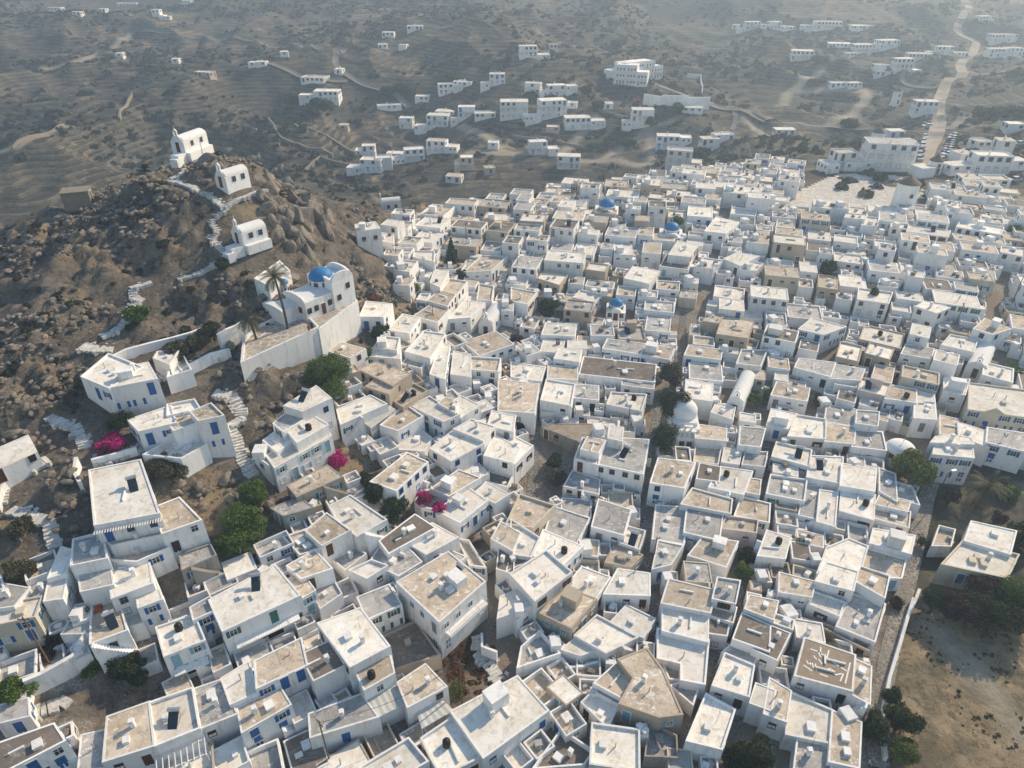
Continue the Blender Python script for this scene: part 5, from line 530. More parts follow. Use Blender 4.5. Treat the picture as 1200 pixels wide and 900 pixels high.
WINGS = [(1,[(-115.39,397.56),(-107.25,397.2),(-106.98,403.2),(-115.13,403.55)],2.67,-.23),(7,[(-31.73,403.64),(-26.83,404.61),(-27.99,410.5),(-32.89,409.53)],6.89,3.99),(9,[(-16.78,393.51),(-11.98,393.5),(-11.96,399.5),(-16.76,399.51)],9.24,6.34),(13,[(-51.12,375.24),(-44.59,374.23),(-43.68,380.15),(-50.21,381.16)],-8.3,-11.2),(15,[(-31.61,370.95),(-27.72,370.91),(-27.66,376.91),(-31.55,376.95)],-4.24,-7.14),(17,[(-74.49,334.56),(-71.47,334.66),(-71.68,340.66),(-74.7,340.55)],-10.54,-13.44),(18,[(-72.9,305.79),(-66.94,304.85),(-66,310.78),(-71.96,311.72)],-10.38,-13.28),(20,[(-53.88,312.87),(-47.8,314.24),(-49.12,320.09),(-55.19,318.72)],-8.85,-11.75),(21,[(-30.81,322.91),(-25.24,321.84),(-24.12,327.74),(-29.69,328.8)],-5.78,-8.68),(23,[(-24.87,300.63),(-22.39,300.7),(-22.57,306.7),(-25.05,306.63)],-7.79,-10.69),(33,[(-297.68,657.35),(-293.56,656.94),(-292.97,662.91),(-297.09,663.32)],18.49,15.59),(41,[(14.35,419.95),(21.19,420.78),(20.47,426.73),(13.63,425.9)],19.58,16.68),(43,[(13.89,375.75),(18.18,374.74),(19.55,380.58),(15.27,381.59)],8.29,5.39),(44,[(27.78,376.74),(33.66,377.85),(32.55,383.74),(26.66,382.63)],10.74,7.84),(46,[(6.61,352.99),(14.33,354.82),(12.94,360.66),(5.22,358.83)],1.05,-1.85),(47,[(38,346.51),(45.07,347.07),(44.59,353.05),(37.52,352.49)],.38,-2.52),(49,[(16.41,317.1),(21.49,318.14),(20.29,324.02),(15.21,322.98)],-5.42,-8.32),(52,[(52.45,342.22),(56.7,342.02),(56.97,348.02),(52.73,348.21)],.74,-2.16),(53,[(74.4,314.43),(79.15,313.82),(79.91,319.77),(75.17,320.38)],.17,-2.73),(56,[(67.3,262.52),(71,261.64),(72.38,267.48),(68.68,268.36)],3.41,.51),(57,[(177.54,605.18),(183.15,605.35),(182.97,611.35),(177.37,611.18)],13.68,10.78),(62,[(209.56,600.52),(215.48,601.38),(214.63,607.32),(208.7,606.46)],15.63,12.73),(64,[(223.85,600.5),(232.92,598.32),(234.32,604.15),(225.25,606.33)],16.56,13.66),(68,[(261.26,548.21),(270.08,548.64),(269.79,554.63),(260.97,554.2)],9.55,6.65),(69,[(255.33,543.52),(263.14,544.98),(262.04,550.88),(254.22,549.42)],7.25,4.35),(73,[(231.83,433.2),(236.88,433.61),(236.4,439.59),(231.35,439.18)],9.63,6.73),(75,[(288.91,529.9),(296.05,528.82),(296.95,534.75),(289.81,535.83)],6.89,3.99),(80,[(103.1,216.72),(108.61,215.55),(109.85,221.42),(104.34,222.59)],16.2,13.3),(99,[(96.91,214.32),(101.02,214.98),(100.07,220.9),(95.96,220.24)],16,13.1)]
VILLAS = [
([(-119.32,420.98),(-105.59,418.28),(-103.99,426.4),(-117.72,429.1)],7.88,4.9,3.8,'T','w','far',(3,4,2,43)),
([(-107.22,397.73),(-93.79,397.14),(-93.44,405.08),(-106.88,405.67)],4.54,-1.1,-3.2,'W','w','far',(2,3,2,43)),
([(-102.36,431.6),(-97.74,431.02),(-97.12,435.98),(-101.73,436.56)],10.49,7.5,7.3,'W','w','far',(0,2,2,43)),
([(-84.67,501.32),(-76.91,501.02),(-76.71,506.01),(-84.47,506.32)],22.05,19.1,18.4,'W','w','far',(0,2,1,43)),
([(-68.33,503.01),(-58,503.36),(-58.2,509.47),(-68.54,509.12)],25.58,22.6,20.7,'W','w','far',(3,3,1,43)),
([(-83.57,476.39),(-78.02,477.06),(-78.62,482.02),(-84.16,481.36)],17.94,15,14.7,'W','w','far',(0,1,1,43)),
([(-70.13,471.35),(-65.3,470.48),(-64.42,475.4),(-69.25,476.27)],18.31,15.4,14.7,'T','w','far',(0,0,1,43)),
([(-40.13,404.05),(-32.12,405.63),(-33.09,410.54),(-41.1,408.96)],7,1.4,.5,'W','w','far',(2,3,0,43)),
([(-32.35,407.92),(-22.26,405.64),(-20.91,411.6),(-31,413.89)],7.85,4.9,3.7,'W','w','far',(3,5,0,43)),
([(-11.97,395.5),(-3.73,395.47),(-3.71,400.47),(-11.96,400.5)],13.49,7.9,6.8,'W','w','far',(2,6,0,43)),
([(-53.08,401.87),(-45.51,401.16),(-45.04,406.14),(-52.61,406.85)],1.33,-1.6,-2.7,'W','w','far',(0,0,0,43)),
([(-73.22,396.97),(-60.48,399.66),(-62.07,407.19),(-74.81,404.5)],-2.66,-5.6,-5.6,'W','w','far',(3,0,2,43)),
([(-59.73,381.49),(-52.63,380.66),(-52.05,385.62),(-59.15,386.45)],-5.66,-11.3,-11.2,'W','w','far B',(2,0,3,43)),
([(-44.42,375.37),(-33.2,373.64),(-32.17,380.27),(-43.39,382.01)],-3.1,-8.7,-11,'W','w','far B',(2,1,0,43)),
([(-40.94,386.03),(-30.69,383.61),(-29.26,389.67),(-39.51,392.09)],-3.15,-6.1,-7.2,'W','w','far',(3,2,0,43)),
([(-27.7,372.84),(-19.02,372.75),(-18.97,377.88),(-27.64,377.97)],1.49,-4.1,-6.5,'W','w','far B',(2,4,0,43)),
([(-18.75,363.98),(-8.28,364.56),(-8.63,370.76),(-19.1,370.17)],.14,-2.8,-4.1,'W','w','far',(3,3,1,45)),
([(-71.54,336.66),(-65.56,336.87),(-65.73,341.87),(-71.72,341.66)],-8.91,-14.5,-15.3,'W','w','far',(2,3,3,43)),
([(-66.68,306.51),(-57.19,305.02),(-56.31,310.63),(-65.8,312.12)],-7.12,-12.7,-13.3,'W','w','far',(2,5,3,43)),
([(-59.81,307.61),(-52.85,308.56),(-53.52,313.51),(-60.48,312.56)],-6.85,-12.4,-12.4,'W','w','far',(2,4,3,43)),
([(-48.2,316.08),(-39.44,318.05),(-40.61,323.23),(-49.37,321.26)],-5.55,-11.2,-12.2,'W','w','far B',(2,1,3,43)),
([(-39.47,326.41),(-30.47,324.69),(-29.46,330.01),(-38.46,331.73)],-3.97,-9.6,-10.6,'T','w','far',(2,2,1,45)),
([(-59.17,330.77),(-51.71,330.24),(-51.36,335.23),(-58.82,335.76)],-10.88,-13.8,-14.6,'W','w','far',(0,2,3,43)),
([(-22.45,302.7),(-16.85,302.87),(-17,307.87),(-22.6,307.7)],-5.35,-11,-11,'W','c','far B',(2,0,1,45)),
([(-11.47,299.03),(-6.94,300.07),(-8.06,304.94),(-12.59,303.9)],-8.89,-11.8,-12,'T','c','far',(0,0,0,45)),
([(-28.17,292.68),(-21.54,291.51),(-20.67,296.43),(-27.3,297.61)],-10.35,-13.3,-13.5,'T','w','far',(0,0,2,45)),
([(-11.09,321.94),(-6.47,321.39),(-5.88,326.36),(-10.5,326.9)],-3.72,-6.7,-6.9,'W','w','far',(0,1,1,45)),
([(-148.31,436.25),(-142.57,435.99),(-142.34,440.98),(-148.09,441.24)],13.73,10.8,10.2,'W','w','far',(0,3,1,1)),
([(-137.49,450.27),(-132.96,451.31),(-134.08,456.19),(-138.62,455.14)],17.06,14.1,13.7,'W','w','far',(0,5,2,43)),
([(-89.52,371.07),(-84.87,371.04),(-84.83,376.04),(-89.48,376.07)],-7.1,-10.1,-11,'T','b','far',(0,1,2,43)),
([(-412.08,819.24),(-392.51,821.4),(-393.44,829.85),(-413.01,827.69)],15.52,12.6,11.5,'W','w','far',(3,8,1,1)),
([(-342.08,607.65),(-335.17,606.89),(-334.62,611.86),(-341.53,612.62)],25.16,22.2,21.3,'W','w','far',(0,10,1,1)),
([(-337.28,639.04),(-331.65,638.34),(-331.03,643.3),(-336.66,644.01)],24.74,21.8,21.5,'W','w','far',(0,9,1,1)),
([(-304.17,660.01),(-297.48,659.35),(-296.99,664.32),(-303.68,664.98)],22.45,16.8,16,'W','w','far',(2,6,1,1)),
([(-297.01,655.09),(-287.82,655.2),(-287.89,660.63),(-297.08,660.52)],17.81,14.9,14.7,'W','w','far',(0,5,1,1)),
([(-178.25,419.42),(-168.54,417.02),(-167.12,422.77),(-176.83,425.16)],10.89,7.9,6,'W','b','far',(0,0,1,1)),
([(-266.22,509.27),(-261.58,509.6),(-261.94,514.59),(-266.58,514.26)],8.61,5.7,4.6,'W','w','far',(0,4,1,1)),
([(-217.13,481.27),(-212.48,481.3),(-212.51,486.3),(-217.16,486.27)],8.96,6,5.7,'W','w','far',(0,1,1,1)),
([(-309.82,737.68),(-300.76,735.62),(-299.54,740.98),(-308.6,743.04)],23.65,20.7,20,'W','w','far',(0,7,1,1)),
([(-376.98,636.37),(-366.49,636.59),(-366.63,642.79),(-377.11,642.57)],25.69,22.7,22.5,'T','w','far',(3,11,1,1)),
([(-153.47,437.95),(-148.85,437.42),(-148.29,442.39),(-152.91,442.92)],13.16,10.2,9.8,'W','w','far',(0,2,1,1)),
([(4.32,420.32),(14.16,421.51),(13.46,427.34),(3.61,426.15)],23.74,18.1,16.6,'W','w','far B',(2,7,2,39)),
([(23.77,482.86),(28.69,483.91),(27.66,488.8),(22.73,487.76)],17.1,14.2,12.6,'G','w','far',(0,5,2,39)),
([(6.42,379.61),(14.35,377.74),(15.5,382.6),(7.56,384.48)],11.76,6.2,4.6,'W','w','far B',(2,6,2,39)),
([(18.44,376.82),(27.44,378.52),(26.44,383.85),(17.44,382.15)],10.91,5.3,5,'W','w','far',(2,3,2,39)),
([(-5.89,360.22),(7.93,360.09),(8.01,368.27),(-5.81,368.4)],6.32,-1.9,-2.8,'W','w','far B',(2,4,1,45)),
([(14.19,355.44),(27.03,358.49),(25.23,366.08),(12.39,363.03)],7.53,-.7,-1.6,'W','w','far B',(2,4,2,39)),
([(25.51,346.34),(37.93,347.33),(37.35,354.67),(24.93,353.68)],1.6,-4,-4,'W','w','far',(2,2,2,39)),
([(16.27,342.16),(22.39,341.51),(22.93,346.48),(16.81,347.14)],-1.38,-4.3,-4.9,'W','b','far',(0,2,0,45)),
([(8.11,317.48),(16.01,319.09),(15.01,323.99),(7.11,322.38)],-2.56,-8.2,-8.4,'W','w','far B',(2,1,0,45)),
([(19.57,303.34),(29.43,302.29),(30.05,308.12),(20.19,309.18)],-4.9,-10.5,-10.5,'W','w','far B',(2,3,0,45)),
([(45.22,362.04),(50.14,362.05),(50.14,367.05),(45.21,367.04)],5.17,2.2,2.2,'W','w','far',(0,0,2,39)),
([(56.76,343.44),(67.17,342.97),(67.45,349.12),(57.05,349.6)],6.05,-2.2,-2.8,'W','w','far B',(2,0,2,44)),
([(64.47,317.21),(74.59,315.91),(75.36,321.9),(65.24,323.2)],.22,-5.4,-6.3,'W','w','far',(2,0,3,44)),
([(79.43,296.83),(86.94,297.24),(86.67,302.23),(79.17,301.83)],3.86,-1.7,-3.2,'T','w','far',(2,2,3,44)),
([(85.6,299.97),(93.84,301.53),(92.91,306.44),(84.67,304.88)],4.68,1.7,-.1,'W','w','far',(0,1,0,44)),
([(58.48,266.4),(67.69,264.21),(68.98,269.66),(59.77,271.84)],7.15,-1.1,-3.5,'G','w','far',(2,1,3,44)),
([(183.12,606.39),(194.79,606.74),(194.59,613.65),(182.91,613.3)],18.22,12.6,10.2,'W','w','far B',(2,1,0,39)),
([(179.76,630.54),(185.33,629.58),(186.18,634.51),(180.6,635.46)],13.93,11,9.9,'W','w','far',(0,0,0,39)),
([(191.59,596.13),(196.23,595.86),(196.52,600.85),(191.88,601.12)],17.39,14.4,13.7,'G','w','far',(0,2,0,39)),
([(27.23,363.09),(32.02,361.95),(33.18,366.81),(28.39,367.95)],5.59,2.6,2.6,'W','w','far',(0,1,2,39)),
([(81.44,348.32),(90.71,346.35),(91.88,351.83),(82.6,353.8)],6.21,3.3,2.9,'W','w','far',(0,0,0,44)),
([(200.13,600.96),(209.31,602.28),(208.53,607.71),(199.35,606.38)],18.73,13.1,12.4,'W','w','far B',(2,3,0,39)),
([(210.74,600.85),(221.35,603.05),(220.04,609.32),(209.44,607.12)],15.31,12.4,11.9,'W','w','far',(3,3,2,40)),
([(232.98,598.6),(253.07,593.78),(255.06,602.04),(234.96,606.87)],19.3,13.7,12.7,'T','w','far B',(2,8,1,40)),
([(260.85,591.4),(281.22,594.14),(280.09,602.56),(259.72,599.83)],16.99,14,12.5,'W','w','far',(3,7,1,40)),
([(231.58,559.32),(247.23,556.23),(248.88,564.57),(233.23,567.66)],8.73,5.8,5.7,'W','w','far',(3,6,1,40)),
([(237.47,538.62),(247.31,539.46),(246.82,545.28),(236.97,544.44)],4.86,1.9,1,'W','w','far',(0,4,1,40)),
([(246.24,547.72),(261.25,548.46),(260.83,556.95),(245.82,556.21)],9.09,3.5,4.2,'W','w','far B',(2,5,1,40)),
([(263.09,545.26),(277.78,548),(276.22,556.36),(261.53,553.61)],12.07,6.5,5,'W','w','far',(2,3,1,40)),
([(174.37,473.13),(187.14,470.67),(188.59,478.23),(175.82,480.68)],14.8,9.2,8.2,'W','w','far B',(2,2,2,40)),
([(213.06,439.09),(223.48,439.95),(222.97,446.12),(212.55,445.25)],11.51,8.6,7.1,'G','w','far',(3,1,1,40)),
([(211.43,435.69),(220.06,434.88),(220.54,439.98),(211.91,440.8)],8.72,5.8,4.3,'W','w','far',(0,0,1,40)),
([(221.42,433.83),(231.71,434.65),(231.23,440.74),(220.94,439.91)],15.53,9.9,7.4,'W','w','far B',(2,2,1,40)),
([(269.04,514.72),(285.58,511.73),(287.09,520.09),(270.55,523.08)],7.71,4.8,.3,'G','w','far',(3,1,2,47)),
([(296.26,530.25),(306.53,528.68),(307.45,534.75),(297.19,536.32)],10.17,4.6,3.7,'W','w','far',(2,0,2,47)),
([(311.84,535.96),(321.52,534.36),(322.47,540.09),(312.79,541.68)],5.66,2.7,2.5,'T','w','far',(0,0,3,47)),
([(177.53,413.53),(185.81,412.99),(186.14,417.98),(177.85,418.52)],6.16,3.2,2.5,'W','w','far',(0,1,2,40)),
([(186.84,410.56),(194.4,412.06),(193.43,416.96),(185.87,415.47)],6.51,3.6,2.9,'W','w','far',(0,0,2,40)),
([(190.13,344.44),(200.32,342.84),(201.27,348.87),(191.07,350.47)],9.61,4,1.9,'W','w','far',(2,0,0,40)),
([(108.68,215.92),(122.44,213),(124.16,221.14),(110.4,224.06)],22.07,13.8,13.2,'G','w','far B',(2,0,0,41)),
([(131.05,207.7),(138.12,208.76),(137.38,213.71),(130.31,212.65)],17.45,14.5,14.4,'W','w','far',(0,0,3,42)),
([(138.07,208.6),(148.07,207.11),(148.95,213.02),(138.96,214.51)],20.34,14.7,14.6,'W','w','far',(2,3,3,48)),
([(134.14,195.44),(140.87,194.65),(141.44,199.62),(134.72,200.4)],17.16,14.2,14.2,'T','w','far',(0,5,3,48)),
([(368.27,589.82),(387.32,588.66),(387.83,597.15),(368.78,598.3)],11.19,5.6,3.8,'T','w','far',(2,1,0,47)),
([(336.05,534.07),(348.64,534.31),(348.5,541.75),(335.91,541.51)],8.16,2.6,-1,'T','w','far',(2,0,0,47)),
([(359.93,553.95),(371.47,552.92),(372.08,559.75),(360.54,560.77)],6.27,.7,-.6,'T','w','far B',(2,2,0,47)),
([(369.46,615),(381.86,617.03),(380.66,624.36),(368.26,622.33)],21.4,18.5,17.2,'W','w','far',(3,0,1,47)),
([(121.51,206.27),(126.03,207.33),(124.89,212.2),(120.36,211.13)],17.05,14.1,14,'W','w','far',(0,0,0,46)),
([(140.2,219.85),(144.79,220.58),(144.01,225.52),(139.42,224.79)],17.78,14.8,14.7,'T','w','far',(0,0,0,42)),
([(156.03,237.85),(161.01,238.38),(160.48,243.35),(155.5,242.82)],17.14,14.2,13.7,'T','w','far',(0,2,3,48)),
([(155.19,226.34),(159.9,225.49),(160.79,230.41),(156.08,231.26)],20.23,14.6,14.4,'T','w','far',(2,1,3,48)),
([(151.39,211.38),(156.04,211.53),(155.88,216.53),(151.23,216.38)],17.93,15,14.9,'W','w','far',(0,4,3,48)),
([(128.32,196.66),(132.93,196.03),(133.6,200.99),(128.99,201.62)],17.06,14.1,14.1,'T','w','far',(0,1,3,42)),
([(153.54,291.02),(160.02,291.19),(159.88,296.19),(153.41,296.01)],8.29,5.3,3.5,'W','w','far',(0,1,0,41)),
([(132.5,240.63),(137.23,240.83),(137.02,245.83),(132.29,245.63)],16.47,13.5,12.9,'W','w','far',(0,0,2,42)),
([(184.74,267.79),(190.64,267.28),(191.08,272.26),(185.17,272.78)],16.24,13.3,12.2,'W','w','far',(0,0,3,48)),
([(201.34,302.74),(207.1,302.01),(207.72,306.97),(201.97,307.7)],13.37,10.4,10,'W','w','far',(0,0,2,48)),
([(120.09,326.25),(129.14,326.09),(129.24,331.45),(120.18,331.61)],.84,-2.1,-3,'W','w','far',(0,1,2,41)),
([(100.7,216.97),(107.44,218.05),(106.65,222.99),(99.91,221.91)],18.86,13.3,12.9,'T','w','far B',(2,0,2,41))]
D = {
'terr1':[(-40.12,87.31,21.5),(-38.54,89.34,21.5),(-31.05,98.54,21.5),(-33.78,102.62,21.5),(-39.25,101.86,21.5),(-41.51,98.9,21.5),(-42.21,94.69,21.5)],
'terr2':[(-31.11,98.14,21.6),(-26.79,108.66,21.6),(-28.91,112.26,21.6),(-33.24,108,21.6),(-34.07,102.43,21.6)],
'nave':[(-38.53,103.85,25.6),(-33.5,99.3,25.6),(-29.34,105.33,25.6),(-34.4,111.57,25.6)],
'tran':[(-29.8,101.94,28.2),(-25.81,105.27,28.2),(-28.01,110.13,28.2),(-33.28,110.13,28.2)],
'side':[(-35.02,104.14,27),(-32.72,103.32,27),(-33.96,108.41,27),(-35.81,109.3,27)],
'drum':(-31.42,105.48,28.6),
'tower':(-38.21,106.07,26.5),
'ch0':[(-33.69,101.26,21.5),(-27.39,109.2,21.5)],
'chdrum':(-32.47,108.45,26.2),
'chtower':(-38.8,107.6,25.6),
'wing':[(-43.22,106.68,26.8),(-39.85,103.75,26.8),(-38.09,110.2,26.8),(-41.16,114.57,26.8)],
'street_lines':[[(4.55,101.28),(3.62,88.5),(2.81,76.29)],[(36.63,132.09),(32.72,114.96),(26.82,102.42),(23.18,91.77),(21.33,84.14),(19.71,73.68),(18.38,61.61),(18.21,54.04),(18.13,43.51)],[(44.3,93.93),(39.43,84.22),(34.26,70.46),(28.59,58.98),(24.15,49.6),(21.06,41.66)],[(118.85,154.39),(91.14,117.08),(74.6,95.39),(66.09,83.88),(57.7,70.4),(50.08,58.98),(44.73,50.7),(40.89,43.57),(38.58,39.88)],[(-3.17,62.14),(-2.82,57.08),(-2.03,50.26),(0,46.17)],[(0,82.58),(-5.02,75.07),(-5.26,66)],[(67.8,124.72),(57.52,109.42),(48.74,91.91)],[(57.17,180.27),(43.5,140.84),(37.28,126.16)],[(19.7,149.9),(31.05,146.65),(47.27,140.81),(60.87,135.85),(71.98,126.72),(83.81,118.89)]],
'roads':[([(-151.07,444.94,11.22),(-137.62,437.65,11.35),(-128.63,434.78,8.71),(-117.1,426.58,6.25),(-105,421.28,5.76),(-93.73,424.8,4.96)],5,'road'),([(-110.3,498.39,11.88),(-105.35,454.11,14.59),(-104.16,443.53,11.42),(-96.05,431.85,7.45),(-84.67,420.88,3.58),(-72.88,414.1,1.95),(-64.03,409.36,.02),(-60.13,405.14,-2.53),(-56.14,399.98,-4.85)],5,'road'),([(-178.8,541.48,11.21),(-149.2,534.77,10.92),(-118.75,471,15.35)],3.5,'road'),([(-287.4,601.16,12.43),(-260.54,587.93,11.62),(-242.24,581.5,9.71),(-211.99,564.38,9.93),(-183.64,545.06,11.48)],4,'road'),([(-297.55,600.16,10.3),(-296.08,573.91,6.67),(-278.82,509.62,9.16),(-276.05,483.73,6.91),(-300.63,481.47,3.48)],3,'track'),([(78.81,397.16,7.07),(89.19,395.72,4.12),(95.94,384.24,3.05),(97.06,362.22,5.19),(107.72,353.92,3.85),(114.3,343.99,2.97),(119.39,339.83,1.45)],5.5,'road'),([(118.63,340.98,1.97),(133.39,347.11,-.91),(145.77,339.16,-.81),(151.16,326.36,1.13),(155.26,312.89,3.73)],5,'road'),([(443.84,774.13,21.61),(377.22,647.53,21.05),(356.86,619.1,17.41),(350.62,610.45,12.22),(351.86,602.6,8.54),(361.05,594.36,4.98),(342.04,563.97,1.42),(289.38,486.27,4.03),(263.66,437.89,5.93),(235.87,404.32,6.39),(212.66,365.37,5.08),(198.14,336.11,3.21),(167.13,282.18,9.91),(144.68,246.47,13.14),(130.55,223.27,14.32),(121.75,207.97,14.05)],8,'main_road'),([(246.46,408.37,8.97),(270.72,431.23,6.98),(289.1,439.93,7.92)],4,'road'),([(233.91,402.32,5.65),(226.62,409.75,3.82),(223.61,420.6,3.63),(223.14,428.64,5.69),(226.6,433.24,9.51),(272.39,509.36,1.98)],3.5,'road'),([(175.13,287.5,9.51),(189.82,306.42,9.12),(203.47,320.35,7.92),(199.92,307.4,10.2)],4.5,'road'),([(150.78,339.93,.47),(179.58,382.63,-3.51),(189.02,393.65,-.33),(196.48,409.94,2.13),(188.94,409.32,2.79),(163.29,419.27,1.04)],4,'track'),([(149.86,403.25,-3.28),(156,418.17,-.46),(166.09,425.63,3.91),(184.24,451.83,4.33),(189.36,460.84,7.74)],4,'track'),([(107.45,352.76,3.6),(105.78,341.24,1.15),(101.78,332.54,-.75)],3,'road'),([(64.81,340.81,-2.63),(64.73,332.43,-5.52),(61.95,312.65,-6.23),(61.69,302.37,-7.17),(54.14,300.55,-8.04),(45.09,308.97,-8.04),(31.42,312.95,-9.58),(19.36,319.64,-8.53),(-5.76,317.35,-7.46),(-19.38,320.49,-7.8)],3.5,'track'),([(23.53,324.67,-8.4),(33.89,345.06,-4.59),(38.53,352.71,-1.33),(39.89,357.32,.68)],2.5,'track'),([(40.95,313.52,-8.8),(50.98,325.68,-6.74),(59.23,335.65,-5.32),(64.95,342.11,-1.95),(75.08,343.68,.62)],3,'track'),([(51.56,284.13,-7.39),(53.65,271.83,-5.08),(52.4,241.75,1.91)],4,'road'),([(109.58,341.07,2.15),(113.61,335.93,-.56),(106.96,298.03,3.68)],4,'track'),([(0,319.49,-7.54),(-4.85,321.31,-7.06),(-15.67,351.03,-5.97),(-25.94,364.9,-6.04)],2.5,'track'),([(-222.31,306.7,-3.78),(-207.88,297.64,.3),(-205.19,312.36,1.15),(-206.92,332.67,1.12)],2.5,'track')],
'paths':[([(-63.78,89.25,23.66),(-62.27,89.18,23.34),(-59.54,89.86,22.94)],2),([(-62.02,91.65,23.96),(-61.21,92.69,24.05),(-59.89,95.76,24.52),(-60.04,97.9,25.1),(-60.55,98.46,25.38),(-59.45,100.29,25.6),(-60.97,101.01,26.2),(-61.64,102.49,26.82),(-59.09,104.67,26.95)],1.3),([(-55.55,106.36,26.95),(-53.22,107.89,27.23),(-51.18,109.5,27.69),(-49.23,111.83,28.66),(-47.86,111.86,28.26)],1.4),([(-49.32,112.35,29.03),(-52.04,113.85,30.77),(-51.17,115.73,31.8),(-52.82,116.88,32.92),(-50.7,119.62,34.09),(-53.28,121.45,35.61),(-55.83,122.65,36.39)],1.2),([(-51.12,119.92,34.38),(-48.43,123.75,35.06),(-46.23,129.17,34.74)],1.2),([(-56.27,122.89,36.5),(-62.94,126.34,37),(-60.9,128.68,37.88),(-61.26,131.25,38.14)],1.2),([(-62.94,76.56,19.55),(-60.9,75.72,19.09),(-59.47,75.67,18.94),(-57.76,73.9,18.29),(-56.58,72.09,17.73)],1.5),([(-43.76,84.78,18.25),(-41.58,84.89,17.61),(-39.83,83.17,16.5),(-39.48,81.77,15.97),(-40.69,79.79,15.89),(-39.35,78.43,15.01),(-38.29,75.92,13.93),(-35.65,73.01,12.13)],1.7),([(-61.3,62.77,15.81),(-59.19,62.04,15.43),(-56.44,61.46,14.93),(-55.69,60.23,14.36),(-54.39,58.41,13.38)],1.6),([(-63.23,63.55,16.14),(-64.2,65.97,16.78),(-64.07,67.27,17.07),(-62.21,68.35,17.22),(-60.5,70.44,17.62)],1.8),([(-54.44,70.24,17.07),(-52.4,71.19,17.01),(-50.48,73.26,17.17),(-48.85,73.23,16.83)],1.8),([(-49.81,42.15,6.43),(-48.03,43.26,6.2),(-47.61,44.21,6.25)],1.6),([(-49.99,47.73,7.56),(-48.44,47.71,7.21),(-46.05,47.81,6.68)],1.6),([(-52.69,55.2,11.46),(-51.6,54.03,10.62)],1.2),([(-4.37,54.78,1.86),(-4.03,52.81,1.64),(-2.3,50.69,1.34),(-1.26,49.12,1.15)],1.6),([(-21.79,39.02,1.45),(-19.67,39.53,1.34),(-16.41,40.07,1.16)],1.8),([(-48.73,88.34,20.3),(-47.42,90.02,20.41),(-45.55,92.12,20.49)],2),([(-51.96,85.39,20.29),(-50.71,86.98,20.4)],1.6)],
'walls':[([(52.64,60.73,1.23),(47.79,53.97,.87),(44.57,49.51,.57),(41.51,44.45,.2),(40.3,40.54,-.05)],1,.35,'white','long low white wall between the lane and the dry field'),([(54.06,62.05,1.29),(52.03,59.54,1.17),(50.31,57.62,1.07)],1,.35,'white','short white wall at the top corner of the dry field'),([(-51.22,43.76,6.95),(-50.02,44.81,6.88),(-48.45,46.13,6.81),(-47.08,47.62,6.87)],2.6,.5,'white','thick sloping white retaining wall above the bare lot'),([(-50.75,42.36,6.66),(-51.22,43.76,6.95)],2,.5,'white','short white wall end beside the stone steps'),([(-59.64,86.2,22),(-57.37,88.87,22.23),(-53.6,91.92,22.13),(-50.08,94.54,21.96),(-48.66,96.15,22.03)],1.2,.45,'white','white washed wall along the hillside path above the left houses'),([(-49.49,85.12,19.72),(-47.91,87.66,19.97),(-45.69,90.46,20.14),(-43.53,92.21,20.05)],1.6,.5,'white','white topped retaining wall above the lower slope'),([(-45.22,93.15,20.65),(-43.4,95.83,20.85),(-41.39,98.14,20.93)],3,.5,'white','white wall left of the large church terrace'),([(-62.66,62.41,15.79),(-63.32,64.76,16.45),(-63.34,66.34,16.82)],1.2,.3,'white','curved white wall beside the steps at the left edge'),([(-54.5,69.72,16.96),(-52.25,70.79,16.9),(-49.87,72.31,16.83)],1.2,.35,'white','white terrace wall below the magenta bush'),([(0,39.45,.43),(2.59,42.53,.54),(4.56,44.47,.59),(6.08,45.72,.61),(8.14,47.02,.63)],1.2,.35,'white','white wall bordering the brown alley near the bottom'),([(6.39,50.55,.9),(8.45,50.73,.85),(10.3,51.32,.84)],1.3,.3,'white','low curved white garden wall near the triangular roof'),([(-40.59,79.45,15.76),(-39.72,77.18,14.83),(-40.04,76.32,14.75)],1,.3,'white','short white wall beside the curving steps'),([(-3.69,54.25,1.75),(-3.63,52.55,1.59),(-1.8,51.8,1.4)],1.8,.3,'white','white wall beside the striped stairs'),([(-90.1,302.98,-11.01),(-86.62,317.08,-9.27),(-67.39,315.09,-12.53)],1,.6,'stone','dry stone field wall below the pale houses'),([(104.59,446.96,4.5),(112.77,446.19,4.03),(102.67,398.6,2.53)],1.4,.4,'white','thin white boundary wall right of the white hotel block'),([(-55.84,69.09,16.95),(-55.1,66.88,16.34),(-53.79,65.46,15.81)],2.2,.4,'white','white wall left of the long flat house'),([(-135.04,378.71,-11.27),(-110.07,340.79,-6.55),(-94.61,330.29,-8.87),(-82.51,324.14,-10.18)],1,.8,'stone','dry stone terrace wall on the slope left of the cream villas'),([(-130.81,389.29,-8.15),(-103.26,348.07,-3.29),(-90.58,348.68,-7.43),(-75.16,335.74,-12.24)],1,.8,'stone','upper dry stone terrace wall left of the cream villas'),([(0,343.03,-6.1),(15.11,336.75,-5.59),(32.96,331.8,-8.27)],1,.8,'stone','dry stone terrace wall under the long villa row'),([(39.33,364.14,3.31),(50.27,356.45,.86),(55.75,350.23,.19)],1,.8,'stone','dry stone wall left of the three storey villa'),([(-206.92,332.67,1.12),(-207.14,312.48,1.12),(-209.58,297.03,-.42)],1.2,.8,'stone','tan stone field wall on the far left valley side'),([(-191.61,353.3,-.47),(-206.62,401.4,2.56),(-188.46,399.88,7.14),(-173.87,405.25,9.47)],1.2,.8,'stone','long stone wall climbing the far left ridge')],
'longwall':[(65.37,364.1,3.32),(73,357.31,4.85),(84.99,354.72,4.67),(95.95,356.39,3.36)],
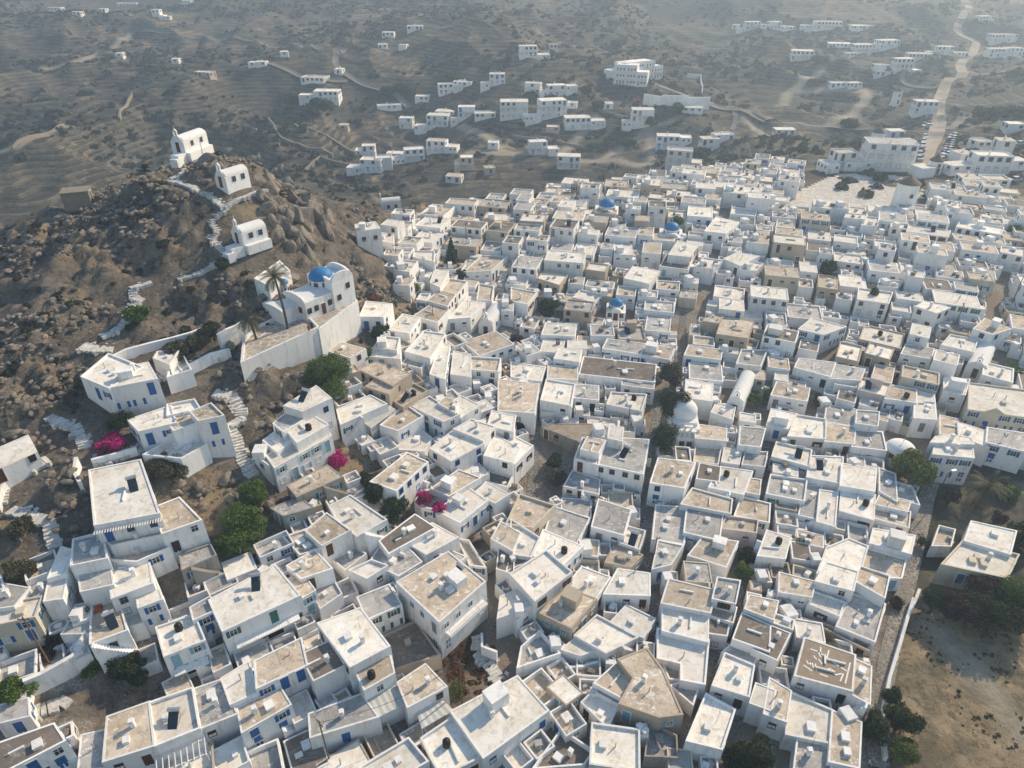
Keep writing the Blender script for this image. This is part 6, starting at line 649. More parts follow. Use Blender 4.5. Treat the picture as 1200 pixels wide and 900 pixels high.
'trees':[(26.9,95.85,3.99,3,8.5,'dark','tall dark green tree beside the narrow lane and white dome church'),(24.67,88.72,3.18,2.8,7.5,'dark','dark green tree just in front of the tallest lane tree'),(29.05,106.23,5.08,2.6,6.5,'olive','olive brown tree behind the dark lane trees'),(7.14,128.55,7.48,2.8,5.5,'dark','dark rounded tree squeezed between tan roofed houses'),(62.65,82.33,2.7,3.9,5.8,'lime','large bright green tree in front of the round white dome'),(-34.38,64.78,9.79,3.2,5,'green','lush green tree at the upper part of the slope grove'),(-34.73,62.02,9.1,2.8,4.2,'green','lush green tree at the lower part of the slope grove'),(-34.22,68.36,10.61,2.6,4.2,'green','lush green tree at the top right of the slope grove'),(-32.93,63.93,9.11,2,3.2,'green','small green tree at the right edge of the slope grove'),(-30.66,92.57,14.88,3.2,5,'green','broad green tree under the church retaining wall'),(-27.86,94.79,13.78,3.2,5.2,'green','broad green tree right of the trees under the church wall'),(-28.18,90.55,12.96,2.8,4.4,'green','leafy tree in front of the trees under the church wall'),(-25.62,101.45,13.48,1.9,3,'green','small leafy tree above the beige house near the church wall'),(-23.92,109.37,13.91,2,3,'dark','dark shrubby tree between white cubes right of the church'),(-19.49,73.45,6.97,2.4,4,'dark','dark green tree left of the long grey roof'),(-16.76,70.76,5.93,2.6,4.6,'dark','dark green tree in the garden behind the round terrace'),(-21.05,75.88,7.71,1.8,3.2,'dark','small dark tree at the top of the garden row'),(42.06,40.54,-.05,2,3.2,'lime','round bright green bush at the bottom edge of the field'),(43.13,43.97,.16,2.2,3.8,'dark','dark green tree at the left edge of the dry field'),(43.65,46.92,.38,1.4,2.8,'dark','narrow dark tree beside the field wall'),(39.67,43.02,.1,1.9,3.4,'dark','dark climbing shrub left of the lane near the bottom'),(-58.11,95.99,24.13,2.3,2.6,'green','round green shrub among rocks left of the path'),(-49.19,109.48,27.15,1.8,1.9,'dark','dark round bush beside the white steps on the hill'),(-58.41,109.6,29.27,1.4,1.5,'dark','dark bush on the bare hillside left of the steps'),(-50.32,90.22,21.05,2.4,2.8,'olive','olive tree above the left white houses'),(-48.67,92.88,21.31,2,2.4,'olive','olive bush between the retaining walls under the hill'),(-47.58,94.7,21.49,2,2.6,'dark','dark bush left of the church terrace wall'),(-53.22,76.14,18.3,2.2,2.8,'dark','dark green shrub beside the magenta bougainvillea'),(-44.74,70.47,15.06,2.6,2.4,'olive','thorny olive shrub under the split white house'),(-46.46,70.93,15.69,1.9,1.8,'olive','small thorny shrub beside the long flat house'),(-42.43,47.12,5.74,2.6,2.6,'dark','dark spreading shrub in front of the arched house'),(-46.33,46.82,6.49,1.4,1.6,'green','small green shrub above the bare lot'),(-52.32,43.35,7.12,2.2,3,'green','bushy green tree beside the blue chairs terrace'),(-58.99,59.91,14.69,1.8,2,'olive','round olive bush on the slope at the left edge'),(-56.9,55.39,12.34,2.4,2.2,'olive','low olive bush at the left edge above the houses'),(-61.18,81.98,21.04,1.2,1.5,'dark','small dark shrub left of the upper white house'),(-62.18,71.1,17.87,1.2,1.3,'dark','small round shrub right of the chapel at the left edge'),(-13.42,144.05,11.64,2.2,8,'arau','tall thin araucaria rising between the roofs'),(-11.28,139.82,10.66,1.8,4,'dark','dark slender tree at the foot of the araucaria'),(-19.81,129.14,13.09,1.5,3,'green','small green tree in the courtyard of the white villa'),(72.28,146.32,9.79,2.2,3.6,'dark','dark round tree standing among grey roofs'),(75.84,131.63,8.51,1.4,5.2,'cyp','dark cypress on a bare trunk in front of a white house'),(25.37,39.38,-.08,2.6,6,'pine','loose dark pine at the bottom edge'),(23.79,39.64,-.06,2,3,'dark','low dark shrub left of the loose pine'),(46.09,102.7,4.64,1.6,3,'green','narrow green tree beside the white vault'),(43.47,101.53,4.52,1.6,2.6,'green','green courtyard tree right of the white domed church'),(54.34,100.79,4.48,1.6,2.6,'dark','dark green tree beside a low tan roof'),(41.85,168.8,12.44,1.8,3.6,'green','green tree right of the middle blue dome'),(13.6,171.52,12.8,2.4,2.6,'dark','dark low tree behind the first rows of roofs'),(-.72,190.08,10.79,2.2,3.4,'green','green tree at the back edge of the village'),(7.22,191.09,11.19,2.6,3.4,'dark','dark tree at the back edge of the village'),(65.76,96.77,4.23,1.4,2.6,'rust','rust brown tree behind the round white dome'),(-26.41,119.45,16.48,1.5,1.8,'rust','orange brown bush on the slope right of the church'),(31.36,64.35,1.36,1.7,3,'green','green tree in the shaded lane'),(32.75,67.28,1.48,1.5,3,'dark','dark green tree in the shaded lane behind the green one'),(54.53,59.54,1.17,2,3.9,'dark','dark tree at the left end of the field hedge'),(65.2,58.82,1.22,3.5,6.3,'green','green tree in the corner behind the dry field'),(61.4,56.96,1.08,3.3,5.4,'dark','dark hedge tree right of the purple shrubs'),(59.17,57.85,1.11,3.3,5.1,'dark','dark hedge tree in the middle of the field hedge'),(56.84,58.62,1.13,2.9,4.5,'plum','dark plum coloured shrub behind the dry field'),(62.11,61.21,1.32,3.1,4.5,'plum','plum coloured hedge under the cream house'),(72.35,70.02,1.98,2.6,3.6,'dark','dark tree right of the cream house'),(75.97,80.76,2.86,3,1.2,'green','low green garden bed right of the wide palm'),(115.5,178.51,13.08,2.6,3.4,'dark','dark tree right of the nearest windmill'),(121.99,187.56,13.57,2.4,3.2,'dark','dark tree behind the windmill beside the pale lane'),(124.09,162.35,12.2,3.2,3.2,'green','green scrubby tree at the right edge above the houses'),(92.11,107.39,6.2,2.8,2.6,'green','green shrub right of the white barrel roof'),(85.02,108.82,6.23,1.6,2.6,'green','small green tree left of the white barrel roof'),(25.77,84.01,2.65,1.6,2.2,'green','green shrub in front of the white domed church'),(66.49,78.32,2.46,1.4,3.2,'plum','dark plum coloured tree under the street lamp'),(58.56,70.25,1.74,1.2,2,'dark','dark shrub at the lane wall below the lamp'),(6.93,81.93,3.05,1.8,2.4,'olive','grey green shrub in the rubble plot'),(6.83,85.52,3.5,1.8,2.6,'dark','dark shrub at the back of the rubble plot'),(-6.43,47.69,1.33,1.3,1,'lime','yellow green weed on the dry grass plot'),(198.09,305.48,9.75,5,5,'dark','leftmost dark tree of the row beside the wide pale road'),(201.71,303.88,10.09,5,5,'dark','second from left dark tree of the row beside the wide pale road'),(205.67,303.04,10.61,5.5,5,'dark','middle dark tree of the row beside the wide pale road'),(207.7,299.6,11,5,5,'dark','fourth dark tree of the row beside the wide pale road'),(209.31,295.69,11.51,5,5,'dark','rightmost dark tree of the row beside the wide pale road'),(-99.48,390.03,-3.08,5,6,'green','green tree group in front of the blue white villa'),(-102.67,385.38,-1.3,5,5,'dark','dark tree left of the green ones by the villa'),(36.81,373.89,6.72,4,5,'dark','dark tree above the long white wall'),(42.27,360.86,1.96,4,5,'dark','dark tree left of the long white wall'),(79.9,349.75,4.21,3,4,'green','green tree in front of the long white wall'),(65.81,342.76,-1.32,3.5,4.5,'dark','dark tree right of the three storey villa'),(-119.87,404.33,-1.49,6,5,'dark','dark tree clump left of the blue white villa'),(-61.73,411.04,1.71,5,4,'dark','dark tree clump beside the road fork'),(-68.81,409.74,.17,5,4,'dark','lower dark tree clump beside the road fork'),(8.73,375.34,4,4,4,'dark','dark tree behind the three storey villa row'),(19.44,371.13,3.98,4,4,'dark','dark tree between two villas of the long row'),(-33.29,415.81,7.98,5,3.5,'dark','dark tree clump on the slope above the villas'),(53.03,326.3,-6.7,4,3.5,'dark','dark tree beside the dirt yard'),(78.76,294.88,-3.37,5,4,'dark','dark tree below the pale villa near the village edge'),(152.52,325.39,1.81,5,4,'dark','dark tree clump left of the zigzag track'),(155.69,390.87,-4.12,5,4,'dark','dark tree clump in the middle of the right slope'),(275.75,534.56,6.62,7,5,'dark','dark tree clump among the upper right villas'),(188.84,463.49,8.56,6,4,'dark','dark tree clump behind the middle right villas'),(75.29,539.74,10.33,7,4,'dark','lone dark tree on the high slope'),(-154.59,361.86,-6.4,5,3,'dark','dark bush clump on the far left slope'),(-250.23,432.65,-3.08,6,3,'dark','dark bush clump on the left valley side'),(-9.45,186.78,11.18,3,3.5,'dark','dark green tree at the left part of the village back edge'),(-3.52,185.52,11.61,3,4,'dark','tall green tree at the village back edge'),(2.83,186.68,11.7,3,3,'dark','round green tree at the village back edge'),(57.12,194.51,13.02,2,3,'dark','dark tree beside the cream rooftop row'),(84.68,209.14,13.07,2,2.5,'dark','dark shrub at the left edge of the plaza'),(109.31,205.64,13.59,2.5,2.5,'dark','dark shrub in the middle of the plaza'),(116.51,197.08,13.69,2.2,3,'dark','dark tree at the right edge of the plaza')],
'boug':[(-53.31,72.8,17.52,2.3,1.6,'magenta bougainvillea spreading over the terrace left of the split house'),(-25.57,78.68,9.5,1.9,2.4,'magenta bougainvillea hanging beside the stone shed'),(-12.28,73.19,5.15,1.6,2.2,'magenta bougainvillea under the round terrace'),(-10.37,72.05,4.58,1.3,1.6,'magenta bougainvillea lower right of the round terrace'),(-51.03,47.6,7.75,1.1,1.8,'dark pink bougainvillea beside the yellow wall'),(-50.92,48.94,8.16,1.2,2.2,'purple climbing shrub above the blue chairs'),(.84,118.88,7.1,1.6,2.4,'plum bougainvillea on the wall left of the tan roofs'),(40.49,43.97,.16,1,1.8,'pink bougainvillea beside the lane near the field'),(50.24,60.2,1.2,1.2,1.2,'faded pink bougainvillea over the lane'),(71.36,74.21,2.26,1.3,1.8,'red bougainvillea behind the cream house roof'),(63.91,372.01,3.4,2.2,2.5,'far pink bush beside the long white wall')],
'palms':[(-36.34,98.9,19.44,9.2,2.8,'tall date palm standing on the church terrace'),(-40.31,95.3,19.91,4.8,2.6,'shorter palm left of the tall palm by the church'),(71.07,78.21,2.56,3.2,3.4,'wide low palm beside the street lamp'),(40.78,69.57,1.6,1.8,1.5,'small palm in the courtyard with white tables'),(38.5,53.73,.87,1.5,1.5,'spiky bare palm on the long terrace by the lane')],
'poles':[(-22.6,150.6,14.68,7.2,'wooden utility pole behind the white villa'),(-24.62,137.99,16.26,4.36,'wooden pole on the slope above the villa'),(-10.65,153.26,12.13,7.6,'utility pole right of the araucaria'),(-4.54,158.68,12.1,4.01,'utility pole among the back roofs'),(-15.11,118.39,10.39,5.67,'pole on the row of tan roofs'),(-19.22,120.63,12.2,4.53,'pole in the courtyard left of the tan roof row'),(-19.12,39.21,1.26,8.53,'leaning wooden pole in front of the grey canopy house'),(-5.67,46.42,1.17,7.9,'wooden pole on the dry grass plot'),(-50.45,46.64,7.36,8.78,'leaning pole beside the bougainvillea and yellow wall'),(19.33,66.08,1.44,6.36,'street pole beside the narrow lane'),(104.15,129.92,9.37,9,'utility pole near the right edge'),(88.78,122.45,8.17,6.31,'utility pole by the shaded alley'),(54.78,122.08,6.81,4.75,'pole above the tan roofs'),(62.04,129.52,7.78,3.69,'pole among the white roofs left of the cypress'),(1.15,143.09,9.57,6.76,'lamp pole above the back houses'),(21.75,141.23,8.76,3.58,'pole behind the small blue domed chapel'),(32.86,166.7,12.32,3.9,'pole between the two rear blue domes'),(-59.36,135.35,38.21,4.36,'white flagpole beside the topmost chapel'),(33.31,116.89,6.08,5.64,'pole at the top of the central lane'),(19.28,92.63,3.7,6.74,'thin antenna mast above the grey roof')],
'lamp':(64.03,78.03,2.38),
'chapels':[((-66.53,143.17,37.8),(-64.17,151.4,37.8),2.9,3,'small white barrel roofed chapel with bell gable on the highest rock','chapel'),((-51.12,122.75,35.73),(-48.09,127.78,35.73),2.7,2.8,'small white chapel with a pointed bell gable in the middle of the hill','chapel'),((-46.37,112.74,28.28),(-42.88,117.05,28.28),3,2.8,'white vaulted chapel on the slope just above the large church','chapel'),((-3.74,120.71,7.77),(-1.77,127.62,7.77),2.9,3.4,'white vaulted chapel between roofs in the middle village','chapel'),((39.99,98.12,4.16),(44.6,106.76,4.16),2.7,3.3,'long white vaulted chapel with bell gable right of the white dome','chapel'),((86.13,106.38,5.92),(92.25,114.24,5.92),3.3,3,'big white barrel vault near the right edge','chapel'),((-34.41,180.12,13.46),(-29.81,181.49,13.46),3,3.2,'small white chapel with a bell gable at the back of the hill foot','chapel')],
'domes':[(21.78,129.95,7.36,1.4,4,3.2,'blue','small chapel with a blue dome on an octagonal drum'),(24.32,173.33,13.06,2,6,4,'blue','white church with the farthest blue dome and a round drum'),(38.79,161.29,11.51,1.8,5.5,3.8,'blue','white church with a blue dome beside a green tree'),(62.55,87.61,3.19,2.1,0,3.6,'white','round white domed building beside the bright green tree')],
'whitechurch':(28.61,91.72,3.5),
'mills':[(103.7,179.78,12.87,4.2,10.5,'nearest white windmill tower with a dark conical cap'),(200.81,383.96,1.1,3.4,8,'farthest white windmill tower beside the pale road'),(127.65,249.36,12.27,3.4,7,'windmill tower left behind the arcaded hotel'),(127.88,211.1,14.3,3,5,'squat windmill tower beside the parked cars')],
'hotel':[((54.63,396.31,8.17),(71.08,391.6,8.97)),((70.96,390.56,8.52),(100.24,410.23,5.17))],
'cars':[(171.49,297.22,8.15,.1,'pale car parked in the short row left of the wide road','cars in the short row left of the road'),(193.22,334.94,1.09,.1,'pale car parked in the short row left of the wide road','cars in the short row left of the road'),(194.9,337.91,1.87,.1,'pale car parked in the short row left of the wide road','cars in the short row left of the road'),(196.04,339.96,2.86,.1,'pale car parked in the short row left of the wide road','cars in the short row left of the road'),(141.36,228.71,14.55,.15,'pale car parked side by side in the long row right of the road','cars in the long row right of the road'),(143.56,232.25,14.4,.15,'pale car parked side by side in the long row right of the road','cars in the long row right of the road'),(145.91,236.03,14.2,.15,'pale car parked side by side in the long row right of the road','cars in the long row right of the road'),(148.23,239.74,14.04,.15,'pale car parked side by side in the long row right of the road','cars in the long row right of the road'),(151.73,245.38,13.41,.15,'pale car parked side by side in the long row right of the road','cars in the long row right of the road'),(158.28,255.95,11.61,.15,'pale car parked side by side in the long row right of the road','cars in the long row right of the road'),(160.66,259.78,11.51,.15,'pale car parked side by side in the long row right of the road','cars in the long row right of the road'),(165.56,267.67,10.46,.15,'pale car parked side by side in the long row right of the road','cars in the long row right of the road'),(169.09,273.34,9.98,.15,'pale car parked side by side in the long row right of the road','cars in the long row right of the road'),(130.06,224.73,14.26,1.35,'car parked nose to tail along the left kerb of the road','cars along the left kerb'),(133.24,230.3,14.2,1.35,'car parked nose to tail along the left kerb of the road','cars along the left kerb'),(137.08,237.01,13.91,1.35,'car parked nose to tail along the left kerb of the road','cars along the left kerb'),(142.08,245.73,13.18,1.35,'car parked nose to tail along the left kerb of the road','cars along the left kerb'),(155.21,268.53,9.1,1.35,'car parked nose to tail along the left kerb of the road','cars along the left kerb'),(162.16,280.64,7.84,1.35,'car parked nose to tail along the left kerb of the road','cars along the left kerb'),(63.99,305.3,-6.6,.3,'car parked on the dirt yard behind the two storey villa','cars on the dirt yard'),(65.08,312.66,-6.24,.3,'car parked on the dirt yard behind the two storey villa','cars on the dirt yard'),(66,319.35,-5.62,.3,'car parked on the dirt yard behind the two storey villa','cars on the dirt yard'),(146.09,200.92,14.57,.2,'car parked at the right edge beside the white hotel','cars at the right edge'),(156.01,216.68,14.97,.2,'car parked at the right edge beside the white hotel','cars at the right edge'),(170.58,239.2,14.26,.2,'car parked at the right edge beside the white hotel','cars at the right edge'),(135.74,222.32,14.58,.2,'car parked at the lower end of the long row','cars at the lower end of the row'),(131.64,215.6,14.45,.2,'car parked at the lower end of the long row','cars at the lower end of the row')],
'people':[(-32.34,97.09,21.55),(-32.07,97.94,21.55)],
'crags':[(-136.95,341.78,-12.19,1.5),(-118.12,324.1,-11.53,2),(-103.43,307.13,-11.44,2),(-93.36,287.68,-11.97,2.4),(-42.25,134.88,31.34,2.4),(-39.66,133.23,29.13,2.2),(-37.46,131.91,27.16,2),(-40.88,125.67,30.09,2.2),(-44.14,124.68,32.56,2),(-41.83,120.02,29.39,2),(-37.91,121.06,26.52,2),(-54.92,129.82,38.15,1.5),(-47.09,131.08,35.37,1.6)],
'redcover':(-47.11,52.08,10.72),
'hut':(-81.85,128.38,31.63),
'plaza':[(71.46,180.91,12.95),(80.68,175.92,12.6),(93.37,179.52,12.73),(115.52,190.08,13.47),(123.06,209.1,14.11),(101.51,214.59,13.3),(83.59,198.72,13.19)],
'field':[(52.74,60.46,1.21),(48,53.97,.87),(44.78,49.51,.57),(41.8,44.45,.2),(39.59,38.09,-.17),(61.92,37.99,.04),(72.06,57.52,1.2)],
'track2':[(53.98,59.54,1.17),(54.84,55.77,.97),(55.79,50.59,.64),(56.47,46.39,.37),(57.55,42.51,.15)],
'lane':[(71.95,91.35,3.78),(64.68,81.01,2.63),(57.72,70.26,1.73),(51.05,60.2,1.2),(46.22,52.81,.81),(43.42,48.45,.49),(40.72,43.49,.13),(39.44,39.83,-.09)],
'garden':[(74.41,80.79,2.84),(72.93,76.46,2.46),(73.71,72.35,2.16),(77.87,73.1,2.27),(81.97,79.81,2.84)]}
# ---------------------------------------------------------------- terrain
TP=np.array(CP)
def _phi(r2): return np.where(r2>1e-9,.5*r2*np.log(np.maximum(r2,1e-9)),0)
def _solve():
    n=len(TP);X=TP[:,:2]/100
    d=((X[:,None]-X[None])**2).sum(-1);K=_phi(d)+np.eye(n)*0.002
    Q=np.c_[np.ones(n),X];A=np.block([[K,Q],[Q.T,np.zeros((3,3))]])
    return np.linalg.solve(A,np.r_[TP[:,2],0,0,0])
TW=_solve()
def _grid(n,seed):
    r=np.random.RandomState(seed);return r.rand(n,n)
_G=[_grid(256,s) for s in range(8)]
def vnoise(x,y,k=0):
    g=_G[k%8];n=256;xi=np.floor(x).astype(int);yi=np.floor(y).astype(int);fx=x-xi;fy=y-yi
    fx=fx*fx*(3-2*fx);fy=fy*fy*(3-2*fy);a=g[xi%n,yi%n];b=g[(xi+1)%n,yi%n];c=g[xi%n,(yi+1)%n];d=g[(xi+1)%n,(yi+1)%n]
    return (a*(1-fx)+b*fx)*(1-fy)+(c*(1-fx)+d*fx)*fy
def fbm(x,y,o=4,k=0):
    s=0;a=1;t=0
    for i in range(o):
        s=s+a*vnoise(x*2**i+17*i,y*2**i-9*i,k+i);t+=a;a*=.5
    return s/t
def ridged(x,y,o=4,k=0):
    s=0;a=1;t=0
    for i in range(o):
        s=s+a*(1-np.abs(2*vnoise(x*2**i+31*i,y*2**i+5*i,k+i)-1))**2;t+=a;a*=.55
    return s/t
def sstep(a,b,x):
    t=np.clip((x-a)/(b-a),0,1);return t*t*(3-2*t)
def relief(x,y):
    D_=np.hypot(x,y);m_=sstep(255,380,D_)
    return m_*((ridged(x/190+.3,y/260,3,2)-.42)*34+(ridged((x+y*.5)/70,y/95,3,4)-.4)*13)
def Hs(x,y):
    x0_=np.asarray(x,float);y0_=np.asarray(y,float)
    x=np.asarray(x,float)/100;y=np.asarray(y,float)/100
    sh=x.shape;x=x.ravel();y=y.ravel();out=np.empty(len(x));X=TP[:,:2]/100
    for i in range(0,len(x),20000):
        xs=x[i:i+20000];ys=y[i:i+20000]
        d=(xs[:,None]-X[:,0])**2+(ys[:,None]-X[:,1])**2
        out[i:i+20000]=_phi(d)@TW[:-3]+TW[-3]+TW[-2]*xs+TW[-1]*ys
    return out.reshape(sh)+relief(x0_,y0_)
def H(x,y): return float(Hs(np.array([x]),np.array([y]))[0])
def in_poly(X,Y,p):
    X=np.asarray(X);Y=np.asarray(Y);c=np.zeros(X.shape,bool);j=len(p)-1
    for i in range(len(p)):
        xi,yi=p[i][:2];xj,yj=p[j][:2]
        c^=((yi>Y)!=(yj>Y))&(X<(xj-xi)*(Y-yi)/(yj-yi+1e-12)+xi);j=i
    return c
def seg_dist(X,Y,pts):
    m=np.full(np.shape(X),1e9)
    for a,b in zip(pts,pts[1:]):
        dx,dy=b[0]-a[0],b[1]-a[1];t=np.clip(((X-a[0])*dx+(Y-a[1])*dy)/(dx*dx+dy*dy+1e-9),0,1)
        m=np.minimum(m,np.hypot(X-a[0]-t*dx,Y-a[1]-t*dy))
    return m
for x_,y_,w_,d_,a_,h_,ri_,wi_,low_ in CUBES:
    c_,s_=math.cos(a_),math.sin(a_)
    p_=[(x_+c_*i*w_/2-s_*j*d_/2,y_+s_*i*w_/2+c_*j*d_/2) for i,j in ((-1,-1),(1,-1),(1,1),(-1,1))];z_=H(x_,y_)
    SMALL.append((p_,z_+h_,z_,float(Hs([a[0] for a in p_],[a[1] for a in p_]).min()),'WGTD'[ri_],'wcb'[wi_],'t' if low_ else ''))
ROADPTS=[(r[0],r[1]) for r in D['roads']]
HOUSEXY=np.array([(sum(p[0] for p in h[0])/len(h[0]),sum(p[1] for p in h[0])/len(h[0])) for h in HOUSES+SMALL+VILLAS])
CHX=[((a[0]+b[0])/2,(a[1]+b[1])/2) for a,b,*_ in D['chapels']]
def masks(x,y):
    """town mask, hill mask, flatness near built things"""
    x=np.asarray(x,float);y=np.asarray(y,float)
    d=np.full(x.shape,1e9)
    xr=x.ravel();yr=y.ravel();dr=d.ravel()
    for i in range(0,len(xr),20000):
        a=xr[i:i+20000];b=yr[i:i+20000]
        dr[i:i+20000]=np.sqrt(((a[:,None]-HOUSEXY[:,0])**2+(b[:,None]-HOUSEXY[:,1])**2).min(1))
    dh=dr.reshape(x.shape)
    tw=in_poly(x,y,TOWN).astype(float)
    lf=((y<80)&(x<5)).astype(float)
    town=np.maximum(tw,lf*(dh<2.6))
    fld=in_poly(x,y,D['field'])
    hill=((x<-8)&(x>-150)&(y<215)&(y>20))*(1-tw)*(1-town)
    rd=np.full(x.shape,1e9)
    for pts,w in ROADPTS: rd=np.minimum(rd,seg_dist(x,y,pts)-w/2)
    pd=np.full(x.shape,1e9)
    for pts,w in D['paths']: pd=np.minimum(pd,seg_dist(x,y,pts)-w/2)
    cd=np.full(x.shape,1e9)
    for a,b in CHX: cd=np.minimum(cd,np.hypot(x-a,y-b)-4)
    return town,hill,dh,fld,rd,pd,cd
def terrain_z(x,y,parts=False):
    x=np.asarray(x,float);y=np.asarray(y,float)
    z=Hs(x,y);town,hill,dh,fld,rd,pd,cd=masks(x,y)
    amp=hill*sstep(3.5,8,dh)*(0.15+.85*sstep(.3,2.5,pd))*sstep(0,4,cd)
    r=ridged(x/9,y/9,5,1)
    rr=ridged(x/3.1+4,y/2.6,4,3)
    z2=z+amp*((r-.45)*4.2+(rr-.4)*3.6*sstep(.35,.6,fbm(x/16,y/16,3,6))+(ridged(x/1.5,y/1.5,3,5)-.5)*1.5*sstep(.35,.6,fbm(x/13,y/13,3,7)))
    far=(1-hill)*(1-town)*(~fld)*sstep(6,14,dh)*sstep(1,8,rd)*sstep(200,250,np.hypot(x,y))
    un=(fbm(x/40,y/40,4,2)-.5)*5
    zz=z+far*un
    q=1.6;f=zz/q;fl=np.floor(f);fr=f-fl
    ter=(fl+sstep(.78,1,fr))*q
    tm=far*sstep(.33,.45,fbm(x/160+3,y/160,3,4))*(np.hypot(x,y)<760)
    zz=zz*(1-tm)+ter*tm
    z3=np.where(hill>0,z2,zz)
    if parts: return z3,town,hill,fld
    return z3
def TZ(x,y): return float(terrain_z(np.array([x]),np.array([y]))[0])
# ---------------------------------------------------------------- materials
def mat(name):
    m=bpy.data.materials.new(name);m.use_nodes=True;nt=m.node_tree;nt.nodes.clear()
    out=nt.nodes.new('ShaderNodeOutputMaterial');b=nt.nodes.new('ShaderNodeBsdfPrincipled')
    nt.links.new(b.outputs[0],out.inputs[0]);b.inputs['Roughness'].default_value=.85
    b.inputs['Specular IOR Level'].default_value=.25
    return m,nt,b
class N:
    def __init__(s,nt): s.nt=nt
    def new(s,t,**k):
        n=s.nt.nodes.new(t)
        for a,v in k.items(): setattr(n,a,v)
        return n
    def link(s,a,b): s.nt.links.new(a,b)
    def pos(s,scale=(1,1,1)):
        g=s.new('ShaderNodeNewGeometry');m=s.new('ShaderNodeMapping');m.inputs['Scale'].default_value=scale
        s.link(g.outputs['Position'],m.inputs[0]);return m.outputs[0]
    def noise(s,vec,scale,detail=4,rough=.55,dist=0):
        n=s.new('ShaderNodeTexNoise');n.inputs['Scale'].default_value=scale;n.inputs['Detail'].default_value=detail
        n.inputs['Roughness'].default_value=rough;n.inputs['Distortion'].default_value=dist;s.link(vec,n.inputs['Vector']);return n.outputs[0]
    def vor(s,vec,scale,feature='DISTANCE_TO_EDGE'):
        n=s.new('ShaderNodeTexVoronoi',feature=feature);n.inputs['Scale'].default_value=scale;s.link(vec,n.inputs['Vector']);return n.outputs[0]
    def ramp(s,fac,stops,interp='LINEAR'):
        r=s.new('ShaderNodeValToRGB');r.color_ramp.interpolation=interp;e=r.color_ramp.elements
        while len(e)<len(stops): e.new(.5)
        for i,(p,c) in enumerate(stops):
            e[i].position=p;e[i].color=(c if isinstance(c,tuple) else (c,c,c))+(1,)
        s.link(fac,r.inputs[0]);return r.outputs[0]
    def mix(s,fac,a,b,mode='MIX'):
        m=s.new('ShaderNodeMix',data_type='RGBA',blend_type=mode)
        if isinstance(fac,(int,float)): m.inputs[0].default_value=fac
        else: s.link(fac,m.inputs[0])
        for i,v in ((6,a),(7,b)):
            if isinstance(v,tuple): m.inputs[i].default_value=v+(1,)
            else: s.link(v,m.inputs[i])
        return m.outputs[2]
    def math(s,op,a,b=0):
        m=s.new('ShaderNodeMath',operation=op)
        for i,v in ((0,a),(1,b)):
            if isinstance(v,(int,float)): m.inputs[i].default_value=v
            else: s.link(v,m.inputs[i])
        return m.outputs[0]
    def bump(s,h,b,strength=.3,dist=.05):
        n=s.new('ShaderNodeBump');n.inputs['Strength'].default_value=strength;n.inputs['Distance'].default_value=dist
        s.link(h,n.inputs['Height']);s.link(n.outputs[0],b.inputs['Normal'])
    def rand(s): return s.new('ShaderNodeObjectInfo').outputs['Random']
def plaster(name,base,dirt=(.36,.30,.23),amount=.5):
    m,nt,b=mat(name);n=N(nt);p=n.pos();ps=n.pos((1,1,.22))
    big=n.noise(p,.18,5);st=n.noise(ps,1.3,6,.65);fine=n.noise(p,5,4)
    c=n.mix(n.ramp(big,[(.35,0.),(.7,1.)]),base,tuple(v*.9 for v in base))
    c=n.mix(n.ramp(st,[(.52,0.),(.72,amount)]),c,dirt)
    c=n.mix(n.ramp(n.noise(p,.7,6,.7),[(.56,0.),(.7,.3)]),c,tuple(v*.62 for v in base))
    hsv=n.new('ShaderNodeHueSaturation');n.link(n.math('ADD',n.math('MULTIPLY',n.rand(),.2),.84),hsv.inputs['Value']);n.link(c,hsv.inputs['Color'])
    n.link(hsv.outputs[0],b.inputs['Base Color']);n.bump(n.math('ADD',fine,n.math('MULTIPLY',st,.6)),b,.35,.06);return m
def roofmat(name,a,bcol,stain,white=0,dark=.35):
    m,nt,b=mat(name);n=N(nt);p=n.pos()
    c=n.mix(n.ramp(n.noise(p,.33,5,.6,.4),[(.35,0.),(.65,1.)]),a,bcol)
    c=n.mix(n.ramp(n.noise(p,.9,7,.7,.8),[(.5,0.),(.68,dark)]),c,stain)
    c=n.mix(n.ramp(n.noise(p,2.6,5,.7),[(.54,0.),(.75,.3)]),c,tuple(v*.5 for v in stain))
    c=n.mix(n.ramp(n.noise(n.pos((1,1.7,1)),.55,4,.75,1.5),[(.57,0.),(.61,white)]),c,(.74,.72,.68))
    ed=n.vor(n.pos((.35,.35,.35)),1.0);c=n.mix(n.ramp(ed,[(0.,.14),(.010,0.)]),c,tuple(v*.6 for v in stain))
    c=n.mix(n.ramp(n.noise(n.pos((4,.5,1)),.5,5,.7),[(.58,0.),(.7,.35)]),c,stain)
    hsv=n.new('ShaderNodeHueSaturation');n.link(n.math('ADD',n.math('MULTIPLY',n.rand(),.3),.82),hsv.inputs['Value']);n.link(c,hsv.inputs['Color'])
    n.link(hsv.outputs[0],b.inputs['Base Color']);n.bump(n.noise(p,3,6,.7),b,.3,.05);return m
M={}
M['w']=plaster('white_plaster',(.90,.895,.885),(.42,.36,.29),.5)
M['c']=plaster('cream_plaster',(.66,.60,.48));M['b']=plaster('beige_plaster',(.52,.44,.35));M['k']=plaster('pink_plaster',(.66,.56,.52))
M['s']=plaster('grey_stone_wall',(.36,.33,.29),(.14,.12,.1),.8)
M['W']=roofmat('white_roof',(.86,.84,.79),(.72,.66,.56),(.38,.32,.25),.6,.65)
M['G']=roofmat('grey_cement_roof',(.36,.36,.36),(.50,.48,.45),(.17,.155,.14),.75,.75)
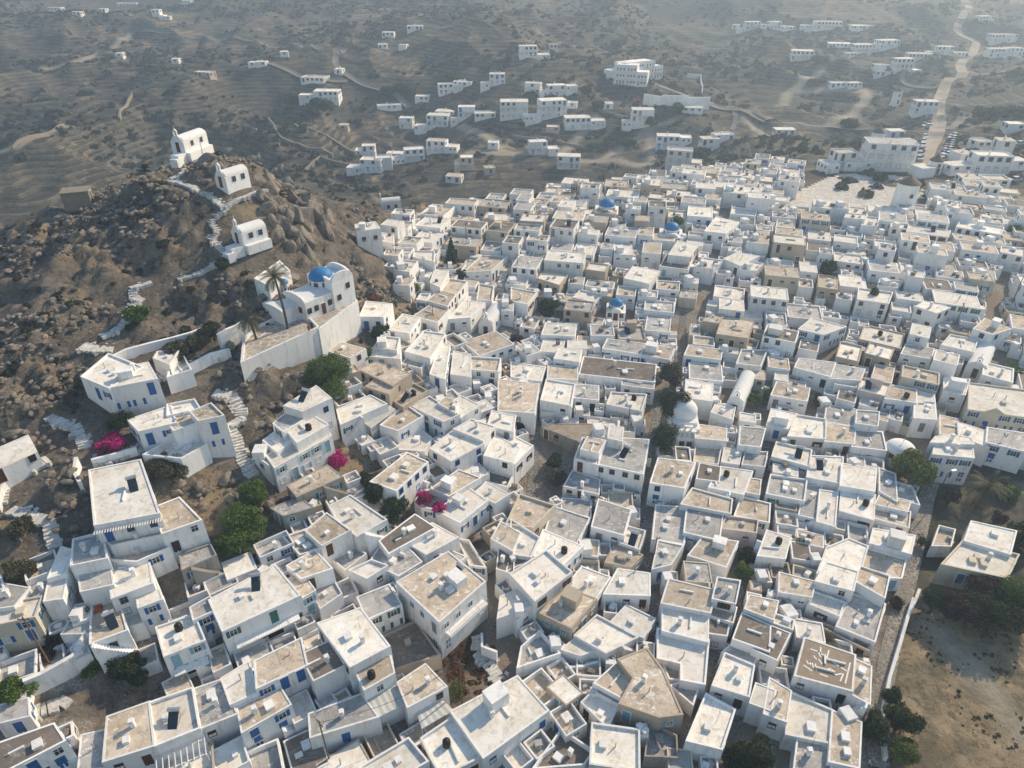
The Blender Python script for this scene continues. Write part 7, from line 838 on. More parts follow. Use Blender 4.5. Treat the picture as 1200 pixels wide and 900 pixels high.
M['T']=roofmat('tan_roof',(.47,.385,.29),(.62,.54,.44),(.2,.16,.12),.85,.75)
M['D']=roofmat('dark_bitumen_roof',(.17,.15,.13),(.24,.2,.17),(.09,.08,.07),.25,.4)
M['A']=roofmat('canvas_canopy',(.60,.59,.56),(.5,.49,.46),(.35,.33,.3),0,.3)
M['O']=roofmat('ochre_floor',(.42,.27,.10),(.36,.23,.09),(.2,.12,.05),0,.3)
M['X']=roofmat('brown_roof',(.30,.24,.18),(.26,.2,.15),(.16,.13,.1),.1,.3)
M['R']=roofmat('terracotta_roof',(.45,.2,.1),(.38,.17,.09),(.2,.1,.06),0,.3)
M['R2']=roofmat('ruined_floor',(.34,.29,.23),(.24,.2,.16),(.1,.09,.07),.3,.6)
M['U']=roofmat('blue_floor',(.50,.58,.63),(.6,.66,.7),(.4,.45,.5),.3,.2)
def plain(name,col,rough=.6,metal=0,var=.25):
    m,nt,b=mat(name);n=N(nt);p=n.pos()
    c=n.mix(n.ramp(n.noise(p,2.5,4),[(.3,0.),(.7,1.)]),col,tuple(v*(1-var) for v in col))
    n.link(c,b.inputs['Base Color']);b.inputs['Roughness'].default_value=rough;b.inputs['Metallic'].default_value=metal;return m
M['blue']=plain('blue_paint',(.03,.13,.36),.5);M['lblue']=plain('pale_blue_paint',(.25,.45,.55),.6);M['brown']=plain('brown_wood',(.12,.05,.03),.6)
M['grey']=plain('grey_metal',(.3,.3,.3),.5,.4);M['green']=plain('green_paint',(.04,.16,.14),.5)
M['glass']=plain('window_glass',(.03,.035,.045),.12);M['dark']=plain('opening_shade',(.025,.022,.02),.9)  # dark colour stands for the shade inside arches and belfry openings
M['dome']=plain('blue_dome_paint',(.035,.22,.50),.55,0,.3);M['wdome']=plaster('white_dome_plaster',(.8,.8,.79),(.5,.46,.4),.2)
M['steel']=plain('steel_tank',(.6,.6,.62),.35,.5);M['black']=plain('black_plastic',(.02,.02,.022),.5)
M['panel']=plain('collector_glass',(.03,.05,.075),.15,.1,.4);M['trim']=plain('white_paint',(.78,.78,.76),.6,0,.1)
M['wood']=plain('weathered_wood',(.17,.12,.08),.8);M['red']=plain('red_cover',(.45,.09,.03),.8);M['bark']=plain('bark',(.11,.085,.065),.95)
M['rail']=plain('railing_metal',(.55,.55,.53),.5,.3)
def leaf(name,a,b_,c_):
    m,nt,b=mat(name);n=N(nt);p=n.pos()
    c=n.mix(n.ramp(n.noise(p,1.4,3),[(.35,0.),(.65,1.)]),a,b_);c=n.mix(n.ramp(n.noise(p,6,3),[(.45,0.),(.7,.8)]),c,c_)
    n.link(c,b.inputs['Base Color']);b.inputs['Roughness'].default_value=.7
    t=n.new('ShaderNodeBsdfTranslucent');n.link(c,t.inputs[0]);mx=n.new('ShaderNodeMixShader');mx.inputs[0].default_value=.25
    o=[x for x in nt.nodes if x.type=='OUTPUT_MATERIAL'][0];n.link(b.outputs[0],mx.inputs[1]);n.link(t.outputs[0],mx.inputs[2]);n.link(mx.outputs[0],o.inputs[0]);return m
LF={'dark':leaf('dark_foliage',(.03,.05,.02),(.065,.09,.032),(.02,.028,.014)),'green':leaf('green_foliage',(.07,.13,.022),(.15,.22,.045),(.035,.06,.018)),
'lime':leaf('bright_foliage',(.11,.15,.03),(.17,.2,.05),(.06,.09,.025)),'olive':leaf('olive_foliage',(.085,.085,.045),(.12,.115,.07),(.05,.05,.03)),
'rust':leaf('rust_foliage',(.22,.09,.035),(.16,.075,.035),(.08,.05,.02)),'plum':leaf('plum_foliage',(.075,.035,.045),(.05,.04,.03),(.03,.02,.02)),
'boug':leaf('magenta_bracts',(.65,.02,.27),(.48,.015,.2),(.28,.01,.11))}
LF['pine']=LF['dark'];LF['arau']=LF['dark'];LF['cyp']=LF['dark']
M['scrub']=leaf('scrub_foliage',(.045,.052,.028),(.075,.075,.04),(.035,.035,.022))
def stone(name,a,b_,c_,sc=1.0):
    m,nt,b=mat(name);n=N(nt);p=n.pos()
    c=n.mix(n.ramp(n.noise(p,.5*sc,6,.65,.6),[(.38,0.),(.62,1.)]),a,b_);c=n.mix(n.ramp(n.noise(p,2.5*sc,6,.7),[(.5,0.),(.7,.8)]),c,c_)
    n.link(c,b.inputs['Base Color']);n.bump(n.noise(p,2*sc,8,.75),b,.8,.25);return m
M['rock']=stone('granite_rock',(.165,.142,.118),(.29,.25,.205),(.075,.066,.056))
M['stonewall']=stone('dry_stone',(.26,.22,.17),(.34,.3,.24),(.1,.085,.07),3)
def paving(name,scale,slab,joint,w):
    m,nt,b=mat(name);n=N(nt);p=n.pos()
    ed=n.vor(p,scale);j=n.ramp(ed,[(w,0.),(w*1.6,1.)])
    s=n.mix(n.ramp(n.noise(p,.9,5),[(.35,0.),(.65,1.)]),slab,tuple(v*.6 for v in slab))
    jj=n.mix(n.ramp(n.noise(p,.5,4),[(.35,0.),(.6,1.)]),joint,tuple(v*.6 for v in joint))
    n.link(n.mix(j,jj,s),b.inputs['Base Color']);n.bump(n.noise(p,4,5),b,.2,.03);return m
M['pave']=paving('whitewashed_paving',2.1,(.25,.24,.22),(.60,.59,.56),.06)
M['lane']=paving('lane_paving',1.8,(.24,.22,.19),(.44,.42,.38),.05)
M['alley']=paving('shaded_alley_paving',2.1,(.15,.145,.135),(.36,.35,.33),.05)  # slabs and joints toned down so the colour carries the alleys' shade
M['steps']=paving('whitewashed_steps',1.3,(.62,.61,.58),(.74,.73,.70),.05)
M['road']=stone('asphalt_road',(.17,.16,.145),(.23,.215,.19),(.13,.12,.11),.3)
M['dirt']=stone('pale_dirt',(.29,.25,.2),(.36,.31,.25),(.2,.17,.135),.3)
M['terrace']=paving('terrace_paving',.9,(.46,.40,.33),(.66,.63,.58),.05)
M['plaza']=paving('pale_plaza',.5,(.62,.58,.52),(.70,.67,.62),.05)
# ground
def ground_material():
    m,nt,b=mat('ground');n=N(nt);p=n.pos()
    at=n.new('ShaderNodeAttribute',attribute_name='zone');sep=n.new('ShaderNodeSeparateColor');n.link(at.outputs['Color'],sep.inputs[0])
    town,hill,fld=sep.outputs[0],sep.outputs[1],sep.outputs[2]
    # far hills
    a=n.mix(n.ramp(n.noise(p,.011,7,.62,.5),[(.40,0.),(.62,1.)]),(.085,.080,.062),(.165,.145,.108))
    a=n.mix(n.ramp(n.noise(p,.022,8,.72,1.0),[(.55,0.),(.62,.75)]),a,(.33,.235,.14))
    a=n.mix(n.ramp(n.noise(p,.09,7,.72),[(.47,0.),(.56,.85)]),a,(.035,.038,.026))
    a=n.mix(n.ramp(n.noise(p,.35,8,.8),[(.46,0.),(.58,.7)]),a,(.045,.045,.032))
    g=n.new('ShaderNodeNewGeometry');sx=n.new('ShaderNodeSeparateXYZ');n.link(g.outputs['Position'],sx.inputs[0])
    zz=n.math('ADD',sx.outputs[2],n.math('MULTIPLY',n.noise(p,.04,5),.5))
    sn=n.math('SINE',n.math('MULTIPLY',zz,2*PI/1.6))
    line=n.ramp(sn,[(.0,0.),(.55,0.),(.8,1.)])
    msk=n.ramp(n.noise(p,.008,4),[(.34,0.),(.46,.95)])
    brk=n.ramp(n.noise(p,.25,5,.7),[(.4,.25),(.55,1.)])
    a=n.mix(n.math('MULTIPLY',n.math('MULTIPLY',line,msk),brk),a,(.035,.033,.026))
    sunlit_riser=n.ramp(n.math('SINE',n.math('ADD',n.math('MULTIPLY',zz,2*PI/1.6),1.7)),[(.0,0.),(.8,0.),(.95,1.)])  # pale contour line: sunlit terrace risers painted into the ground colour
    a=n.mix(n.math('MULTIPLY',n.math('MULTIPLY',sunlit_riser,brk),n.math('MULTIPLY',msk,.55)),a,(.24,.20,.15))
    # rocky hill
    h=n.mix(n.ramp(n.noise(p,.16,7,.66,.8),[(.38,0.),(.62,1.)]),(.085,.074,.062),(.16,.138,.112))
    h=n.mix(n.ramp(n.noise(p,.07,5,.6),[(.5,0.),(.6,.8)]),h,(.27,.205,.125))
    h=n.mix(n.ramp(n.noise(p,.45,9,.78,.6),[(.5,0.),(.58,.85)]),h,(.045,.04,.03))  # dark blotches put the shade of rock crevices into the colour
    h=n.mix(n.ramp(n.noise(p,2.3,6,.7),[(.5,0.),(.72,.55)]),h,(.36,.31,.26))
    # field
    f=n.mix(n.ramp(n.noise(p,.35,6,.65),[(.4,0.),(.6,1.)]),(.24,.18,.105),(.35,.275,.175))
    f=n.mix(n.ramp(n.noise(p,.16,7,.72),[(.46,0.),(.58,.85)]),f,(.13,.11,.075))
    f=n.mix(n.ramp(n.noise(p,1.1,8,.75),[(.52,0.),(.6,.7)]),f,(.075,.075,.04))
    # town
    j=n.ramp(n.vor(p,1.9),[(.04,.35),(.09,1.)])
    t=n.mix(j,(.46,.44,.41),n.mix(n.ramp(n.noise(p,.8,5),[(.35,0.),(.65,1.)]),(.17,.155,.135),(.28,.25,.22)))
    t=n.mix(n.ramp(n.noise(p,.2,6,.65),[(.42,0.),(.55,.9)]),t,(.22,.175,.13))
    c=n.mix(hill,a,h);c=n.mix(fld,c,f);c=n.mix(town,c,t)
    c=n.mix(n.math('MULTIPLY',at.outputs['Alpha'],n.ramp(n.noise(p,.8,5,.7),[(.3,.5),(.6,1.)])),c,n.mix(n.ramp(n.noise(p,.5,5),[(.35,0.),(.65,1.)]),(.30,.26,.20),(.38,.33,.26)))
    n.link(c,b.inputs['Base Color']);b.inputs['Roughness'].default_value=.95
    n.bump(n.math('ADD',n.noise(p,1.2,8,.75),n.math('MULTIPLY',n.vor(p,.8),.5)),b,.7,.35);return m
M['ground']=ground_material()
# ---------------------------------------------------------------- mesh helpers
class MB:
    def __init__(s): s.v=[];s.f=[];s.m=[]
    def add(s,vs,fs,mi=0):
        o=len(s.v);s.v+=[tuple(v) for v in vs];s.f+=[tuple(i+o for i in f) for f in fs];s.m+=[mi]*len(fs)
    def box(s,c,d,rz=0,mi=0,tilt=0):
        x,y,z=c;a,b,h=d[0]/2,d[1]/2,d[2]/2;cs,sn=math.cos(rz),math.sin(rz);ct,stt=math.cos(tilt),math.sin(tilt);vs=[]
        for k in (-h,h):
            for i,j in ((-a,-b),(a,-b),(a,b),(-a,b)):
                jj=j*ct-k*stt;kk=j*stt+k*ct
                vs.append((x+i*cs-jj*sn,y+i*sn+jj*cs,z+kk))
        s.add(vs,[(0,3,2,1),(4,5,6,7),(0,1,5,4),(1,2,6,5),(2,3,7,6),(3,0,4,7)],mi)
    def prism(s,p,z0,z1,mi=0,top=True,bottom=False):
        n=len(p);vs=[(a,b,z0) for a,b in p]+[(a,b,z1) for a,b in p];fs=[(i,(i+1)%n,n+(i+1)%n,n+i) for i in range(n)]
        if top: fs.append(tuple(range(n,2*n)))
        if bottom: fs.append(tuple(range(n-1,-1,-1)))
        s.add(vs,fs,mi)
    def tube(s,a,b,r0,r1,n=8,mi=0,caps=True):
        a=Vector(a);b=Vector(b);d=(b-a).normalized();u=d.orthogonal().normalized();w=d.cross(u);vs=[]
        for p,r in ((a,r0),(b,r1)):
            for i in range(n): t=2*PI*i/n;vs.append(p+(u*math.cos(t)+w*math.sin(t))*r)
        fs=[(i,(i+1)%n,n+(i+1)%n,n+i) for i in range(n)]
        if caps: fs+=[tuple(range(n-1,-1,-1)),tuple(range(n,2*n))]
        s.add(vs,fs,mi)
    def lathe(s,c,prof,n=24,mi=0):
        x,y,z=c;vs=[];fs=[]
        for r,h in prof:
            for i in range(n): t=2*PI*i/n;vs.append((x+r*math.cos(t),y+r*math.sin(t),z+h))
        for k in range(len(prof)-1):
            for i in range(n): fs.append((k*n+i,k*n+(i+1)%n,(k+1)*n+(i+1)%n,(k+1)*n+i))
        s.add(vs,fs,mi)
    def mesh(s,name,mats,smooth=False):
        me=bpy.data.meshes.new(name);me.from_pydata(s.v,[],s.f)
        for m in (mats if isinstance(mats,(list,tuple)) else [mats]): me.materials.append(m)
        if any(s.m): me.polygons.foreach_set('material_index',s.m)
        if smooth: me.polygons.foreach_set('use_smooth',[True]*len(s.f))
        me.update();return me
    def build(s,name,mats,parent=None,loc=(0,0,0),rz=0,smooth=False):
        return link(name,s.mesh(name,mats,smooth),parent,loc,rz)
def link(name,me,parent=None,loc=(0,0,0),rz=0):
    o=bpy.data.objects.new(name,me);C.objects.link(o);o.location=loc;o.rotation_euler=(0,0,rz)
    if parent: o.parent=parent
    return o
def tag(o,label,cat,group=None,kind=None):
    if label: o['label']=label
    if cat: o['category']=cat
    if group: o['group']=group
    if kind: o['kind']=kind
    return o
def thing(name,label,cat,loc=(0,0,0),rz=0,group=None):
    return tag(link(name,None,None,loc,rz),label,cat,group)
def copy_tree(o,parent=None):
    c=o.copy();C.objects.link(c);c.parent=parent
    for ch in o.children: copy_tree(ch,c)
    return c
def centroid(p): return sum(a[0] for a in p)/len(p),sum(a[1] for a in p)/len(p)
def offset(p,d):
    n=len(p);out=[]
    for i in range(n):
        a,b,c=p[i-1],p[i],p[(i+1)%n]
        e1=Vector((b[0]-a[0],b[1]-a[1])).normalized();e2=Vector((c[0]-b[0],c[1]-b[1])).normalized()
        n1=Vector((-e1.y,e1.x));n2=Vector((-e2.y,e2.x));bis=(n1+n2)
        if bis.length<1e-4: bis=n1
        bis.normalize();k=d/max(.35,bis.dot(n1));out.append((b[0]+bis.x*k,b[1]+bis.y*k))
    return out
def poly_area(p): return sum(p[i][0]*p[(i+1)%len(p)][1]-p[(i+1)%len(p)][0]*p[i][1] for i in range(len(p)))/2
# ---------------------------------------------------------------- setting: ground sheet
def graded(lo,a,b,hi,fine,mid_lo,mid_hi,mid):
    xs=list(np.arange(a,b,fine));x=b;s=[]
    while x<mid_hi: xs.append(x);x+=mid
    st=mid
    while x<hi: xs.append(x);st*=1.12;x+=st
    xs.append(hi);x=a-mid;L=[]
    while x>mid_lo: L.append(x);x-=mid
    st=mid
    while x>lo: L.append(x);st*=1.12;x-=st
    L.append(lo);return np.array(L[::-1]+xs)
gx=graded(-3000,-105,-5,3000,.7,-400,400,2.2);gy=graded(-1500,30,205,3500,.9,-60,600,1.5)
X,Y=np.meshgrid(gx,gy);Zt,tw,hl,fd=terrain_z(X,Y,True)
nx,ny=len(gx),len(gy)
me=bpy.data.meshes.new('ground');co=np.stack([X,Y,Zt],-1).reshape(-1,3)
me.vertices.add(nx*ny);me.vertices.foreach_set('co',co.ravel())
ii,jj=np.meshgrid(np.arange(nx-1),np.arange(ny-1));v0=(jj*nx+ii).ravel();q=np.stack([v0,v0+1,v0+nx+1,v0+nx],-1)
me.loops.add(q.size);me.loops.foreach_set('vertex_index',q.ravel().astype(np.int32));me.polygons.add(len(q))
me.polygons.foreach_set('loop_start',np.arange(0,q.size,4,dtype=np.int32));me.polygons.foreach_set('use_smooth',np.ones(len(q),bool))
me.update(calc_edges=True);me.validate()
at=me.color_attributes.new('zone','FLOAT_COLOR','POINT')
cc=np.zeros((nx*ny,4),np.float32);cc[:,0]=tw.ravel();cc[:,1]=hl.ravel();cc[:,2]=fd.ravel();
pm=1-sstep(.55,2.1,seg_dist(X,Y,D['track2'])+(fbm(X/2,Y/2,3,1)-.5)*1.4)
for pts,w,nm in D['roads']:
    if nm=='track': pm=np.maximum(pm,1-sstep(w*.4,w*.4+2.2,seg_dist(X,Y,pts)))
cc[:,3]=pm.ravel();at.data.foreach_set('color',cc.ravel())
me.materials.append(M['ground']);g=link('ground',me);g['kind']='structure'
print('ground verts',nx*ny)
def ribbon(name,pts,w,mt,lift=.06,step=1.0,kind='structure',jag=0):
    P=[]
    for a,b in zip(pts,pts[1:]):
        L=math.hypot(b[0]-a[0],b[1]-a[1]);n=max(1,int(L/step))
        for i in range(n): t=i/n;P.append((a[0]+(b[0]-a[0])*t,a[1]+(b[1]-a[1])*t))
    P.append(tuple(pts[-1][:2]))
    for _ in range(int(3/step)+1): P=[P[0]]+[((P[i-1][0]+P[i][0]+P[i+1][0])/3,(P[i-1][1]+P[i][1]+P[i+1][1])/3) for i in range(1,len(P)-1)]+[P[-1]]
    vs=[];K=5
    for i,p in enumerate(P):
        a=P[max(0,i-1)];b=P[min(len(P)-1,i+1)];d=Vector((b[0]-a[0],b[1]-a[1]));d=d.normalized() if d.length>0 else Vector((1,0));nn=Vector((-d.y,d.x))
        ww=w*(1+random.uniform(-jag,jag))
        for k in range(K): t=(k/(K-1)-.5)*ww;vs.append((p[0]+nn.x*t,p[1]+nn.y*t))
    A=np.array(vs);z=terrain_z(A[:,0],A[:,1])+lift
    z=z.reshape(-1,K);z[:]=np.maximum(z,z.mean(1,keepdims=True)-.05);z=z.ravel()
    fs=[(i*K+k,i*K+k+1,(i+1)*K+k+1,(i+1)*K+k) for i in range(len(P)-1) for k in range(K-1)]
    fs=[f[::-1] for f in fs]
    m=MB();m.add([(a,b,c) for (a,b),c in zip(vs,z)],fs);o=m.build(name,mt)
    if kind: o['kind']=kind
    return o
for pts,w,nm in D['roads']:
    if nm!='track': ribbon(nm,pts,w*.72,M['dirt'] if nm=='track' else M['road'] if nm=='road' else M['dirt'],.30,2.0)
ribbon('lane',D['lane'],2.2,M['lane'],.08)
for s in D['street_lines'][:3]: ribbon('alley',s,1.5,M['alley'],.08)
def sheet(name,p,lift,mt):
    xs=[a[0] for a in p];ys=[a[1] for a in p];m=MB();st=1.5
    GX=np.arange(min(xs),max(xs)+st,st);GY=np.arange(min(ys),max(ys)+st,st);XX,YY=np.meshgrid(GX,GY);ins=in_poly(XX,YY,p);ZZ=Hs(XX,YY)+lift
    idx={}
    vs=[];fs=[]
    def vi(j,i):
        if (j,i) not in idx: idx[(j,i)]=len(vs);vs.append((XX[j,i],YY[j,i],ZZ[j,i]))
        return idx[(j,i)]
    for j in range(len(GY)-1):
        for i in range(len(GX)-1):
            if ins[j,i] and ins[j+1,i+1]: fs.append((vi(j,i),vi(j,i+1),vi(j+1,i+1),vi(j+1,i)))
    m.add(vs,fs);o=m.build(name,mt);o['kind']='structure';return o
sheet('plaza',D['plaza'],.1,M['plaza'])
# stone stair paths on the hill: irregular whitewashed slabs
PATHLAB=['white stepping path climbing from the lower rocks past the round shrub','white stepping path winding up the middle of the hill','white steps leading up to the middle slope chapel','white stepping path from the slope chapel toward the summit','white path running past the middle chapel on the hill',
'white steps rising to the topmost chapel','white steps above the magenta bush on the slope','curving white staircase right of the split white house','white steps among boulders at the left edge','whitewashed landing path beside the chapel at the left edge','paved white terrace strip by the magenta bush',
'white steps below the thick sloping wall','white steps in front of the arched house','narrow white stairs between the left cubes','striped stairs beside the curved balconies','white edged lane along the bottom','white stepped ramp below the church wall','short white steps on the left hillside']
for k,(pts,w) in enumerate(D['paths']):
    m=MB();dist=0;P=[]
    for a,b in zip(pts,pts[1:]):
        L=math.hypot(b[0]-a[0],b[1]-a[1]);n=max(1,int(L/.42))
        for i in range(n): t=i/n;P.append((a[0]+(b[0]-a[0])*t,a[1]+(b[1]-a[1])*t,math.atan2(b[1]-a[1],b[0]-a[0])))
    A=np.array([(p[0],p[1]) for p in P]);zz=terrain_z(A[:,0],A[:,1])
    cx,cy=P[0][0],P[0][1]
    for (x,y,a),z in zip(P,zz):
        m.box((x-cx+random.uniform(-.1,.1),y-cy+random.uniform(-.1,.1),z-zz[0]-.02),(random.uniform(.46,.58),w*random.uniform(.85,1.15),.5),a+random.uniform(-.15,.15))
        if random.random()<.35:
            s=random.choice((-1,1));m.box((x-cx-math.sin(a)*s*w*.65,y-cy+math.cos(a)*s*w*.65,z-zz[0]+.05),(.5,.4,.7),random.random()*3)
    tag(m.build('stone_steps',M['steps'],None,(cx,cy,float(zz[0]))),PATHLAB[k%len(PATHLAB)],'steps')
# walls
for pts,h,t,mm,lab in D['walls']:
    P=[]
    for a,b in zip(pts,pts[1:]):
        L=math.hypot(b[0]-a[0],b[1]-a[1]);n=max(1,int(L/1.5))
        for i in range(n): q=i/n;P.append((a[0]+(b[0]-a[0])*q,a[1]+(b[1]-a[1])*q))
    P.append(pts[-1][:2]);A=np.array(P);zz=Hs(A[:,0],A[:,1]);cx,cy=P[0];z0=float(zz[0]);vs=[]
    for i,p in enumerate(P):
        a=P[max(0,i-1)];b=P[min(len(P)-1,i+1)];d=Vector((b[0]-a[0],b[1]-a[1])).normalized();nx_,ny_=-d.y*t/2,d.x*t/2
        hh=h*(1+random.uniform(-.06,.06));z=float(zz[i])-z0
        vs+=[(p[0]-cx+nx_*1.25,p[1]-cy+ny_*1.25,z-1.2),(p[0]-cx+nx_,p[1]-cy+ny_,z+hh),(p[0]-cx-nx_,p[1]-cy-ny_,z+hh),(p[0]-cx-nx_*1.25,p[1]-cy-ny_*1.25,z-1.2)]
    fs=[];n=len(P)
    for i in range(n-1):
        for k in range(3): fs.append((i*4+k,(i+1)*4+k,(i+1)*4+k+1,i*4+k+1))
    fs+=[(0,1,2,3),tuple((n-1)*4+k for k in (3,2,1,0))]
    m=MB();m.add(vs,fs);tag(m.build('boundary_wall' if mm=='white' else 'stone_field_wall',M['w'] if mm=='white' else M['stonewall'],None,(cx,cy,z0)),lab,'wall')
# ---------------------------------------------------------------- house parts shared by all houses
def window_mesh(w,h,frame,shut,arch=False):
    f=MB();d=.05
    f.box((0,d/2-.01,h-.03),(w+.1,.07,.06));f.box((0,d/2-.01,.03),(w+.14,.12,.06));f.box((-w/2-.02,d/2-.01,h/2),(.06,.07,h-.12));f.box((w/2+.02,d/2-.01,h/2),(.06,.07,h-.12))
    f.box((0,.012,h/2),(.05,.03,h-.12));f.box((0,.014,h*.62),(w-.02,.03,.04))
    fr=f.mesh('window_frame',frame);p=MB();p.box((0,-.004,h/2),(w,.02,h-.1));pa=p.mesh('pane',M['glass'])
    sh=None
    if shut:
        sh=[]
        for sd in (-1,1):
            s=MB();s.box((sd*(w*.75+.06),.035,h/2),(w*.48,.05,h))
            for i in range(5): s.box((sd*(w*.75+.06),.064,h*(.12+.19*i)),(w*.38,.015,.05))
            sh.append(s.mesh('shutter',shut))
    return fr,pa,sh
WINS={}
def get_window(kind):
    if kind not in WINS:
        fr,sh={'blue':(M['trim'],M['blue']),'lblue':(M['trim'],M['lblue']),'plainblue':(M['blue'],None),'brown':(M['brown'],None),'brownsh':(M['brown'],M['brown']),'white':(M['trim'],None),'green':(M['trim'],M['green']),'grey':(M['grey'],None)}[kind]
        WINS[kind]=window_mesh(.74,.98,fr,sh)
    return WINS[kind]
def door_mesh(col):
    f=MB();f.box((-.5,.02,1.0),(.1,.1,2.0));f.box((.5,.02,1.0),(.1,.1,2.0));f.box((0,.02,2.05),(1.1,.1,.1));fr=f.mesh('door_frame',M['trim'])
    l=MB();l.box((0,0,1.0),(.9,.04,2.0));
    for z in (.5,1.35):
        for x in (-.2,.2): l.box((x,.026,z),(.28,.02,.6))
    return fr,l.mesh('door_leaf',col)
DOORS={k:door_mesh(M[k]) for k in ('blue','lblue','brown','grey','glass','green')}
def joined(meshes):
    """one mesh with several materials out of some meshes"""
    m=MB();mats=[]
    for k,me_ in enumerate(meshes):
        if me_ is None: continue
        mats.append(me_.materials[0]);m.add([v.co[:] for v in me_.vertices],[p.vertices[:] for p in me_.polygons],len(mats)-1)
    return m,mats
SIMPLE={}
def simple_window(kind):
    if kind not in SIMPLE: fr_,pa_,sh_=get_window(kind);m,mats=joined([fr_,pa_]+(sh_ or []));SIMPLE[kind]=m.mesh('window',mats)
    return SIMPLE[kind]
def simple_door(kind):
    k='door'+kind
    if k not in SIMPLE: m,mats=joined(DOORS[kind]);SIMPLE[k]=m.mesh('door',mats)
    return SIMPLE[k]
def solar_parts():
    p=MB();p.box((0,0,.55),(1.0,1.9,.09),0,0,.72);pm=p.mesh('solar_panel',M['panel'])
    t=MB();t.tube((-.62,.78,1.22),(.62,.78,1.22),.24,.24,14);tm=t.mesh('tank',M['steel'])
    s=MB()
    for x in (-.48,.48):
        s.tube((x,.72,0),(x,.72,1.2),.03,.03,5);s.tube((x,-.7,0),(x,.72,.95),.03,.03,5);s.tube((x,-.7,.03),(x,.8,.03),.03,.03,5)
    return pm,tm,s.mesh('stand',M['rail'])
SOLAR=solar_parts()
tk=MB();tk.lathe((0,0,0),[(0.01,0),(.42,0),(.45,.08),(.43,.3),(.45,.5),(.43,.7),(.42,.82),(.2,.95),(.16,1.0),(.01,1.0)],18);TANK=tk.mesh('water_tank',M['black'],True)
tk=MB();tk.box((0,0,.32),(.8,.3,.6));tk.lathe((0,0,0),[(0,0)],3) if 0 else None;tk.tube((0,-.155,.32),(0,-.17,.32),.22,.22,14);AC=tk.mesh('air_conditioner',M['trim'])
def chimney_mesh():
    m=MB();m.box((0,0,.4),(.42,.42,.8));m.box((0,0,.83),(.56,.56,.07))
    for x in (-.15,.15):
        for y in (-.15,.15): m.box((x,y,.95),(.1,.1,.18))
    m.box((0,0,1.07),(.5,.5,.06));return m.mesh('chimney',M['w'])
CHIM=chimney_mesh()
ds=MB();ds.tube((0,0,0),(0,0,.9),.03,.03,6);ds.tube((0,-.05,.9),(0,-.11,.94),.05,.42,14,0,False);DISH=ds.mesh('satellite_dish',M['grey'])
# lookup for neighbours
ALLP=[(h[0],h[1],centroid(h[0])) for h in HOUSES+SMALL+VILLAS]
def blocked(x,y,z,me_):
    for p,zr,c in ALLP:
        if p is me_ or abs(c[0]-x)>16 or abs(c[1]-y)>16 or zr<z+.1: continue
        if bool(in_poly(np.array([x]),np.array([y]),p)[0]): return True
    return False
SOL_N=0
def facades(p):
    """edges whose outer side may be seen, longest first"""
    E=[]
    for i in range(len(p)):
        a=Vector(p[i]);b=Vector(p[(i+1)%len(p)]);e=b-a;L=e.length
        if L<1.7: continue
        nrm=Vector((e.y,-e.x)).normalized();mid=(a+b)/2;cam=(Vector((0,0))-mid).normalized()
        E.append((nrm.dot(cam),L,a,e.normalized(),nrm))
    return E
def openings(p,zg,zr,rnd,kind,door,storey,stories,me_,far=False):
    """list of (type,x,y,z,rz)"""
    out=[];hasdoor=False
    E=sorted(facades(p),key=lambda t:-t[0])
    for dot,L,a,e,nrm in E:
        if dot<-.35: continue
        rz=math.atan2(nrm.y,nrm.x)-PI/2
        gap=1.75 if not far else 2.3
        n=max(1,int((L-.4)/gap))
        for s in range(stories):
            z0=zr-storey*(stories-s)
            if z0<zg-.6: continue
            for i in range(n):
                if rnd.random()<(.2 if dot>.3 else .42): continue
                t=(i+.5)/n*L+rnd.uniform(-.15,.15);c=a+e*t
                X_,Y_=c.x+nrm.x*.35,c.y+nrm.y*.35
                isd=(not hasdoor and rnd.random()<.4) or rnd.random()<.12
                zz=z0+.12 if isd else z0+storey*.36
                if zz+ (1.9 if isd else 1.0)>zr-.25: zz=zr-.3-(2.05 if isd else 1.05)
                if L<2.2 and isd: continue
                if blocked(X_,Y_,zz,me_): continue
                if isd: hasdoor=True
                out.append(('d' if isd else 'w',c.x+nrm.x*.012,c.y+nrm.y*.012,zz,rz))
    return out
def house_mesh(p,zb,zr,cx,cy,zg,par,thick=.2):
    m=MB();q=[(a-cx,b-cy) for a,b in p];inn=offset(q,thick)
    n=len(q);b0=zb-1.6-zg;t=zr-zg
    out=offset(q,-.07);jr=random.Random(int(abs(zr*100+q[0][0]*37)));jz=[t+jr.uniform(-.05,.05) for _ in q] if par>.1 else [t+jr.uniform(-.015,.015) for _ in q]
    vs=[(a,b,b0) for a,b in out]+[(a,b,z_) for (a,b),z_ in zip(q,jz)]+[(a,b,z_) for (a,b),z_ in zip(inn,jz)]+[(a,b,t-par-.02) for a,b in inn]
    fs=[]
    for k in range(3):
        for i in range(n): j=(i+1)%n;fs.append((k*n+i,k*n+j,(k+1)*n+j,(k+1)*n+i))
    m.add(vs,fs);r=MB();r.add([(a,b,t-par) for a,b in inn],[tuple(range(n))]);return m,r
def flat_roof(o_mesh): return o_mesh
HL={}
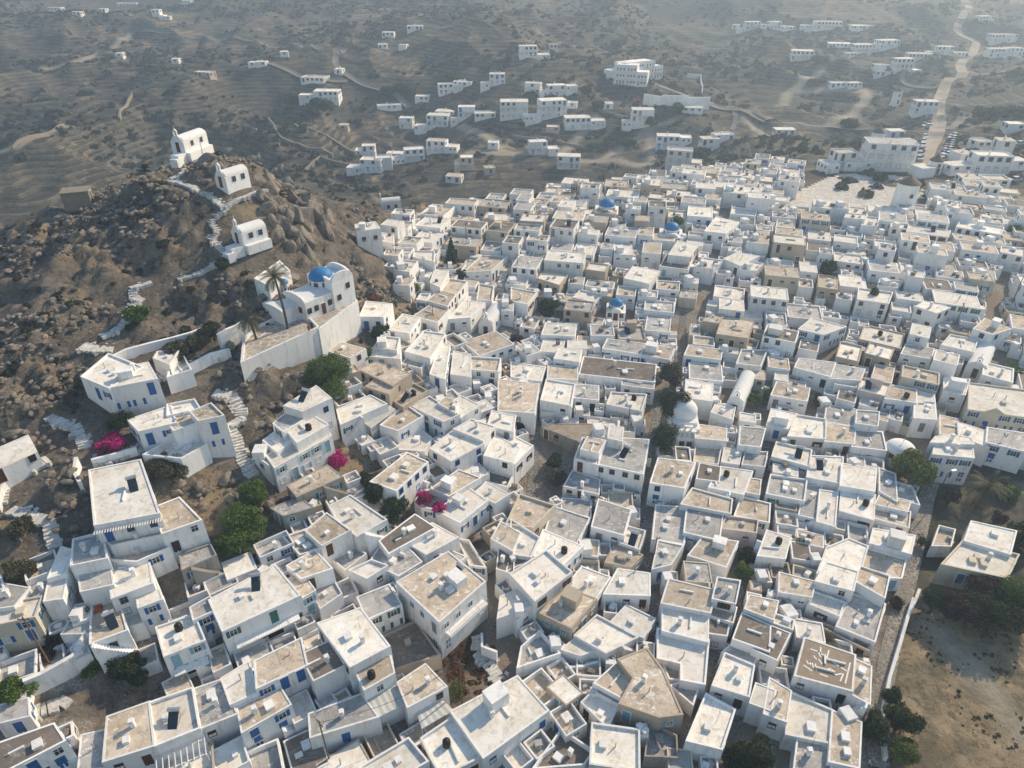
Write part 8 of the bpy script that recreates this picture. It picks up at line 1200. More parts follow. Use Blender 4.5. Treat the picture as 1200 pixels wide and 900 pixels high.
def make_house(h,name,cat,detail,seed):
    global SOL_N
    p,zr,zg,zb,roof,wall,fl,code=h;ref=ORDINALS[code[1]]+' '+('right of','beyond','left of','in front of')[code[2]]+' '+LANDMARKS[code[3]]
    label=('','low ','tall ','large ','small ')[code[0]]+{'w':'white','c':'cream','b':'beige','s':'stone','k':'pink'}[wall]+(' villa' if cat=='villa' else ' house')+' with '+RN[roof]+' roof, '+ref;fl=fl.split();rnd=random.Random(seed)
    cx,cy=centroid(p);zg=min(zg,zr-1.2);far='far' in fl
    root=thing(name,label,cat,(cx,cy,zg),0,None)
    A=abs(poly_area(p));par=.12 if roof in 'A' else rnd.choice((.05,.05,.07,.12,.25,.34))
    if 't' in fl: par=.75
    Hh=zr-zg
    if roof=='A':
        q=[(a-cx,b-cy) for a,b in p];m=MB();m.prism(offset(q,.5),zb-1.5-zg,Hh-.5);m.build('wall',M[wall],root)
        m=MB();E1=Vector(q[1])-Vector(q[0]);E2=Vector(q[-1])-Vector(q[0]);n=max(4,int(E1.length/.35))
        for i in range(n+1):
            a=Vector(q[0])+E1*(i/n);b=Vector(q[-1])+ (Vector(q[2%len(q)])-Vector(q[-1]))*(i/n);zz=.05*(i%2)
            m.v+= [(a.x,a.y,Hh+zz-.1),(b.x,b.y,Hh+zz+.05)]
        for i in range(n): m.f.append((2*i,2*i+2,2*i+3,2*i+1));m.m.append(0)
        m.build('canopy',M['A'],root);m=MB()
        for a,b in q: m.tube((a,b,zb-zg-1),(a,b,Hh-.12),.05,.05,6)
        for i in range(len(q)): a,b=q[i],q[(i+1)%len(q)];m.tube((*a,Hh-.12),(*b,Hh-.12),.04,.04,5)
        m.build('posts',M['trim'],root)
    elif 'gab' in fl:
        q=[(a-cx,b-cy) for a,b in p];m=MB();m.prism(q,zb-1.6-zg,Hh-.9,0,False);m.build('wall',M[wall],root)
        r=MB();a,b,c,d=[Vector(t) for t in q];m1=(a+d)/2;m2=(b+c)/2;K=8;vs=[]
        for i in range(K+1):
            t=i/K;s=math.sin(PI*t)*.95;u=a+(d-a)*t;w=b+(c-b)*t;vs+=[(u.x,u.y,Hh-.9+s),(w.x,w.y,Hh-.9+s)]
        r.add(vs,[(2*i,2*i+1,2*i+3,2*i+2) for i in range(K)]+[tuple(2*i for i in range(K,-1,-1)),tuple(2*i+1 for i in range(K+1))]);r.build('roof',M['W'],root)
    else:
        m,r=house_mesh(p,zb,zr,cx,cy,zg,par,min(.22,.12+A*.004));m.build('wall',M[wall],root);r.build('roof',M[roof],root)
    # openings
    stories=1 if Hh<3.9 else (2 if Hh<7 else 3)
    storey=min(3.0,(Hh-.2)/stories) if Hh>2.2 else Hh
    kind='blue' if 's' in fl else 'lblue' if 'l' in fl else rnd.choice(('brown','grey','grey','brown','plainblue','plainblue','blue','lblue','white','green','brownsh'))
    if far: kind=rnd.choice(('grey','plainblue','brown'))
    door={'blue':'blue','lblue':'lblue','brown':'brown','plainblue':'blue','green':'green'}.get(kind,rnd.choice(('brown','grey','glass')))
    if Hh>2.1 and roof!='A':
        for ty,x,y,z,rz in openings(p,zg,zr,rnd,kind,door,storey,stories,p,far):
            loc=(x-cx,y-cy,z-zg)
            if detail:
                if ty=='w':
                    fr,pa,sh=get_window(kind);f=link('window',fr,root,loc,rz);link('pane',pa,f)
                    if sh and rnd.random()<.85:
                        for s_ in sh: link('shutter',s_,f)
                else:
                    fr,lf=DOORS[door];f=link('door',fr,root,loc,rz);link('door_leaf',lf,f)
            else:
                ob=link('window' if ty=='w' else 'door',simple_window(kind) if ty=='w' else simple_door(door),root,loc,rz)
                if far: ob.scale=(1.6,1,1.35) if ty=='w' else (1.4,1,1.05)
    # arch
    E=sorted(facades(p),key=lambda t:-(t[0]*2+t[1]*.15))
    if 'a' in fl and E:
        dot,L,a,e,nrm=E[0];c=a+e*(L*.55);m=MB();W_=min(2.4,L*.4);K=10
        vs=[(-W_/2,0,0),(W_/2,0,0)]+[(W_/2*math.cos(PI*i/K),0,.7+W_/2*math.sin(PI*i/K)*.8) for i in range(K+1)]
        m.add(vs,[tuple(range(len(vs)))]);m.build('arched_opening',M['dark'],root,(c.x-cx+nrm.x*.07,c.y-cy+nrm.y*.07,.1-(1.6 if Hh>5 else 0)),math.atan2(nrm.y,nrm.x)-PI/2)  # flat dark sheet on the solid wall, painted shade of the arch
    if ('B' in fl or 'BB' in fl) and E and Hh>4:
        dot,L,a,e,nrm=E[0];rz=math.atan2(nrm.y,nrm.x)-PI/2
        for lv in ((2.6,) if 'B' in fl else (2.6,5.2)):
            if lv>Hh-1.5: continue
            c=a+e*(L*.5);b_=MB();b_.box((0,.5,0),(L*.8,1.0,.14));bo=b_.build('balcony',M['w'],root,(c.x-cx,c.y-cy,Hh-lv),rz)
            m=MB();w=L*.8
            m.tube((-w/2,.97,.95),(w/2,.97,.95),.025,.025,5)
            for i in range(int(w/.3)+1): x=-w/2+i*w/int(w/.3);m.tube((x,.97,.07),(x,.97,.95),.014,.014,4)
            for sx in (-w/2,w/2): m.tube((sx,.03,.95),(sx,.97,.95),.025,.025,5)
            m.build('railing',M['rail'],bo)
    if detail and Hh>2.3 and E and roof!='A' and (('st' in fl) or rnd.random()<.3):
        for dot,L,a,e,nrm in E[:2]:
            top=Hh if Hh<3.4 else Hh-2.5;ns=int(top/.22);ln_=ns*.24
            if ln_>L-.2: ns=int((L-.2)/.24);ln_=ns*.24
            if ns<5 or blocked(a.x+e.x*L/2+nrm.x*.5,a.y+e.y*L/2+nrm.y*.5,zg+top*.6,p): continue
            fw=rnd.random()<.5;m=MB()
            for i in range(ns):
                hh_=top*(i+1)/ns;x_=(i+.5)*.24;x_=x_ if fw else L-x_
                m.box((x_,.36,(hh_-1.5)/2),(.24,.7,hh_+1.5))
            m.mesh('staircase',M['w']) if 0 else None
            # steps run along the facade, outside of it
            o=m.mesh('staircase',M[wall] if wall!='k' else M['w']);ob=link('staircase',o,root,(a.x-cx+nrm.x*.0,a.y-cy+nrm.y*.0,0),math.atan2(e.y,e.x));ob.scale=(1,-1,1);break
    if 'P' in fl and E:
        dot,L,a,e,nrm=E[0];rz=math.atan2(nrm.y,nrm.x)-PI/2;c=a+e*(L*.5);m=MB();n=int(L/.55)
        for i in range(n+1): x=-L/2+L*i/n;m.box((x,1.1,0),(.08,2.3,.1))
        m.box((0,.3,-.09),(L,.1,.08));m.box((0,2.0,-.09),(L,.1,.08))
        for i in range(0,n+1,3): x=-L/2+L*i/n;m.box((x,2.0,-1.3),(.1,.1,2.4))
        m.build('pergola',M['trim'],root,(c.x-cx,c.y-cy,Hh-1.4),rz)
    if 'q' in fl and E:
        dot,L,a,e,nrm=E[0];rz=math.atan2(nrm.y,nrm.x)-PI/2;c=a+e*(L*.5);m=MB()
        for i in range(26): x=-L/2+L*i/25;m.box((x,.45,0),(.1,.9,.07))
        m.build('pergola',M['trim'],root,(c.x-cx,c.y-cy,Hh-.6),rz)
    if 'ped' in fl and E:
        dot,L,a,e,nrm=E[0];c=a+e*(L*.45);m=MB();m.add([(-1.6,.05,0),(1.6,.05,0),(0,.05,1.0),(-1.6,-.2,0),(1.6,-.2,0),(0,-.2,1.0)],[(0,1,2),(5,4,3),(0,2,5,3),(1,4,5,2)])
        m.build('pediment',M['c'],root,(c.x-cx,c.y-cy,Hh-.1),math.atan2(nrm.y,nrm.x)-PI/2)
    # rooftop items
    if roof in 'WGTDX' and A>9 and 'gab' not in fl:
        e0=Vector(p[1])-Vector(p[0]);az=math.atan2(e0.y,e0.x)
        def spot():
            for _ in range(12):
                w=[rnd.random()+.35 for _ in p];s=sum(w);x=sum(a[0]*k for a,k in zip(p,w))/s;y=sum(a[1]*k for a,k in zip(p,w))/s
                if not blocked(x,y,zr+.1,p) and all(math.hypot(x-u[0],y-u[1])>1.15 for u in used): used.append((x,y));return x,y
            return None
        used=[];zt=zr-par
        def chim():
            s=spot()
            if s: o=link('chimney',CHIM,root,(s[0]-cx,s[1]-cy,zt-zg),az)
        if 'c' in fl or rnd.random()<.30: chim()
        if A>40 and rnd.random()<.3: chim()
        if not far:
            for _ in range(rnd.choice((1,1,2,3,3)) if A<30 else rnd.choice((2,3,4,5))):
                s=spot()
                if not s: continue
                k_=rnd.random();m=MB()
                if k_<.35: q_=rnd.uniform(.5,.9);m.box((0,0,.18),(q_,q_*1.2,.36));m.box((0,0,.39),(q_*1.1,q_*1.3,.05));m.build('skylight',M[wall],root,(s[0]-cx,s[1]-cy,zt-zg),az)
                elif k_<.6: l_=rnd.uniform(.8,2.2);m.box((0,0,.12),(l_,.18,.24));m.build('roof_ridge',M[wall],root,(s[0]-cx,s[1]-cy,zt-zg),az+rnd.choice((0,PI/2)))
                elif k_<.8: m.tube((0,0,0),(0,0,rnd.uniform(.5,1.1)),.07,.07,8);m.build('vent_pipe',M['rail'],root,(s[0]-cx,s[1]-cy,zt-zg))
                else: m.tube((0,0,0),(0,0,2.2),.022,.015,5);m.tube((-.5,0,2.1),(.5,0,2.1),.012,.012,4);m.tube((-.35,0,1.9),(.35,0,1.9),.012,.012,4);m.build('antenna',M['grey'],root,(s[0]-cx,s[1]-cy,zt-zg),rnd.random()*3)
        nH=fl.count('H') or (1 if rnd.random()<.15 and A>12 and not far else 0)
        for k in range(nH):
            s=spot()
            if s and ref:
                t=thing('solar_water_heater',('solar heater on ' if k==0 else 'other solar heater on ')+RN[roof]+' roof, house '+ref,'solar heater',(s[0],s[1],zt),az+PI*0+rnd.choice((0,0,.2,-.4)),'solar water heaters on the roofs')
                link('solar_panel',SOLAR[0],t);link('tank',SOLAR[1],t);link('stand',SOLAR[2],t);SOL_N+=1
        nk=fl.count('k') or (1 if rnd.random()<.12 and not far else 0)
        for k in range(nk):
            s=spot()
            if s and ref: tag(link('water_tank',TANK,None,(s[0],s[1],zt)),('black tank on ' if k==0 else 'second tank on ')+RN[roof]+' roof, house '+ref,'water tank','black water tanks on the roofs')
        if rnd.random()<.2 and ref and not far:
            s=spot()
            if s: tag(link('air_conditioner',AC,None,(s[0],s[1],zt),az+rnd.choice((0,PI/2))),'air conditioner on '+RN[roof]+' roof, house '+ref,'air conditioner','air conditioner units on the roofs')
        if rnd.random()<.12 and not far:
            s=spot()
            if s: link('satellite_dish',DISH,root,(s[0]-cx,s[1]-cy,zt-zg),rnd.random()*3)
        if rnd.random()<.38 and A>15 and par<.5 and not far:   # roof stair head
            s=spot()
            if s:
                m=MB();a_,b_,c_=rnd.uniform(1.2,2.4),rnd.uniform(1.1,1.9),rnd.uniform(1.0,2.0);m.box((0,0,c_/2),(a_,b_,c_));m.box((0,0,c_+.03),(a_+.1,b_+.1,.07));m.build('stair_head',M[wall],root,(s[0]-cx,s[1]-cy,zt-zg),az)
    if 'X'==roof:
        m=MB();r2=random.Random(4);q=[(a-cx,b-cy) for a,b in offset(p,.7)]
        def strip(pts,w=.16):
            for a,b in zip(pts,pts[1:]):
                d=Vector((b[0]-a[0],b[1]-a[1]));c=((a[0]+b[0])/2,(a[1]+b[1])/2);m.box((c[0],c[1],Hh-par+.012),(d.length+w,w,.016),math.atan2(d.y,d.x))
        a,b,c,d=[Vector(t) for t in q][:4]
        def uv(u,v): z=a+(b-a)*u+(d-a)*v;return (z.x,z.y)
        for L_ in ([(.08,.82),(.25,.8),(.32,.66)],[(.28,.95),(.3,.78),(.42,.7)],[(.47,.92),(.46,.62)],[(.18,.62),(.24,.55)],[(.3,.55),(.38,.45)],[(.05,.4),(.12,.3),(.16,.42),(.22,.28)],[(.02,.25),(.2,.15)],[(.25,.38),(.3,.2)],[(.6,.6),(.78,.5),(.95,.42)],[(.5,.3),(.62,.38),(.7,.2),(.84,.3)],[(.4,.12),(.55,.1)],[(.96,.05),(.98,.7)],[(.85,.08),(.88,.3)]): strip([uv(*t) for t in L_])
        m.build('paint_marks',M['trim'],root)
    return root
RN={'W':'white','G':'grey','T':'tan','D':'dark','A':'canopy','O':'ochre','X':'brown','R':'terracotta','R2':'ruined','U':'pale blue'}
for i,h in enumerate(HOUSES):
    c=centroid(h[0]);make_house(h,'town_house','house',math.hypot(*c)<96,i+11)
for i,h in enumerate(VILLAS):
    root=make_house(h,'hillside_villa','villa',False,i+900);cx,cy=centroid(h[0])
    for j,p,zr,zg in WINGS:
        if j!=i: continue
        z0=root.location.z;w_,r_=house_mesh(p,zg-1,zr,cx,cy,z0,.2,.25);wg=w_.build('side_wing',M[h[5]],root);r_.build('roof',M['W'],wg)
        rnd=random.Random(i)
        for ty,x,y,z,rz in openings(p,zg,zr,rnd,None,None,2.6,1,p): link('window',simple_window('grey'),wg,(x-cx,y-cy,z-z0),rz)
# the smallest, mostly hidden village cubes, one mass
m=MB();mats=[M['w'],M['c'],M['b'],M['s'],M['k'],M['W'],M['G'],M['T'],M['D']];wk=['w','c','b','s','k'];rk={'W':5,'G':6,'T':7,'D':8}
tmpl=[];kinds=['brown','grey','white','blue']
for kd in kinds:
    me_=simple_window(kd);base=len(mats);mats+=[x for x in me_.materials];tmpl.append(([v.co.copy() for v in me_.vertices],[(tuple(p.vertices),p.material_index) for p in me_.polygons],base))
for i,h in enumerate(SMALL):
    p,zr,zg,zb,roof,wall,fl=h;rnd=random.Random(i);par=.6 if fl=='t' else rnd.choice((.05,.06,.12,.25,.35));w,r=house_mesh(p,zb,zr,0,0,0,par,.2)
    m.add(w.v,w.f,wk.index(wall));m.add(r.v,r.f,rk.get(roof,7))
    Hh=zr-zg;st=1 if Hh<3.9 else 2;T_=rnd.choice(tmpl);cx,cy=centroid(p)
    if rnd.random()<.3 and fl!='t': a_=rnd.uniform(.9,1.6);m.box((cx+(p[0][0]-cx)*.4,cy+(p[0][1]-cy)*.4,zr-par+.6),(a_,a_*1.2,1.2),rnd.random()*.3,0)
    if rnd.random()<.75:
        for _ in range(rnd.choice((1,2,3,4))):
            fx,fy=cx+(p[0][0]-cx)*rnd.uniform(-.5,.5),cy+(p[1][1]-cy)*rnd.uniform(-.5,.5);q_=rnd.uniform(.25,.7);m.box((fx,fy,zr-par+q_/2),(q_,q_*rnd.uniform(.6,1.6),q_*1.0),rnd.random()*3,rnd.choice((0,0,6,8)))
    for ty,x,y,z,rz in openings(p,zg,zr,rnd,None,None,(Hh-.2)/st,st,p):
        cs,sn=math.cos(rz),math.sin(rz)
        for v_ in (0,):
            vs=[(x+v.x*cs-v.y*sn,y+v.x*sn+v.y*cs,z+v.z) for v in T_[0]];o=len(m.v);m.v+=vs
            for f,mi in T_[1]: m.f.append(tuple(k+o for k in f));m.m.append(T_[2]+mi)
tag(m.build('back_houses',mats),'mass of small white cubic houses packed behind and between the larger ones','houses',None,'stuff')
# ---------------------------------------------------------------- church on its terrace
def zprism(pts,z0,dx,dy,dz,m,mi=0,rim=0):
    p=[(a[0]-dx,a[1]-dy) for a in pts]
    if poly_area(p)<0: p=p[::-1]
    m.prism(p,z0-dz,pts[0][2]-dz,mi);return p
def church():
    t1,t2=D['terr1'],D['terr2'];cx,cy=centroid(t2);z=t1[0][2]
    ter=thing('church_terrace','high white walled terrace with stone paving under the blue domed church','terrace',(cx,cy,z))
    def slab(pts,nm,floor,par):
        p=[(a[0],a[1]) for a in pts]
        if poly_area(p)<0: p=p[::-1]
        w,r=house_mesh(p,pts[0][2]-12,pts[0][2]+par,cx,cy,z,par,.35);w.build('wall',M['w'],ter);r.build('floor',floor,ter)
    slab(t1,'a',M['terrace'],.5);slab(t2,'b',M['terrace'],.12)
    # church
    wg=D['wing'];A_,B_=[Vector(a[:2]) for a in D['ch0']];u=(B_-A_).normalized();rz=math.atan2(u.y,u.x);LL=(B_-A_).length
    ch=thing('blue_domed_church','large white church with a bright blue dome on the hill terrace','church',(A_.x,A_.y,z),rz)
    ln=LL*.55;W_=5.8
    def loc(p): 
        d=Vector(p[:2])-A_;return Vector((d.x*u.x+d.y*u.y,-d.x*u.y+d.y*u.x,p[2]-z))
    def vault(x0,x1,y0,y1,h,rise,nm,K=10,para=False):
        m=MB();m.box(((x0+x1)/2,(y0+y1)/2,h/2-2),(x1-x0,y1-y0,h+4));wl=m.build(nm,M['w'],ch)
        m=MB();vs=[]
        for i in range(K+1): t_=i/K;vs+=[(x0+.02,y0+.05+(y1-y0-.1)*t_,h-.02+rise*math.sin(PI*t_)),(x1-.02,y0+.05+(y1-y0-.1)*t_,h-.02+rise*math.sin(PI*t_))]
        m.add(vs,[(2*i,2*i+1,2*i+3,2*i+2) for i in range(K)]+[tuple(2*i for i in range(K,-1,-1)),tuple(2*i+1 for i in range(K+1))]);m.build('vaulted_roof',M['wdome'],ch)
    vault(0,ln,0,W_,3.3,.5,'nave');vault(ln+.003,LL,-.3,W_+.5,4.9,.3,'sanctuary');vault(-3.2,-.003,1.9,W_+1.5,2.5,.3,'side_room')
    # curved gable screens over the sanctuary
    def gable(cx_,cy_,wid,h0,rise,along):
        m=MB();K=12;prof=[(-wid/2,0)]+[(wid/2*math.cos(PI-PI*k/K),rise*(math.sin(PI*k/K)**.8)) for k in range(K+1)]+[(wid/2,0)]
        vs=[]
        for s in (-.2,.2):
            for a_,b_ in prof: vs.append((cx_+a_,cy_+s,h0+b_) if along else (cx_+s,cy_+a_,h0+b_))
        n=len(prof);fs=[tuple(range(n)),tuple(range(2*n-1,n-1,-1))]+[(i,n+i,n+(i+1)%n,(i+1)%n) for i in range(n)]
        m.add(vs,fs);m.build('gable',M['w'],ch)
    gable((ln+LL)/2,-.08,LL-ln-.1,4.85,1.5,True);gable(LL-.22,(W_+.2)/2,W_+.3,4.85,1.3,False);gable(ln+.22,(W_+.2)/2,W_+.3,4.85,.8,False);gable(.15,W_/2,W_-.1,3.25,1.1,False)
    dd=loc(D['chdrum']);r0=1.95
    m=MB();m.lathe((0,0,-2.2),[(r0+.1,0),(r0+.1,2.05),(r0+.25,2.1),(r0+.25,2.25),(r0,2.26)],8);dr=m.build('drum',M['w'],ch,dd)
    for k in range(8): link('window',simple_window('grey'),dr,(math.cos(k*PI/4+PI/8)*(r0+.1)*.93,math.sin(k*PI/4+PI/8)*(r0+.1)*.93,-1.2),k*PI/4+PI/8-PI/2)
    m=MB();prof=[(r0+.12,0.0)]+[((r0+.12)*math.cos(t*PI/2/12),.05+1.7*math.sin(t*PI/2/12)) for t in range(1,13)];m.lathe((0,0,0),prof,32);dm=m.build('dome',M['dome'],ch,dd,0,True)
    m=MB();m.tube((0,0,1.6),(0,0,2.6),.04,.04,6);m.tube((-.25,0,2.3),(.25,0,2.3),.04,.04,6);m.build('cross',M['trim'],dm)
    tt=loc(D['chtower']);m=MB();m.lathe((0,0,-8),[(.85,0),(.85,7.6),(.98,7.7),(.98,7.9),(.8,7.95)],8);tw_=m.build('bell_tower',M['w'],ch,tt)
    for k in range(8):
        m=MB();m.box((0,0,0),(.3,.03,.8));m.build('arched_opening',M['dark'],tw_,(math.cos(k*PI/4+PI/8)*.8,math.sin(k*PI/4+PI/8)*.8,-1.1),k*PI/4+PI/8-PI/2)  # thin dark panels paint the shade of the belfry openings
    m=MB();m.lathe((0,0,-.1),[(.88*math.cos(t*PI/2/8),.8*math.sin(t*PI/2/8)) for t in range(9)],20);m.build('small_dome',M['dome'],tw_,(0,0,0),0,True)
    for k in range(4): link('window' if k!=2 else 'door',simple_window('brown') if k!=2 else simple_door('brown'),ch,(ln*(k+.5)/4,-.012,1.2 if k!=2 else .05),PI)
    for x_,z_ in ((ln+(LL-ln)*.25,1.5),(ln+(LL-ln)*.7,3.0)): link('window',simple_window('brown'),ch,(x_,-.312,z_),PI)
    for y_,z_ in ((W_*.3,2.6),(W_*.7,2.6)): link('window',simple_window('brown'),ch,(LL+.012,y_,z_),-PI/2)
    for y_ in (W_*.25,W_*.75): link('window',simple_window('brown'),ch,(-.012,y_,1.2),PI/2)
    p=[(a[0],a[1]) for a in wg];
    if poly_area(p)<0:p=p[::-1]
    cx2,cy2=centroid(p);w=thing('white_annex','tall windowless white wall block left behind the blue domed church','building',(cx2,cy2,wg[0][2]-4))
    a_,b_=house_mesh(p,wg[0][2]-7,wg[0][2],cx2,cy2,wg[0][2]-4,.15,.3);a_.build('wall',M['w'],w);b_.build('roof',M['W'],w)
church()
for i,(x,y,z) in enumerate(D['people']):
    # small standing figures on the terrace
    bm=bpy.data.meshes.new('person');J=[(0,0,.92),(0,0,1.15),(0,0,1.4),(0,0,1.5),(0,.01,1.66),(.09,0,.88),(.1,.02,.48),(.1,0,.05),(.1,-.14,.03),(-.09,0,.88),(-.1,-.02,.48),(-.1,.03,.05),(-.1,-.1,.03),(.18,0,1.38),(.24,.02,1.1),(.22,-.1,.86),(-.18,0,1.38),(-.24,.02,1.1),(-.2,-.08,.86)]
    E=[(0,1),(1,2),(2,3),(3,4),(0,5),(5,6),(6,7),(7,8),(0,9),(9,10),(10,11),(11,12),(2,13),(13,14),(14,15),(2,16),(16,17),(17,18)]
    bm.from_pydata(J,E,[]);o=link('person',bm,None,(x,y,z),.6+i*2)
    md=o.modifiers.new('skin','SKIN');R_=[.13,.12,.14,.06,.1,.085,.06,.045,.04,.085,.06,.045,.04,.055,.042,.035,.055,.042,.035]
    for k,r in enumerate(R_): bm.skin_vertices[0].data[k].radius=(r,r)
    bm.skin_vertices[0].data[0].use_root=True;o.modifiers.new('sub','SUBSURF').levels=1
    bm.materials.append(M['red'] if i==0 else M['black']);tag(o,['person in red clothing standing on the church terrace','person in dark clothing beside the one in red on the terrace'][i],'person')
# ---------------------------------------------------------------- chapels, domes, mills
for i,(a,b,w,h,lab,kd) in enumerate(D['chapels']):
    A=Vector(a[:2]);B=Vector(b[:2]);d=(B-A);L=max(d.length*.85,3.6) if i<3 else max(d.length,5);rz=math.atan2(d.y,d.x);c=(A+B)/2
    nrm=Vector((-d.y,d.x)).normalized();c=c+nrm*(w/2)   # pixel line is the near base edge
    t=thing('chapel',lab,'chapel',(c.x,c.y,TZ(c.x,c.y)+.25 if i in (1,2) else a[2] if i==0 else H(c.x,c.y)),rz)
    m=MB();m.box((0,0,h*.35-1.2),(L,w,h*.7+2.4));m.build('wall',M['w'],t)
    K=12;vs=[];rr=w/2
    for k in range(K+1):
        al=PI*k/K;y=math.cos(al)*rr;z=h*.7+math.sin(al)*h*.38;vs+=[(-L/2,y,z),(L/2,y,z)]
    m=MB();m.add(vs,[(2*k,2*k+1,2*k+3,2*k+2) for k in range(K)]+[tuple(2*k for k in range(K,-1,-1)),tuple(2*k+1 for k in range(K+1))]);m.build('vaulted_roof',M['wdome'],t)
    fx=-L/2-.12
    m=MB();m.box((fx,0,h*.35-.5),(.3,w+.15,h*.7+1.0));m.add([(fx-.15,-w*.5,h*.7),(fx-.15,w*.5,h*.7),(fx-.15,w*.18,h*1.12),(fx-.15,-w*.18,h*1.12),(fx+.15,-w*.5,h*.7),(fx+.15,w*.5,h*.7),(fx+.15,w*.18,h*1.12),(fx+.15,-w*.18,h*1.12)],[(0,3,2,1),(4,5,6,7),(3,7,6,2),(0,4,7,3),(1,2,6,5)]);fa=m.build('facade',M['w'],t)
    bz=h*1.12
    m=MB();
    for s in (-1,1): m.box((fx,s*.36,bz+.35),(.3,.18,.8))
    m.box((fx,0,bz+.82),(.34,.95,.2));m.add([(fx-.17,-.42,bz+.92),(fx-.17,.42,bz+.92),(fx-.17,0,bz+1.3),(fx+.17,-.42,bz+.92),(fx+.17,.42,bz+.92),(fx+.17,0,bz+1.3)],[(0,2,1),(3,4,5),(0,3,5,2),(1,2,5,4)]);bg=m.build('bell_gable',M['w'],t)
    m=MB();m.tube((fx,0,bz+1.25),(fx,0,bz+1.9),.035,.035,5);m.tube((fx,-.18,bz+1.65),(fx,.18,bz+1.65),.035,.035,5);m.build('cross',M['trim'],bg)
    m=MB();m.lathe((fx,0,bz+.15),[(.01,.42),(.1,.4),(.14,.15),(.2,0)],10);m.build('bell',M['grey'],bg)
    link('door',simple_door('brown'),t,(fx-.16,0,.05),PI/2)
    for x in (-L*.18,L*.22): link('window',simple_window('grey'),t,(x,-w/2-.012,h*.32),PI)
    if i in (0,2):
        m=MB();m.box((-L/2-1.4,-.5,-.9),(2.4,w*.7,1.9));m.box((-L/2-3.0,-1.0,-1.3),(1.3,w*.6,1.6));m.box((0,-w/2-.45,-.8),(L,.9,1.6));m.build('terrace',M['w'],t)
def dome_church(x,y,z,r,w,h,col,lab):
    t=thing('domed_church' if w else 'domed_building',lab,'church' if w else 'domed building',(x,y,z),-.15);dz=h
    if w:
        m=MB();m.box((0,0,h*.35-1),(w,w*1.1,h*.7+2));m.build('wall',M['w'],t)
        for s in (-1,1):
            m=MB();K=8;hw=w*.27;vs=[]
            for k in range(K+1): al=PI*k/K;vs+=[(math.cos(al)*hw,s*w*.56,h*.7+math.sin(al)*.9),(math.cos(al)*hw,0,h*.7+math.sin(al)*.9)]
            m.add(vs,[(2*k,2*k+1,2*k+3,2*k+2) for k in range(K)]+[tuple(2*k for k in range(K,-1,-1)) if s<0 else tuple(2*k for k in range(K+1))]);m.build('vaulted_roof',M['wdome'],t)
        link('door',simple_door('brown'),t,(0,-w*.55-.012,.1),PI)
        for xx in (-w*.3,w*.3): link('window',simple_window('grey'),t,(xx,-w*.55-.012,h*.35),PI)
        for yy in (-w*.2,w*.2): link('window',simple_window('grey'),t,(w*.5+.012,yy,h*.35),-PI/2)
        m=MB();m.lathe((0,0,h*.6),[(r+.05,0),(r+.05,h*.32),(r+.18,h*.34),(r+.18,h*.40),(r-.05,h*.405)],16);dr=m.build('drum',M['w'],t)
        for k in range(8): link('window',simple_window('grey'),dr,(math.cos(k*PI/4+.3)*(r+.04),math.sin(k*PI/4+.3)*(r+.04),h*.64),k*PI/4+.3-PI/2)
    else:
        m=MB();m.lathe((0,0,-1),[(r+.05,0),(r,h*.9),(r+.15,h*.95),(r+.15,h*1.02),(r-.05,h*1.03)],32);m.build('wall',M['w'],t,(0,0,0),0,False);dz=h*.03
        for k in range(3): link('window',simple_window('grey'),t,(math.cos(-PI/2+(k-1)*.9)*(r+.03),math.sin(-PI/2+(k-1)*.9)*(r+.03),h*.4),(-PI/2+(k-1)*.9)-PI/2)
        dz=0
    m=MB();hk=.85 if col=='blue' else .5;m.lathe((0,0,0),[((r+.03)*math.cos(q*PI/2/10),r*hk*math.sin(q*PI/2/10)) for q in range(11)],28);dm=m.build('dome',M['dome'] if col=='blue' else M['wdome'],t,(0,0,h if w else h*.03+h-1+.0),0,True)
    m=MB();m.tube((0,0,r*hk-.1),(0,0,r*hk+.8),.04,.04,5);m.tube((-.2,0,r*hk+.5),(.2,0,r*hk+.5),.04,.04,5);m.build('cross',M['trim'],dm)
for x,y,z,r,w,h,col,lab in D['domes']: dome_church(x,y,z,r,w,h,col,lab)
x,y,z=D['whitechurch']
t=thing('white_domed_church','tall white church with a smooth white dome and belfry beside the dark trees','church',(x,y,z),-.12)
m=MB();m.box((0,2.5,1.0),(4.6,6.0,5.0));m.box((0,2.5,3.6),(3.9,4.2,1.0));m.build('wall',M['w'],t)
m=MB();m.lathe((0,3,3.9),[(2.1,0),(2.05,1.0)]+[(2.05*math.cos(q*PI/20),1.0+1.75*math.sin(q*PI/20)) for q in range(1,11)],32);m.build('dome',M['wdome'],t,(0,0,0),0,True)
m=MB();m.box((.2,-1.1,.2),(3.2,1.4,4.6))
for s in (-1.1,-.35,.4,1.15): m.box((s+.2,-1.1,2.9),(.24,.5,1.0))
m.box((.2,-1.1,3.5),(2.9,.6,.3))
for s in (-.75,.85): m.box((s*.6+.25,-1.1,3.95),(.2,.4,.7))
m.box((.3,-1.1,4.4),(1.4,.5,.25));m.build('belfry',M['w'],t)
for s in (-.5,.7): link('window',simple_window('grey'),t,(s,-1.812,.9),PI)
link('window',simple_window('grey'),t,(2.312,2.5,1.6),-PI/2)
m=MB();m.tube((.3,-1.1,4.5),(.3,-1.1,5.3),.04,.04,5);m.tube((.1,-1.1,5.0),(.5,-1.1,5.0),.04,.04,5);m.build('cross',M['trim'],t)
